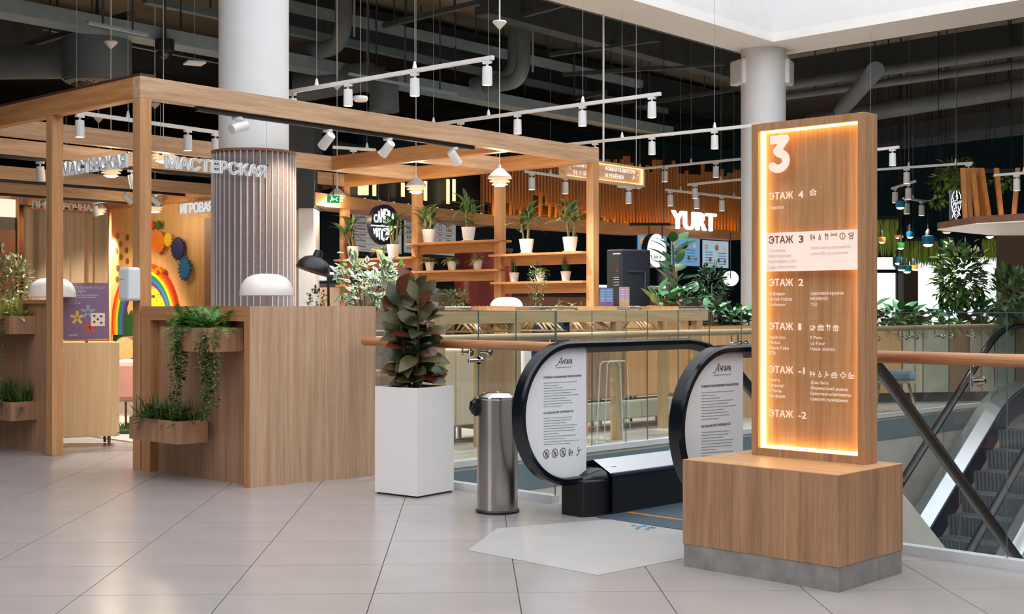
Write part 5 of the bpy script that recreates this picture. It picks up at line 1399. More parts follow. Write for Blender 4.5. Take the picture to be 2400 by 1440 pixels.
MB().bar(PPl.at(195, 664), PPl.at(215, 664), .012, .01).build('easel_clip', MATS['easel_wood'], ez)
M_pw = mat('white_print', (240, 236, 240), rough=.5, vary=0)
def pwr(st, x, y, h, w_=None, b=.01): write(ps, PPl, st, x, y, h, M_pw, wpx=w_, bold=b, depth=.0008)
pwr('Настольные игры', 150, 677, 7.5, 96); pwr('в Ангаре', 152, 686, 7.5, 49); pwr('Вы можете бесплатно', 172, 693.5, 3.2, 58, .0); pwr('играть в настольные игры', 160, 698.5, 3.2, 66, .0)
pwr('С 12:00', 159, 706, 5.5, 22); pwr('ДО 20:00', 159, 713, 5.5, 30)
def ast(px, py, rpx, rgb, nm):
    m = MB(); c = PPl.at(px, py) + xy(PPl.n, 0) * .0012; R = rpx * c.y / F; d3 = xy(PPl.d, 0) * (1 if PPl.d.x > 0 else -1)
    for k in range(5):
        a = math.pi / 2 + k * 2 * math.pi / 5; v = d3 * math.cos(a) * R + Vector((0, 0, math.sin(a) * R)); u = d3 * -math.sin(a) * R * .2 + Vector((0, 0, math.cos(a) * R * .2))
        m.add([c - u, c + u, c + v + u, c + v - u], [(0, 1, 2, 3)])
    m.build(nm, mat(nm, rgb), ps)
ast(181, 745, 16, (232, 188, 92), 'yellow_star_print'); ast(206, 731, 16, (152, 166, 178), 'grey_star_print'); ast(211, 768, 15, (206, 88, 62), 'red_star_print')
m = MB(); rect(m, PPl, 213, 734, 246, 765, .0016, .0); m.build('dice_print', mat('cream_dice', (236, 222, 204)), ps)
m = MB()
for x, y in ((221, 741), (237, 742), (229, 749), (221, 755), (237, 757)):
    c = PPl.at(x, y); m.cyl(c + xy(PPl.n, 0) * .0018, c + xy(PPl.n, 0) * .0024, .010, 12)
tag(m.build('dice_pips', mat('brown_pip', (84, 52, 44)), ps), kind='stuff')
write(ps, PPl, 'АНГАРА', 160, 789, 5, M_pw, wpx=21, shear=.3, depth=.0008)
pf = P(296, 900, 12.6); pf.z = 0
pk = thing('pink_armchair', 'rose pink upholstered chair half hidden by the corner post', 'chair', pf)
M_pk = mat('rose_fabric', (212, 154, 138), rough=.85)
za, zb = zat(845, 12.6), zat(940, 12.6)
MB().obox((pf.x + .1, pf.y + .1, (za + zb) / 2), (.24, 0, 0), (0, .26, 0), (0, 0, (za - zb) / 2)).build('seat', M_pk, pk, bevel=.05)
for sx in (-.1, .3):
    for sy in (-.12, .32): MB().cyl((pf.x + sx, pf.y + sy, 0), (pf.x + sx, pf.y + sy, zb + .02), .012, 8).build('leg', MATS['walnut_leg'], pk)
lg = P(293, 818, 14.5)
lo_ = thing('log_slice', 'round log slice with pale cut face beside the tree cut-out', 'log', (lg.x, lg.y, lg.z - .15))
MB().cyl(lg, lg + Vector((.1, .5, 0)), .14, 22).build('bark', mat('bark', (96, 74, 58), rough=.9, vary=.3, scale=20), lo_, smooth=True)
MB().cyl(lg - Vector((.0006, .003, 0)), lg, .132, 22).build('cut_face', mat('pale_cut_wood', (212, 168, 112), rough=.8, vary=.15, scale=30), lo_)
MB().obox(lg + Vector((.05, .25, -.19 - (lg.z - .18) / 2)), (.3, 0, 0), (0, .3, 0), (0, 0, (lg.z - .18) / 2)).build('stand', mat('grey_stand', (150, 140, 128)), lo_)
tf = G(290, 1018)
m = MB().box((tf.x - .25, tf.y), (.9, 0), (.1, .6), 0, .03); t_ = m.build('turf_mat', mat('turf_base', (30, 62, 28)), None, label='strip of green artificial turf on the playroom floor', cat='turf')
m = MB(); rnd = random.Random(8)
for k in range(500):
    p = Vector((tf.x + rnd.uniform(-.2, .6), tf.y + rnd.uniform(0, .5), .03)); m.leaf(p, (rnd.uniform(-.4, .4), rnd.uniform(-.4, .4), 1), (0, 1, 0), .05, .008, .1, .1, 2)
m.build('blades', ML_grass, t_, kind='stuff')
# ================================================================= clothes rack behind the far railing
W_g = wood('pale_oak_along', (182, 152, 112), (214, 188, 148), angG, 'h')
W_gz = wood('pale_oak_upright', (176, 144, 106), (208, 178, 138), 0, 'z')
W_warm = wood('warm_oak_door', (196, 148, 100), (222, 178, 130), 0, 'z', fine=22)
RK = K_ + NF * .45
def rk(px, off=0.0): return onl(px, RK + NF * off, G_)[0]
def rkt(px, off=0.0): return onl(px, RK + NF * off, G_)[1]
ra, rb_ = rk(1030), rk(1660)
rack = thing('clothes_rack', 'long pale oak clothes rack frame behind the far glass railing', 'clothes rack', xy((ra + rb_) / 2 + NF * .2, 0))
RT, RB = 1.165, 1.06
MB().box(ra, rb_ - ra, NF * .07, RB, RT).build('top_beam', W_g, rack, bevel=.002)
MB().box(ra + NF * .42, rb_ - ra, NF * .07, RB, RT).build('top_beam', W_g, rack)
for px in (1034, 1212, 1451, 1640):
    for o in (0.0, .42): MB().box(rk(px) + NF * o - G_ * .04, G_ * .085, NF * .07, 0, RB).build('post', W_gz, rack)
for px in (1185, 1428, 1575):
    MB().box(rk(px) - G_ * .16 + NF * .05, G_ * .32, NF * .34, RT, RT + .035).build('top_block', W_warm, rack)
for a, b in ((1040, 1395), (1400, 1650)):
    MB().tube([xy(rk(a, .25), 1.185), xy(rk(b, .25), 1.185)], .015, 10).build('hanging_tube', M_chrome, rack, smooth=True)
W_hang = wood('hanger_wood', (176, 140, 100), (216, 184, 140))
hp = thing('coat_hanger', 'bare wooden coat hanger on the long oak rack', 'hanger', (0, 0, 0), 'wooden hangers on the rack')
m = MB(); m.tube([(0, -.21, -.20), (0, -.12, -.135), (0, 0, -.10), (0, .12, -.135), (0, .21, -.20)], [.007, .009, .011, .009, .007], 8); m.bar((0, -.19, -.195), (0, .19, -.195), .009); m.build('shoulder', W_hang, hp, smooth=True)
MB().tube([(0, 0, -.10), (0, 0, -.03), (0, .014, -.006), (0, .004, .017), (0, -.014, .010)], .0022, 6).build('hook', M_chrome, hp)
spots_ = []
for a, b, n in ((1062, 1186, 13), (1236, 1292, 9), (1318, 1396, 9), (1466, 1500, 6)):
    for i in range(n): spots_.append(a + (b - a) * (i + .5) / n)
rh = random.Random(12); an = math.atan2(G_.y, G_.x)
for i, px in enumerate(spots_):
    q = rk(px, .25); p = xy(q, 1.185); rz = an + rh.uniform(-.35, .35)
    if i == 0: hp.location = p; hp.rotation_euler = (0, 0, rz)
    else: h_ = dup(hp, p, rz)
    (hp if i == 0 else h_)['label'] = ('bare wooden hanger in the rack bay nearest the white planter' if px < 1200 else 'bare wooden hanger in the rack bay beside the navy garment' if px < 1300 else 'bare wooden hanger in the rack bay above the acrylic arch' if px < 1420 else 'bare wooden hanger in the rack bay before the warm oak cabinet')
gq = rk(1290, .25)
gm = thing('navy_garment', 'navy blue garment hanging at the end of the hangers', 'garment', xy(gq, 1.185))
m = MB(); gx = xy(NF, 0)
for k, (w_, z) in enumerate(((.05, 1.13), (.2, 1.07), (.21, .9), (.2, .6))):
    m.v += [xy(gq, z) + gx * s * w_ + xy(G_, 0) * o for s in (-1, 1) for o in (-.03, .03)]
for k in range(3):
    a = k * 4; m.f += [(a, a + 1, a + 5, a + 4), (a + 2, a + 6, a + 7, a + 3), (a, a + 4, a + 6, a + 2), (a + 1, a + 3, a + 7, a + 5)]
m.build('cloth', mat('navy_cloth', (26, 52, 92), rough=.9), gm); MB().tube([xy(gq, 1.12), xy(gq, 1.2)], .003, 6).build('hook', M_chrome, gm)
# storage fronts behind the rack
def cab(label, a, b, off, z0, z1, m_, doors=2, dep=.4, legs=True):
    p, q = rk(a, off), rk(b, off); t = thing('storage_cabinet', label, 'cabinet', xy((p + q) / 2 + NF * dep / 2, 0)); L = (q - p)
    MB().box(p, L, NF * dep, z0, z1).build('carcass', m_, t)
    for k in range(doors): MB().box(p + L * (k / doors) + G_ * .004 - NF * .012, L / doors - G_ * .008, NF * .012, z0 + .01, z1 - .01).build('door', m_, t)
    if legs:
        for f in (.04, .96):
            for o in (.05, dep - .05): MB().cyl(xy(p + L * f + NF * o, 0), xy(p + L * f + NF * o, z0), .02, 10).build('leg', M_white_metal, t)
W_beige = wood('beige_laminate', (196, 182, 160), (214, 202, 182), 0, 'z', fine=14)
W_brown = wood('brown_laminate', (150, 118, 96), (176, 144, 118), 0, 'z', fine=20)
W_sage = wood('grey_green_laminate', (172, 172, 156), (190, 190, 174), angG, 'h', fine=10)
cab('beige storage cabinet behind the rack near the white planter', 1000, 1130, .75, .16, .82, W_beige)
cab('brown storage cabinet behind the rack beside the bin', 1136, 1200, .75, .1, .86, W_brown, 1)
cab('tall warm oak cabinet with panel doors behind the rack', 1462, 1612, .75, .30, 1.05, W_warm, 3)
cab('brown oak cabinet behind the rack before the acrylic arch', 1315, 1455, .75, .30, 1.04, W_brown, 2)
cab('low grey green bench unit under the oak cabinets', 1160, 1600, .62, .10, .27, W_sage, 4, .3)
cab('white open storage box behind the escalator newel', 1226, 1300, .85, .3, .86, M_white, 1)
ga = P(1430, 1050, 11.15); ga.z = 0
gt_ = thing('acrylic_arch', 'clear acrylic arch standing on the far side of the glass', 'acrylic stand', ga)
zt = zat(848, ga.y); w_ = .085
pts = [(-w_ * 1.35, .02), (-w_, zt - .03), (-w_ * .75, zt), (w_ * .75, zt), (w_, zt - .03), (w_ * 1.35, .02)]
M_arch = mat('frosted_acrylic', (226, 232, 234), rough=.2, spec=.6)
M_arch.node_tree.nodes['Principled BSDF'].inputs['Alpha'].default_value = .38
for o in (0.0, .12): MB().tube([ga + Vector((x + o * .6, o, z)) for x, z in pts], .006, 8).build('hoop', M_arch, gt_, smooth=True)
MB().sweep([ga + Vector((x, .06, z)) for x, z in pts], [(-.06, -.002), (-.06, .002), (.06, .002), (.06, -.002)], (.5, .86, 0)).build('sheet', M_acryl, gt_)
for s in (-1, 1): MB().obox(ga + Vector((s * w_ * 1.35 + .03, .06, .012)), (.045, 0, 0), (0, .1, 0), (0, 0, .012)).build('foot', M_arch, gt_)

# ================================================================= black loudspeaker, little posters
sk = P(1457, 722, 13.4); sd_ = V2(.86, .5).normalized(); sl_ = V2(-.75, .66).normalized(); zs0, zs1 = zat(722, 13.4), zat(584, 13.4)
spk = thing('pa_loudspeaker', 'large black loudspeaker with side handle behind the clothes rack', 'speaker', (sk.x, sk.y, 0))
s0 = V2(sk.x, sk.y); M_spk = mat('black_speaker_plastic', (20, 24, 34), rough=.45)
MB().box(s0, sd_ * .37, sl_ * .20, zs0, zs1).build('cabinet', M_spk, spk, bevel=.015)
MB().bar(xy(s0 + sd_ * .07, zat(636, 13.4)) - xy(sl_, 0) * .006, xy(s0 + sd_ * .30, zat(636, 13.4)) - xy(sl_, 0) * .006, .02).build('handle', mat('navy_plastic', (34, 42, 58), rough=.4), spk)
MB().bar(xy(s0 + sd_ * .29, zat(637, 13.4)) - xy(sl_, 0) * .006, xy(s0 + sd_ * .29, zat(684, 13.4)) - xy(sl_, 0) * .006, .02).build('handle', MATS['navy_plastic'], spk)
fpl = Plane(s0, sl_, .002)
m = MB(); m.box(s0 + sl_ * .02 + fpl.n * .001, sl_ * .16, fpl.n * .003, zs0 + .03, zs1 - .03); m.build('control_panel', mat('matte_black_panel', (12, 13, 16), rough=.7), spk)
m = MB(); c = fpl.at(1447, 635); m.cyl(c, c + xy(fpl.n, 0) * .006, .007, 12); m.build('red_light', glow('red_indicator', (255, 50, 20), 2.0), spk)
m = MB()
for y in (650, 655, 661, 668): rect(m, fpl, 1439, y, 1452, y + 1.3, .006)
tag(m.build('control_marks', mat('grey_print', (150, 152, 158)), spk), kind='stuff')
m = MB(); rect(m, fpl, 1437, 594, 1455, 597, .005); m.build('top_slot', MATS['grey_print'], spk)
MB().cyl((sk.x + .1, sk.y + .1, 0), (sk.x + .1, sk.y + .1, zs0), .02, 10).build('stand_pole', M_blackm, spk)
for a in (0, 2.1, 4.2): MB().bar((sk.x + .1, sk.y + .1, .3), (sk.x + .1 + .32 * math.cos(a), sk.y + .1 + .32 * math.sin(a), .01), .02).build('stand_leg', M_blackm, spk)
for (x0, y0, x1, y1, rgb, lab, nm) in ((1405, 676, 1437, 718, (104, 132, 178), 'small blue and purple notice on the rack beside the end post', 'blue_notice'), (1451, 673, 1475, 724, (176, 152, 176), 'small lilac notice before the black loudspeaker', 'lilac_notice')):
    q = rk((x0 + x1) / 2, .2); pl = Plane(q, (1, .1)); t = thing('table_notice', lab, 'notice', xy(q, RT))
    m = MB(); rect(m, pl, x0, y0, x1, y1, 0, .006); m.build('card', mat(nm, rgb, rough=.5), t)
    m = MB()
    for k in range(5):
        rect(m, pl, x0 + 3, y0 + 5 + k * 6, x0 + 12, y0 + 7 + k * 6, .008); rect(m, pl, x0 + 16, y0 + 5 + k * 6, x1 - 3, y0 + 6.6 + k * 6, .008)
    tag(m.build('print', mat(nm + '_print', tuple(min(255, int(v * 1.4)) for v in rgb)), t), kind='stuff')
    m = MB(); rect(m, pl, x0 + 2, y0 + 30, x1 - 2, y1 - 2, .0075); m.build('picture', mat(nm + '_pic', (112, 88, 150) if 'blue' in nm else (206, 170, 130)), t)
    MB().obox(xy(q, RT + .005), (.06, 0, 0), (0, .04, 0), (0, 0, .005)).build('foot', M_acryl, t)

# ================================================================= planters and tall plants beyond the railing
def plantbox(label, p, q, nrm, dep, z1, m_, z0=0.0):
    t = thing('planter_trough', label, 'planter', xy((p + q) / 2 + nrm * dep / 2, 0)); L = q - p; u = L.normalized(); th = .02
    for o, a, b in ((p, L, nrm * th), (p + nrm * (dep - th), L, nrm * th), (p + nrm * th, u * th, nrm * (dep - 2 * th)), (q - u * th + nrm * th, u * th, nrm * (dep - 2 * th))):
        MB().box(o, a, b, z0, z1).build('board', m_, t)
    MB().box(p + (u + nrm) * th, L - u * 2 * th, nrm * (dep - 2 * th), z0 + .02, z1 - .05).build('soil', M_soil, t)
    return t
p_, q_ = rk(1650, .55), rk(1800, .55)
plantbox('warm oak planter trough at the foot of the bare column', p_, q_, NF, .5, zat(766, p_.y), W_warm)
rnd = random.Random(31)
def bigplant(label, base, leaves, me, ht, hgt_rng, size, trunk=.02, name='broadleaf_plant', spread=.1, upb=.2, group=None):
    t = thing(name, label, 'plant', base, group); b = Vector(base)
    MB().tube([b, b + Vector((.02, 0, ht * .5)), b + Vector((0, 0, ht))], [trunk, trunk * .8, trunk * .4], 8).build('trunk', M_stem, t, smooth=True)
    for k in range(leaves):
        f = hgt_rng[0] + (hgt_rng[1] - hgt_rng[0]) * (k + .5) / leaves; a = k * 2.4 + rnd.uniform(-.4, .4); el = rnd.uniform(-.1, .6) + f * upb * 3
        d = Vector((math.cos(a) * math.cos(el), math.sin(a) * math.cos(el), math.sin(el)))
        p = b + Vector((rnd.uniform(-1, 1) * spread * .2, rnd.uniform(-1, 1) * spread * .2, ht * f))
        e = p + d * spread
        MB().cyl(p, e, .003, 5).build('leaf_stalk', M_stem, t)
        leafpart(t, me, e, d, (rnd.uniform(-.4, .4), rnd.uniform(-.6, .2), 1), size * rnd.uniform(.75, 1.2))
    return t
LB = [leafproto('big%d' % k, ML_big, .5, c, .15, 7) for k, c in enumerate((.2, .5))]
fb = rk(1577, .92); fz = 1.165
bigplant('tall fiddle leaf plant in an oak box before the cafe screens', xy(fb, fz - .35), 30, LB[0], zat(575, fb.y) - fz + .35, (.3, 1.0), .23, .02, 'fiddle_leaf_plant', .10)
plantbox('oak plant box on stand under the fiddle leaf plant', rk(1532, .8), rk(1608, .8), NF, .3, fz + .02, W_warm, 1.052)
for i, px in enumerate((1540, 1560, 1600, 1622, 1668, 1690, 1712, 1735, 1752)):
    b = rk(px, .75); zz = .93 if px > 1640 else 1.1
    bigplant('low broadleaf plant with wide glossy leaves ' + ('at the foot of the fiddle leaf plant' if px < 1640 else 'in the trough below the bare column'), xy(b, zz), 9, LB[i % 2], .20, (.2, 1.0), .17, .008, 'broadleaf_plant', .06, group='broadleaf plants in the oak troughs')
def leafy(label, px, py, Z, rad, n, L, W, mtl, z0, seed=1, name='leafy_shrub', kind='bush', group=None):
    c = P(px, py, Z); t = thing(name, label, 'plant', (c.x, c.y, z0), group); m = MB(); r_ = random.Random(seed)
    if kind == 'bush': bush(m, c, rad, n, L, W, r_)
    else: fern(m, Vector((c.x, c.y, z0)), n, L, r_, (rad[0], rad[1]))
    m.build('foliage', mtl, t, kind='stuff')
    MB().tube([(c.x, c.y, z0), c], .008, 5).build('stem', M_stem, t)
    return t
leafy('thin small leaved shrub before the lower shelf pots', 1258, 668, 13.2, (.09, .08, .22), 260, .04, .014, ML_bush, .95, 3)
leafy('light green fern before the end post', 1310, 700, 13.3, (.10, .08, .1), 34, .30, .1, ML_yel, 1.12, 4, 'fern', 'fern')
leafy('small fern tucked beside the end post', 1362, 706, 13.2, (.04, .04, .1), 16, .2, .1, ML_yel, 1.15, 5, 'fern', 'fern')
leafy('small dark shrub before the red drum', 1068, 700, 14.5, (.14, .1, .09), 170, .06, .025, ML_bush, 1.0, 6)
leafy('dark shrub spotted with daylight before the navy cafe wall', 1668, 668, 15.5, (.20, .15, .25), 380, .07, .03, leafmat('deep_green', (20, 52, 34), (50, 92, 58)), .95, 7)
# right-hand planters and greenery
pr0, pr1 = G(2040, 945), G(2262, 941); dr = (V2(pr1.x, pr1.y) - V2(pr0.x, pr0.y)).normalized(); nr_ = V2(-dr.y, dr.x)
A0 = V2(pr0.x, pr0.y); zt = zat(770, pr0.y)
def prt(px): return onl(px, A0, dr)[0]
for k, (a, b) in enumerate(((1990, 2040), (2045, 2113), (2117, 2162), (2165, 2223), (2226, 2271), (2274, 2330), (2333, 2378), (2381, 2440))):
    lab = ['grey green planter unit hidden beside the directory', 'oak planter unit behind the lounge chair', 'pale planter unit right of the lounge chair', 'grey green planter unit in the far row', 'grey brown planter unit in the far row under the bushy tree', 'wide pale planter unit under the bushy tree', 'grey planter unit beside the brown pier', 'planter unit below the brown cafe pier'][k]
    plantbox(lab, prt(a), prt(b), nr_, .5, zt, (W_warm, W_beige, W_sage, W_brown)[(0, 0, 1, 2, 3, 1, 2, 3)[k]], .12)
tag(MB().box(prt(1985) + nr_ * .04, prt(2450) - prt(1985), nr_ * .4, 0, .12).build('planter_kick', mat('dark_blue_kick', (52, 62, 72)), None), 'dark recessed kick plate under the far planter row', 'kick plate')
rnd = random.Random(44)
def rowlab(px): return 'behind the lounge chair' if px < 2118 else 'beside the pier windows' if px < 2200 else 'under the bushy tree' if px < 2335 else 'before the brown pier'
for i in range(17):
    px = 2050 + i * 22; b = prt(px) + nr_ * .25
    bigplant('glossy green plant in the far planter row ' + rowlab(px), xy(b, zt - .05), 9, LB[i % 2], rnd.uniform(.15, .32), (.2, 1.0), rnd.uniform(.13, .24), .008, 'broadleaf_plant', .07, group='plants of the far planter row')
for i in range(12):
    px = 2060 + i * 30; b = prt(px) + nr_ * .12; t = thing('fern', 'green fern over the edge of the far planter row ' + rowlab(px), 'plant', xy(b, zt - .03), 'ferns of the far planter row')
    m = MB(); fern(m, xy(b, zt - .03), 22, .3, rnd, (.12, .08)); m.build('foliage', ML_fern, t, kind='stuff')
tb0 = prt(2280) + nr_ * .3; tb0z = P(2280, 650, tb0.y).z
tr_t = thing('bushy_tree', 'dense bushy tree with yellow tips before the far windows', 'tree', xy(tb0, zt - .1))
m = MB(); bush(m, (tb0.x, tb0.y, tb0z), (.33, .3, .42), 620, .13, .06, random.Random(3), .2, .25, 3, .25); m.build('foliage', leafmat('tree_green', (30, 62, 32), (96, 128, 60)), tr_t, kind='stuff')
m = MB(); bush(m, (tb0.x, tb0.y - .1, tb0z + .05), (.34, .2, .45), 70, .10, .035, random.Random(5), .3, .2, 3, .5); m.build('yellow_tips', leafmat('yellow_tip', (176, 168, 110), (206, 196, 150)), tr_t, kind='stuff')
MB().tube([xy(tb0, zt - .1), (tb0.x, tb0.y, tb0z)], .02, 8).build('trunk', M_stem, tr_t)
leafy('dark green shrub beside the brown pier', 2370, 690, 16.0, (.28, .2, .30), 260, .16, .05, leafmat('shade_green', (28, 66, 40), (74, 112, 56)), zt - .1, 9)
# lounge chair
ch = P(2086, 0, 14.6); ch.z = 0
lc_ = thing('lounge_chair', 'oak lounge chair with blue grey cushion before the planter row', 'chair', ch)
W_leg = wood('ash_leg', (150, 134, 112), (182, 166, 142))
zs = zat(893, 14.6)
for sx, sy in ((-.2, -.18), (.2, -.18), (-.2, .22), (.2, .22)): MB().cyl(ch + Vector((sx * 1.15, sy * 1.15, 0)), ch + Vector((sx * .8, sy * .8, zs)), .016, 10).build('leg', W_leg, lc_, smooth=True)
MB().obox(ch + Vector((0, 0, zs)), (.24, 0, 0), (0, .24, 0), (0, 0, .015)).build('seat_frame', W_leg, lc_)
MB().obox(ch + Vector((0, 0, zs + .065)), (.23, 0, 0), (0, .23, 0), (0, 0, .05)).build('cushion', mat('blue_grey_fabric', (120, 140, 156), rough=.9), lc_, bevel=.03)
MB().obox(ch + Vector((-.26, .05, zs + .28)), (.02, .0, 0), (0, .24, 0), (0, 0, .22)).build('backrest', MATS['blue_grey_fabric'], lc_, bevel=.02)

# ================================================================= wayfinding box sign
sgp, _ = onl(1405, GA(Lc + .9, 0), C_); SP = P(1405, 0, 15.6); s0 = V2(SP.x, SP.y)
pl = Plane(s0, C_); a, b = onl(1326, s0, C_)[0], onl(1511, s0, C_)[0]; z1, z0 = zat(377, 15.6), zat(426, 15.6)
ws = thing('wayfinding_sign', 'hanging oak framed lit sign for the baby room and toilets', 'sign', xy((a + b) / 2, z0))
L = b - a; u = L.normalized(); bk = -pl.n
for o, e, zz0, zz1 in ((a, L, z1 - .025, z1), (a, L, z0, z0 + .025), (a, u * .025, z0 + .025, z1 - .025), (b - u * .025, u * .025, z0 + .025, z1 - .025)):
    MB().box(o, e, bk * .10, zz0, zz1).build('frame', W_c, ws)
MB().box(a + u * .025 + bk * .04, L - u * .05, bk * .02, z0 + .025, z1 - .025).build('back_panel', W_c, ws)
for o, e, zz0, zz1 in ((a + u * .03, L - u * .06, z1 - .031, z1 - .026), (a + u * .03, L - u * .06, z0 + .026, z0 + .031), (b - u * .032, u * .005, z0 + .03, z1 - .03)):
    MB().box(o + bk * .012, e, bk * .024, zz0, zz1).build('led_strip', glow('sign_led', (255, 196, 110), 5.0), ws)
LP_ = Plane(s0, C_, -.03)
M_sg = glow('sign_white', (255, 250, 244), 1.0)
write(ws, LP_, 'КОМНАТА МАТЕРИ', 1419, 399.5, 9.5, M_sg, wpx=69, bold=.01, depth=.004); write(ws, LP_, 'И РЕБЁНКА', 1419, 415.5, 9.5, M_sg, wpx=43, bold=.01, depth=.004)
write(ws, LP_, 'ТУАЛЕТ', 1343, 389, 9.5, M_sg, wpx=32, bold=.01, depth=.004)
for kd, x, y, w_, h in (('left', 1333, 397, 5, 10), ('men', 1344, 410, 9, 13), ('chair', 1357, 409, 6, 10), ('cup', 1367, 411, 8, 12), ('baby', 1481, 423, 8, 14), ('upw', 1491, 415, 8, 7)):
    m = MB(); icon(m, LP_, kd, x, y, w_, h, .12, .003); m.build('pictogram', M_sg, ws)
for f in (.5, .93):
    q = a + L * f + bk * .05; MB().cyl(xy(q, z1), xy(q, DZ), .012 if f == .5 else .003, 8).build('hanger_rod', M_white_metal, ws)

# ================================================================= cafe with the round black sign
M_navy = mat('navy_cafe_wall', (20, 38, 54), rough=.6)
a, b = P(735, 0, 15.9), P(1180, 0, 20.2); A1, A2 = V2(a.x, a.y), V2(b.x, b.y); cd = (A2 - A1).normalized(); CN1 = V2(-cd.y, cd.x)
LZ0, LZ1 = 2.44, 2.60
A1 = onl(739, A1, cd)[0]
led = thing('cafe_fascia', 'oak ledge over the coffee bar carrying black panels and lit tubes', 'fascia', xy((A1 + A2) / 2, LZ0))
W_cf = wood('cafe_oak', (168, 118, 76), (200, 150, 104), math.atan2(cd.y, cd.x), 'h')
MB().box(A1, A2 - A1, CN1 * .5, LZ0, LZ1).build('ledge', W_cf, led)
fpl = Plane(A1, cd)
bk0, _ = onl(826, A1, cd)
MB().box(bk0 + CN1 * .3, A2 - bk0, CN1 * .05, LZ1, 3.35).build('black_panel', M_blackm, led)
for x, y0, y1 in ((843, 418, 457), (853, 420, 457), (859, 420, 457), (877, 424, 459), (944, 428, 461), (997, 424, 470), (1050, 420, 478), (1064, 420, 471)):
    q, _ = onl(x, A1 + CN1 * .2, cd); MB().box(q, cd * .05, CN1 * .03, zat(y1, q.y), zat(y0, q.y)).build('lit_tube', glow('warm_tube', (255, 226, 160), 1.6), led)
rl = random.Random(2)
for k in range(20):
    q, _ = onl(838 + k * 17, A1 + CN1 * .12, cd); MB().lathe(xy(q, LZ1), [(.0, 0), (.02, 0), (.016, .02), (.0, .028)], 8).build('ledge_glint', glow('cool_ledge_glint', (225, 235, 255), 1.4) if k % 2 else M_blackm, led)  # small glowing knobs imitate white glints along the ledge, alternating with black
bkl = thing('coffee_bar', 'navy walled coffee bar under the oak ledge', 'bar', xy((A1 + A2) / 2 + CN1 * 1.5, 0))
bq_ = onl(737, A1 + CN1 * 1.6, cd)[0]
MB().box(bq_, A2 + CN1 * 1.6 + cd * .7 - bq_, CN1 * .1, 0, 3.4).build('back_wall', M_navy, bkl)
bq_ = onl(738, A1 + CN1 * .85, cd)[0] - CN1 * .5
MB().box(bq_, A2 + CN1 * .35 - bq_, CN1 * .5, 0, 1.45).build('bar_front', mat('beige_bar', (170, 148, 130), rough=.6), bkl)
MB().box(bq_ - CN1 * .05, A2 + CN1 * .35 - bq_, CN1 * .6, 1.45, 1.50).build('bar_top', M_blackm, bkl)
for z in (1.66,): MB().box(A1 + CN1 * 1.5, (A2 - A1), CN1 * .09, z, z + .03).build('lit_shelf', glow('shelf_light', (235, 242, 255), 1.6), bkl)
mp = Plane(A1 + CN1 * .55, cd)
for (x0, x1, y0, y1, lab) in ((826, 941, 486, 588, 'pale menu board left of the dark gap over the coffee bar'), (948, 1068, 499, 592, 'pale menu board right of the dark gap over the coffee bar')):
    q0, q1 = onl(x0, mp.A, mp.d)[0], onl(x1, mp.A, mp.d)[0]; zt_, zb_ = zat(y0, q0.y), zat(y1, q0.y)
    t = thing('menu_board', lab, 'menu board', xy((q0 + q1) / 2, zb_))
    MB().box(q0, q1 - q0, CN1 * .05, zb_, zt_).build('board', mat('pale_menu', (178, 178, 176), rough=.5, emit=((190, 196, 204), .22)), t)
    MB().box(q0 - cd * .03 + CN1 * .01, q1 - q0 + cd * .06, CN1 * .06, zb_ - .05, zt_ + .05).build('frame', M_blackm, t)
    m = MB(); L = (q1 - q0); n3 = -CN1
    for r in range(7):
        z = zt_ - (zt_ - zb_) * (.10 + r * .135); x = .04
        m.add([xy(q0 + L * .03 + n3 * .002, z - .03), xy(q0 + L * .97 + n3 * .002, z - .03), xy(q0 + L * .97 + n3 * .002, z - .024), xy(q0 + L * .03 + n3 * .002, z - .024)], [(0, 1, 2, 3)])
        for seg in ((.04, .24), (.66, .72), (.80, .90)):
            x = seg[0]
            while x < seg[1]:
                w2 = .022; m.add([xy(q0 + L * x + n3 * .002, z), xy(q0 + L * (x + w2) + n3 * .002, z), xy(q0 + L * (x + w2) + n3 * .002, z + .026), xy(q0 + L * x + n3 * .002, z + .035)], [(0, 1, 2, 3)]); x += .032
    m.build('menu_rows', mat('menu_print', (132, 134, 136)), t, kind='stuff')
# round black sign
rc = P(899, 527, 16.5); rpl = Plane(V2(rc.x, rc.y), C_); RR = 47 * rc.y / F
rs = thing('round_sign', 'round black hanging sign with white mirrored lettering of the coffee bar', 'sign', rc - Vector((0, 0, RR)))
n3 = xy(rpl.n, 0)
MB().cyl(rc - n3 * .04, rc + n3 * .04, RR, 48).build('disc', mat('blue_black_disc', (14, 16, 40), rough=.4), rs, smooth=True)
for s in (-.35, .35): MB().cyl(rc + xy(C_, 0) * RR * s + Vector((0, 0, RR * .9)), (rc.x + C_.x * RR * s, rc.y + C_.y * RR * s, LZ0 + .6), .006, 6).build('hanger_rod', M_blackm, rs)
M_nw = glow('neon_white', (240, 244, 255), 1.5)
rpl2 = Plane(V2(rc.x, rc.y), C_, .042)
def arch(st, x0, yb, ws, hs, flip):
    x = x0
    for ch_, h in zip(st, hs):
        write(rs, rpl2, ch_, x, yb, h, M_nw, wpx=ws - .8, bold=.02, depth=.01, flip=flip); x += ws
arch('CAMERA', 876, 521, 8.0, (20, 28, 33, 33, 29, 21), False)
arch('OBSCURA'[::-1], 874, 535, 6.9, (15, 22, 28, 31, 29, 24, 16), True)
m = MB(); rect(m, rpl2, 869, 527, 928, 530, .002, .01); m.build('bar', M_nw, rs)
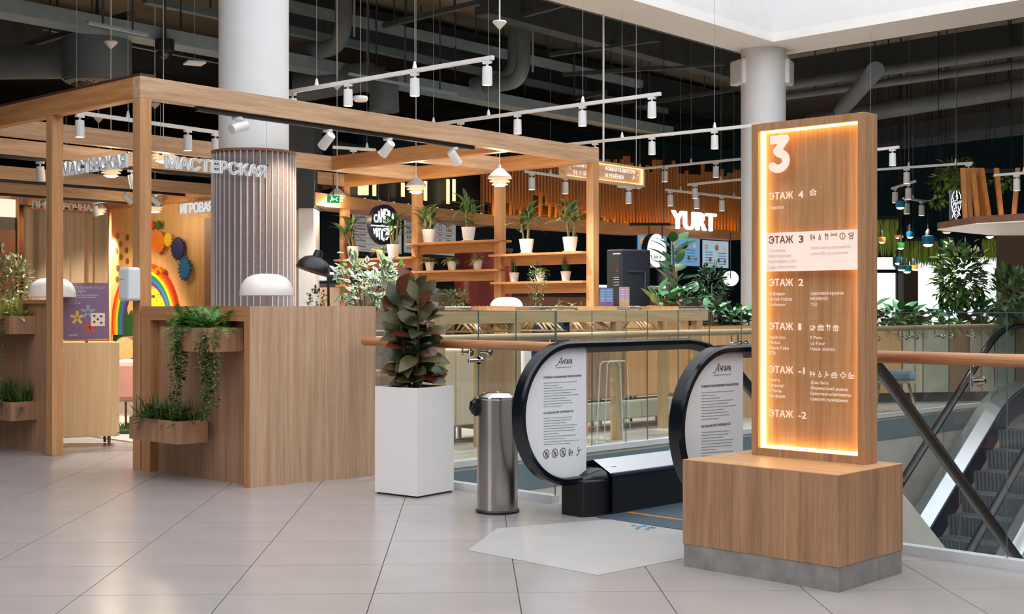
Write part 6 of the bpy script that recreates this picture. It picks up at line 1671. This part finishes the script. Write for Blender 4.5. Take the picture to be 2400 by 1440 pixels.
# exit sign, bag on the counter, corner posts
ex = Plane(A1 - CN1 * .05, (1, .1)); t = thing('exit_sign', 'green exit sign behind the farthest pendant', 'sign', ex.at(781, 476))
m = MB(); rect(m, ex, 767, 459, 796, 476, 0, .04); m.build('light_box', glow('exit_green', (30, 170, 96), .9), t)
m = MB(); icon(m, ex, 'baby', 773, 474, 12, 13, .2, .045); icon(m, ex, 'left', 786, 473, 6, 10, .2, .045); m.build('running_figure', glow('exit_white', (235, 255, 240), 1.2), t, kind='stuff')
MB().bar(ex.at(781, 459), ex.at(781, 459) + Vector((0, 0, .9)), .01).build('drop_rod', M_blackm, t)
bg_ = P(751, 591, 16.5); bg_.z = 1.52
t = thing('plastic_bag', 'knotted translucent white bag on the coffee bar', 'bag', bg_); m = MB(); hb = .25
m.lathe(bg_, [(0, 0), (.085, .01), (.10, .10), (.085, .19), (.03, .215), (.055, .25), (.02, .26)], 18); rr_ = random.Random(4); m.v = [v + rv(rr_, .008) for v in m.v]
m.build('bag', mat('cloudy_plastic', (190, 206, 214), rough=.4), t, smooth=True)
p0, p1 = P(700, 0, 16.0), P(735, 0, 16.0)
tag(MB().box((p0.x, p0.y), (p1.x - p0.x, 0), (0, .5), 0, zat(486, 16.0)).build('wall_stub', mat('grey_white_stub', (206, 206, 210), rough=.6), None, kind='structure'), 'pale wall end beside the felt column')
p0, p1 = P(640, 0, 16.2), P(708, 0, 16.2)
tag(MB().box((p0.x, p0.y), (p1.x - p0.x, 0), (0, .3), 0, zat(486, 16.0)).build('wall_stub_beige', mat('beige_stub', (206, 184, 164), rough=.6), None, kind='structure'), 'beige wall behind the felt column')
p0, p1 = P(640, 0, 15.9), P(736, 0, 15.9)
tag(MB().box((p0.x, p0.y), (p1.x - p0.x, 0), (0, .7), zat(487, 15.9), 3.6).build('wall_bulkhead', mat('charcoal_bulkhead', (48, 54, 56), rough=.8, bump=.2), None, kind='structure'), 'charcoal bulkhead above the pale wall end')
# red drum beside the end shelves
rd = P(1132, 0, 19.0); t = thing('red_drum', 'dark red curved counter drum behind the shelves', 'counter', (rd.x, rd.y, 0))
MB().lathe((rd.x, rd.y, 0), [(0, 0), (.42, 0), (.42, 2.0), (0, 2.0)], 40).build('shell', mat('dark_red_lacquer', (96, 22, 20), rough=.3), t, smooth=True)
MB().lathe((rd.x, rd.y, 2.0), [(0, .04), (.44, .04), (.44, 0), (0, 0)], 40).build('cap', M_blackm, t, smooth=True)

# ================================================================= restaurant with the slat wall
a, b = P(1186, 0, 19.8), P(1738, 0, 24.3); B1, B2 = V2(a.x, a.y), V2(b.x, b.y); sd2 = (B2 - B1).normalized(); SN = V2(-sd2.y, sd2.x)
W_sl = wood('slat_oak', (150, 98, 56), (184, 126, 76), 0, 'z')
W_sh = wood('slat_ledge_oak', (160, 108, 70), (194, 140, 96), math.atan2(sd2.y, sd2.x), 'h')
fs_ = thing('slat_fascia', 'oak ledge with upright slats of uneven length over the grill counter', 'fascia', xy((B1 + B2) / 2, LZ0))
MB().box(B1, B2 - B1, SN * .6, LZ0, LZ1).build('ledge', W_sh, fs_)
MB().box(B1 + SN * .40, B2 - B1, SN * .05, LZ1, 3.9).build('backing', M_blackm, fs_)
MB().box(B1 + SN * .20, B2 - B1, SN * .06, LZ1, LZ1 + .015).build('led_strip', glow('amber_led', (255, 176, 40), 26.0), fs_)
spl = Plane(B1 + SN * .12, sd2); rs_ = random.Random(17); slm = None
x = 1130.0; k = 0
while x < 1736:
    q, _ = onl(max(x, 1130), spl.A, spl.d)
    if x < 1186: q = onl(x, A1 + CN1 * .12, cd)[0]
    ytop = 402 - (20 if x < 1480 else 0) - rs_.choice((0, 0, 8, 16, 30)) + (x - 1480) * .05 * (x > 1480)
    zt_ = zat(ytop, q.y); zb_ = LZ1
    if x < 1478 and k % 3 != 0 : zb_ = LZ1 + rs_.choice((0, .1, .2, .35)) * max(0, min(1, (1490 - x) / 180))
    if slm is None:
        slm = bpy.data.meshes.new('slat'); mm_ = MB().obox((0, 0, .5), (.016, 0, 0), (0, .03, 0), (0, 0, .5)); slm.from_pydata([tuple(v) for v in mm_.v], [], mm_.f); slm.materials.append(W_sl)
    o = bpy.data.objects.new('slat', slm); COL.objects.link(o); o.parent = fs_; o.location = xy(q, zb_) - ORG[fs_.name]; o.rotation_euler = (0, 0, math.atan2(sd2.y, sd2.x)); o.scale = (1, 1, zt_ - zb_)
    x += 7.6; k += 1
yl = thing('illuminated_letters', 'large glowing white four letter sign on the slat wall', 'sign', spl.at(1620, 540)); ypl = Plane(B1 - SN * .06, sd2)
write(yl, ypl, 'YURT', 1572, 535, 44, glow('letter_glow', (250, 250, 255), 1.6), wpx=103, bold=.022, depth=.05)
m = MB(); rect(m, ypl, 1575, 525, 1676, 528, -.05, .02); m.build('rail', M_blackm, yl)
# dark interior and screens
it = thing('grill_counter', 'dark navy grill counter and back wall under the slat ledge', 'counter', xy((B1 + B2) / 2 + SN * 2, 0))
MB().box(B1 + SN * 2.0 - sd2 * 1.2, (B2 - B1) + sd2 * 1.2, SN * .1, 0, 3.9).build('back_wall', M_navy, it)
MB().box(B1 + SN * .3, (B2 - B1) * .95, SN * .6, 0, 1.35).build('counter_front', mat('brown_counter', (110, 66, 44), rough=.6), it)
MB().box(B1 + SN * .25, (B2 - B1) * .95, SN * .7, 1.35, 1.4).build('counter_top', M_blackm, it)
MB().box(B1 + SN * .4 + sd2 * .3, (B2 - B1) * .8, SN * .1, 1.52, 1.56).build('lit_rail', glow('shelf_light', (235, 242, 255), 1.6), it)
p_ = onl(1560, B1 + SN * .5, sd2)[0]
MB().lathe(xy(p_, 1.4), [(0, 0), (.16, 0), (.16, .5), (.1, .6), (0, .6)], 24).build('urn', mat('grey_urn', (120, 120, 122), rough=.35, metal=.5), it, smooth=True)
MB().box(onl(1575, B1 + SN * .4, sd2)[0], sd2 * .16, SN * .2, 1.4, 2.0).build('wood_block', W_warm, it)
scp = Plane(B1 + SN * .35, sd2)
for k, (x0, x1, y0, y1, lab) in enumerate(((1494, 1562, 549, 608, 'menu screen behind the round white sign'), (1572, 1640, 553, 622, 'menu screen behind the fiddle leaf plant'), (1646, 1707, 563, 627, 'menu screen with two rows of dishes beside the bare column'))):
    t = thing('menu_screen', lab, 'screen', scp.at((x0 + x1) / 2, y1)); m = MB(); rect(m, scp, x0 - 3, y0 - 3, x1 + 3, y1 + 3, -.04, .04); m.build('housing', M_blackm, t)
    m = MB(); rect(m, scp, x0, y0, x1, y1, .002); m.build('display', glow('screen_blue' if k < 2 else 'screen_pale', (118, 176, 216) if k < 2 else (176, 206, 220), .75), t)
    q = scp.at((x0 + x1) / 2, y0); MB().bar(q, q + Vector((0, 0, .35)), .03).build('bracket', M_blackm, t)
    for (fx, fy, r, c) in ((.15, .25, .055, (196, 160, 120)), (.55, .25, .06, (170, 96, 60)), (.82, .3, .045, (214, 180, 140)), (.3, .7, .04, (150, 60, 60)), (.62, .72, .04, (96, 66, 52)), (.86, .74, .035, (176, 70, 74))):
        c0 = scp.at(x0 + (x1 - x0) * fx, y0 + (y1 - y0) * fy + (x1 - x0) * fx * .06); mm_ = MB(); mm_.cyl(c0 + xy(scp.n, 0) * .003, c0 + xy(scp.n, 0) * .006, r, 14); mm_.build('dish_picture', mat('dish_%d_%d' % (c[0], c[1]), c, emit=(c, .5)), t)
    m = MB()
    for r in range(5): rect(m, scp, x0 + 6, y0 + (y1 - y0) * (.42 + r * .1), x0 + 24, y0 + (y1 - y0) * (.45 + r * .1), .004); rect(m, scp, x0 + 36, y0 + 3 + (y1 - y0) * (.42 + r * .1), x0 + 56, y0 + 3 + (y1 - y0) * (.45 + r * .1), .004)
    m.build('menu_rows', glow('screen_print', (96, 128, 158), .6), t, kind='stuff')
wc = P(1534, 588, 18.6); wpl = Plane(V2(wc.x, wc.y), C_); WR = 40 * wc.y / F; n3 = xy(wpl.n, 0)
wsn = thing('round_sign', 'round glowing white hanging sign with thin dark letters', 'sign', wc - Vector((0, 0, WR)))
MB().cyl(wc - n3 * .06, wc + n3 * .038, WR, 44).build('rim', M_blackm, wsn, smooth=True)
MB().cyl(wc + n3 * .038, wc + n3 * .042, WR * .985, 44).build('face', glow('white_face', (252, 250, 248), 1.15), wsn)
write(wsn, Plane(V2(wc.x, wc.y), C_, .044), 'YURT', 1517, 606, 8, mat('thin_grey_letters', (90, 90, 96)), wpx=34, depth=.003)
top = P(1520, 527, 18.6)
MB().bar(P(1478, 526, 18.4), P(1568, 526, 18.8), .05, .04).build('bracket_bar', M_blackm, wsn)
for x in (1521, 1552): MB().bar(P(x, 527, 18.6), P(x, 560, 18.6), .018).build('bracket_drop', M_blackm, wsn)
for x in (1490, 1556): q = P(x, 526, 18.5); MB().cyl(q, (q.x, q.y, DZ), .006, 6).build('drop_rod', M_blackm, wsn)
wc2 = P(1712, 653, 22.0); t = thing('round_sign', 'half hidden round white light beside the bare column', 'sign', wc2 - Vector((0, 0, .12)))
MB().cyl(wc2, wc2 + Vector((.02, .05, 0)), .13, 30).build('face', MATS['white_face'], t); MB().cyl(wc2, (wc2.x, wc2.y, LZ0), .008, 6).build('drop_rod', M_blackm, t)

# ================================================================= right-hand cafe: canopy, poles, moss, coloured pendants
T1, T2, T3 = G(2197, 525, 2.36), G(2287, 510, 2.36), G(2440, 501, 2.36)
cn = thing('cafe_canopy', 'brown edged canopy wedge with white underside over the right hand cafe', 'canopy', (T2.x, T2.y, 2.27))
bk1, bk2 = V2(*G(2335, 553, 2.27)[:2]), V2(T3.x + 1.5, 20.5)
poly = [V2(T1.x, T1.y), V2(T2.x, T2.y), V2(T3.x, T3.y), bk2, bk1]
MB().prism(poly, 2.285, 2.375).build('fascia', wood('brown_canopy', (118, 82, 66), (146, 106, 86), 0, 'h'), cn)
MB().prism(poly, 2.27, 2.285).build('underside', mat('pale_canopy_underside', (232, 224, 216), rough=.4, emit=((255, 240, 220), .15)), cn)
for k, (xb, xt, zo) in enumerate(((2262, 2256, 0), (2275, 2268, .2), (2291, 2280, .1), (2304, 2290, .3), (2318, 2300, .1), (2347, 2335, .0), (2376, 2386, 0))):
    q = P(xb, 0, 17.6 + zo); w2 = P(xt, 395, 17.8 + zo)
    MB().bar((q.x, q.y, 2.375), w2, .06, .05).build('pole', wood('pole_oak', (176, 112, 52), (214, 150, 84), 0, 'z'), cn)
pc_ = P(2372, 0, 19.6)
tag(MB().box((pc_.x - .24, pc_.y), (1.2, 0), (.35, .8), 0, 2.27).build('wall_pier_right', mat('brown_pier', (92, 76, 62), rough=.8), None, kind='structure'), 'brown pier under the canopy')
lg0 = P(2242, 480, 17.0); lpl = Plane(V2(lg0.x, lg0.y), (1, .15))
lt_ = thing('neon_emblem', 'white neon emblem with oval outline and script before the canopy', 'sign', lpl.at(2242, 514))
def zz_(L): return [(2210 + x / 16.0, 430 + y / 16.0) for x, y in L]
for st, w_ in (([(430, 310), (370, 420), (345, 540), (390, 560), (400, 640), (360, 700), (310, 690), (310, 610), (350, 560)], .013), ([(325, 700), (320, 820), (345, 930), (380, 1080), (420, 1180)], .013),
               ([(520, 270), (515, 430), (490, 520)], .016), ([(525, 400), (560, 570), (500, 590)], .016), ([(600, 310), (650, 430), (670, 590)], .013), ([(675, 790), (650, 930), (610, 1050)], .013),
               ([(420, 700), (390, 820), (360, 930), (345, 940)], .013), ([(400, 820), (430, 720), (450, 830), (480, 690), (500, 800), (540, 680), (560, 790), (590, 680), (610, 780), (640, 640), (660, 770), (700, 650)], .013), ([(430, 660), (480, 640), (550, 630)], .012),
               ([(490, 800), (490, 970)], .015), ([(470, 890), (525, 890)], .012), ([(430, 930), (410, 1080), (350, 1290)], .014), ([(570, 850), (600, 1060), (645, 1210)], .014),
               ([(430, 1150), (460, 1050), (510, 1010), (560, 1080), (580, 1140), (530, 1190), (470, 1190), (430, 1150)], .013), ([(420, 1210), (460, 1270), (520, 1270), (580, 1210)], .014), ([(450, 1335), (530, 1325)], .016)):
    pts = [lpl.at(*p) for p in zz_(st)]; MB().tube(pts, w_ * .36, 6).build('neon_tube', glow('neon_emblem_glow', (245, 248, 255), 1.5), lt_, smooth=True)
m = MB(); rect(m, lpl, 2228, 446, 2256, 515, -.05, .01); m.build('backplate', M_acryl, lt_)
q = lpl.at(2242, 447); MB().cyl(q, (q.x, q.y, DZ), .004, 6).build('wire', M_blackm, lt_)
ML_moss = leafmat('hanging_moss', (116, 154, 46), (186, 206, 84))
def moss(label, x0, x1, y0, y1, Z, n, seed):
    r_ = random.Random(seed); a, b = P(x0, y0, Z), P(x1, y0, Z); t = thing('hanging_moss', label, 'hanging plant', a.lerp(b, .5)); m = MB(); H = (y1 - y0) * Z / F
    for k in range(n):
        p = a.lerp(b, r_.random()) + Vector((0, r_.uniform(-.15, .15), r_.uniform(-.1, .05))); m.leaf(p, (r_.uniform(-.08, .08), r_.uniform(-.1, .1), -1), (0, -1, .1), H * r_.uniform(.5, 1.05), .025, r_.uniform(-.05, .05), .1, 2)
    m.build('foliage', ML_moss, t, kind='stuff')
    MB().obox(a.lerp(b, .5), ((b.x - a.x) / 2, 0, 0), (0, .15, 0), (0, 0, .03)).build('tray', M_blackm, t)
    for f in (.15, .85): q = a.lerp(b, f); MB().cyl(q, (q.x, q.y, DZ), .006, 5).build('wire', M_blackm, t)
moss('curtain of hanging moss nearest the floor directory', 2040, 2102, 512, 600, 24.5, 260, 1)
moss('broad curtain of hanging moss among coloured pendants', 2116, 2196, 562, 628, 25.0, 330, 2)
moss('small tuft of hanging moss left of the broad one', 2096, 2124, 590, 628, 25.5, 120, 3)
moss('narrow curtain of hanging moss beside the brown pier', 2308, 2336, 556, 612, 23.5, 130, 4)
tg = thing('hanging_greenery', 'loose leafy greenery hanging over the neon emblem', 'hanging plant', P(2228, 470, 19.2)); m = MB()
for (x, y, r_, n) in ((2215, 425, .22, 150), (2240, 400, .25, 170), (2270, 430, .2, 120), (2200, 470, .1, 50), (2350, 425, .15, 60)): bush(m, P(x, y, 19.2), (r_, .2, r_ * .8), n, .10, .04, random.Random(x), -.2, .3, 3, .1)
m.build('foliage', leafmat('overhead_green', (50, 84, 26), (112, 140, 44)), tg, kind='stuff')
MB().bar(P(2190, 400, 19.2), P(2380, 400, 19.2), .05).build('support_bar', M_blackm, tg)
for x in (2200, 2370): q = P(x, 400, 19.2); MB().cyl(q, (q.x, q.y, DZ), .006, 5).build('wire', M_blackm, tg)
for k, (x, y0, y1, rgb, lab) in enumerate(((2110, 471, 492, (16, 92, 112), 'large teal pendant high before the moss'), (2133, 543, 560, (16, 84, 112), 'teal pendant above the broad moss'), (2175, 553, 580, (22, 88, 116), 'large teal pendant before the broad moss'), (2215, 560, 582, (36, 104, 40), 'green pendant right of the broad moss'),
        (2111, 569, 586, (40, 116, 40), 'green pendant below the orange pair'), (2067, 556, 572, (206, 124, 40), 'orange pendant beside the directory'), (2107, 551, 560, (206, 124, 40), 'small orange pendant over the green one'), (2106, 602, 622, (18, 80, 96), 'teal pendant before the window left of the pier'),
        (2113, 622, 636, (18, 70, 84), 'low teal pendant beside another over the pier'), (2126, 622, 642, (24, 84, 92), 'lowest teal pendant over the pier'), (2219, 540, 548, (206, 140, 50), 'flat orange pendant under the canopy tip'), (2225, 556, 568, (20, 84, 100), 'small teal pendant beside the canopy'), (2206, 588, 600, (30, 96, 70), 'small green pendant over the window'), (2320, 540, 560, (40, 60, 60), 'dark pendant globe at the brown pier'), (2140, 622, 634, (206, 124, 40), 'low orange pendant right of the pier'))):
    Z = 21.5 + (k % 4) * .5; c = P(x, y1, Z); H = (y1 - y0) * Z / F; r = H * .52 if H > .1 else .075
    t = thing('glass_pendant', lab, 'pendant lamp', c, 'coloured glass pendants')
    MB().lathe(c, [(r * .95, H * .25), (r, H * .3), (r, H * .95), (r * .6, H), (0, H)], 20).build('coloured_shade', mat('pend_%d_%d_%d' % rgb, rgb, rough=.2, emit=(rgb, .25)), t, smooth=True)
    MB().ball(c + Vector((0, 0, H * .28)), (r * .82, r * .82, H * .26), 14, 8).build('globe', glow('globe_white', (255, 246, 230), 2.2), t, smooth=True)
    MB().lathe(c + Vector((0, 0, H)), [(r * .5, 0), (r * .4, .08), (.01, .12)], 12).build('cap', M_blackm, t, smooth=True)
    MB().cyl(c + Vector((0, 0, H)), (c.x, c.y, DZ), .005, 5).build('cord', M_blackm, t)

# ================================================================= ducts, trays and pipes under the slab
def crun(name, label, cat, p0, p1, z, w_, h, m_, rnd_=False, drops=0):
    a, b = G(p0[0], p0[1], z), G(p1[0], p1[1], z); t = thing(name, label, cat, (a + b) / 2)
    if rnd_: MB().cyl(a, b, w_ / 2, 20).build('pipe', m_, t, smooth=True)
    else: MB().bar(a, b, w_, h).build('run', m_, t)
    for k in range(drops):
        q = a.lerp(b, (k + .5) / drops); MB().cyl(q, (q.x, q.y, DZ), .012, 6).build('hanger_rod', M_beamd, t)
    return t
crun('cable_tray', 'wide blue grey cable tray running above the pergola', 'cable tray', (-30, 12), (1560, 310), 4.35, .34, .16, M_tray, drops=8)
crun('steel_truss', 'upper thin steel rail behind the first white column', 'ceiling rail', (300, -70), (1500, 198), 5.1, .14, .12, M_tray, drops=6)
crun('steel_truss', 'lower perforated steel rail behind the first white column', 'ceiling rail', (340, -2), (1560, 262), 4.95, .12, .10, M_tray, drops=6)
crun('roof_beam', 'deep black roof beam before the skylight rim', 'beam', (1130, -12), (1760, 165), 5.15, .25, .5, M_beamd)
crun('roof_beam', 'black roof beam over the rear of the pergola', 'beam', (-40, 60), (900, 235), 5.2, .3, .4, M_beamd)
crun('roof_beam', 'black roof beam behind the steel rails', 'beam', (600, 10), (1740, 260), 5.4, .4, .5, M_beamd)
crun('roof_beam', 'black roof beam over the coffee bar', 'beam', (700, 160), (1700, 330), 5.2, .4, .4, M_beamd)
crun('ceiling_pipe', 'grey pipe crossing high right of the bare column', 'pipe', (1845, 200), (2450, 110), 4.9, .16, .16, M_duct, True, 4)
crun('ceiling_pipe', 'second grey pipe below the crossing one', 'pipe', (1845, 226), (2450, 143), 4.8, .13, .13, M_duct, True, 4)
crun('round_duct', 'thick grey round duct right of the directory', 'duct', (1900, 286), (2450, 196), 4.5, .30, .30, M_duct, True, 4)
crun('square_duct', 'dark square duct below the thick round one', 'duct', (1990, 330), (2450, 262), 4.6, .4, .25, M_beamd, False, 3)
crun('square_duct', 'long dark square duct low over the right hand cafe', 'duct', (1990, 352), (2450, 298), 4.5, .3, .16, M_duct, False, 3)
crun('round_duct', 'slanting branch duct joining the thick round one', 'duct', (1972, 258), (2052, 165), 4.38, .24, .3, M_duct, True)
crun('roof_beam', 'black roof beam over the right hand cafe', 'beam', (1850, 170), (2450, 80), 5.3, .3, .4, M_beamd)
crun('ceiling_conduit', 'thin pale conduit crossing above the corner post', 'conduit', (100, 69), (520, 150), 4.6, .022, .022, mat('pale_conduit', (150, 150, 146)), True, 2)
crun('linear_lamp', 'slim unlit batten under the blue grey tray', 'batten', (818, 173), (1070, 221), 4.1, .04, .03, mat('pale_batten', (150, 170, 184)), False, 3)
crun('linear_lamp', 'slim unlit batten above the corner post', 'batten', (205, 52), (345, 82), 4.1, .04, .03, MATS['pale_batten'], False, 2)
for k, (p0, p1, z) in enumerate((((60, 108), (310, 32), 4.5), ((900, 60), (1125, 5), 4.9), ((1180, 48), (1390, -8), 5.0), ((1290, 128), (1545, 92), 4.9), ((1320, 175), (1700, 148), 4.9), ((690, 200), (900, 160), 4.7), ((1150, 275), (1420, 215), 4.6), ((1460, 250), (1720, 210), 4.8))):
    crun('cross_strut', ['steel strut crossing the tray near the drum diffuser', 'steel strut high above the nearest rail', 'steel strut beside the left bent duct', 'steel strut under the deep black beam', 'long steel strut before the bare column', 'steel strut behind the nearest rail', 'steel strut over the pergola end', 'steel strut between rail and bare column'][k], 'strut', p0, p1, z, .07, .06, M_beamd, False, 2)
def bent(label, px, yt, yb, xe, ye, Z, r):
    a = P(px, yb, Z); top = Vector((a.x, a.y, DZ - .02)); e = P(xe, ye, Z + .6); t = thing('bent_duct', label, 'duct', a)
    c = Vector((a.x, a.y, e.z)); pts = [top, Vector((a.x, a.y, e.z + r * 3))]
    for i in range(1, 7):
        f = i / 7; A_ = Vector((a.x, a.y, e.z + r * 3)); d = (e - c).normalized(); pts.append(A_ * (1 - f) ** 2 + c * 2 * f * (1 - f) + (c + d * r * 3) * f * f)
    pts += [c + (e - c).normalized() * r * 3, e]
    MB().tube(pts, r, 20).build('duct', M_duct, t, smooth=True)
    MB().tube([top + Vector((r * 1.3, -.05, 0)), Vector((a.x + r * 1.3, a.y - .05, e.z + .1))], .015, 6).build('conduit', MATS['pale_conduit'], t)
bent('bent grey duct just right of the wrapped column', 805, -20, 100, 700, 128, 16.5, .11)
bent('bent grey duct near the skylight rim', 1226, -20, 160, 1140, 205, 17.5, .10)
bent('second bent duct beside the rim duct', 1206, -20, 150, 1110, 198, 18.4, .10)
dc = P(228, 195, 15.0); t = thing('drum_diffuser', 'big dark drum diffuser with round grille above the left pergola', 'air diffuser', dc)
MB().lathe(dc, [(0, .02), (.385, .02), (.385, .5), (0, .5)], 44).build('drum', M_duct, t, smooth=True)
MB().tube([P(-60, 148, 15.6), P(70, 146, 15.4), dc + Vector((-.2, 0, .25))], .2, 20).build('feed_duct', M_duct, t, smooth=True)
MB().lathe(dc, [(0, .0), (.1, -.015), (.3, -.02), (.36, .0), (.36, .02)], 40).build('grille_plate', mat('grey_grille', (92, 92, 88), rough=.5), t, smooth=True)
for k in range(20): a = k * .314; MB().bar(dc + Vector((.11 * math.cos(a), .11 * math.sin(a), -.022)), dc + Vector((.29 * math.cos(a + .2), .29 * math.sin(a + .2), -.026)), .02, .01).build('grille_slot', M_blackm, t)
MB().cyl(dc + Vector((0, 0, .5)), (dc.x, dc.y, DZ), .02, 6).build('hanger_rod', M_beamd, t)
d2 = P(900, 262, 17.0); t = thing('drum_diffuser', 'dark elbow drum above the pergola middle', 'air diffuser', d2)
MB().tube([d2, d2 + Vector((0, 0, .35)), d2 + Vector((-.25, .2, .5)), d2 + Vector((-1.2, .6, .42))], .2, 20).build('drum', M_duct, t, smooth=True)
sm_ = P(845, 238, 12.8); t = thing('smoke_detector', 'white disc detector hanging beside the nearest rail', 'detector', sm_)
MB().lathe(sm_, [(0, 0), (.06, 0), (.075, .02), (.07, .05), (0, .055)], 24).build('disc', M_white_metal, t, smooth=True); MB().cyl(sm_ + Vector((0, 0, .05)), (sm_.x, sm_.y, DZ), .003, 5).build('wire', MATS['thin_wire'], t)
cm = P(386, 138, 15.0); t = thing('dome_camera', 'black dome camera on the ceiling beside a pendant cord', 'camera', cm)
MB().lathe(cm, [(.09, .08), (.11, .09), (.11, .22), (0, .22)], 20).build('housing', M_blackm, t, smooth=True); MB().ball(cm + Vector((0, 0, .08)), .085, 16, 10).build('dome', mat('smoked_dome', (30, 32, 34), rough=.05), t, smooth=True)
MB().cyl(cm + Vector((0, 0, .2)), (cm.x, cm.y, DZ), .02, 8).build('drop_pipe', M_beamd, t)
ap = P(456, 148, 14.0); t = thing('access_point', 'flat white square access point above the front beam', 'access point', ap)
MB().obox(ap, (.09, .04, 0), (-.05, .09, 0), (0, 0, .012)).build('plate', M_white_metal, t, bevel=.006); MB().cyl(ap, (ap.x, ap.y, DZ), .004, 5).build('wire', MATS['thin_wire'], t)
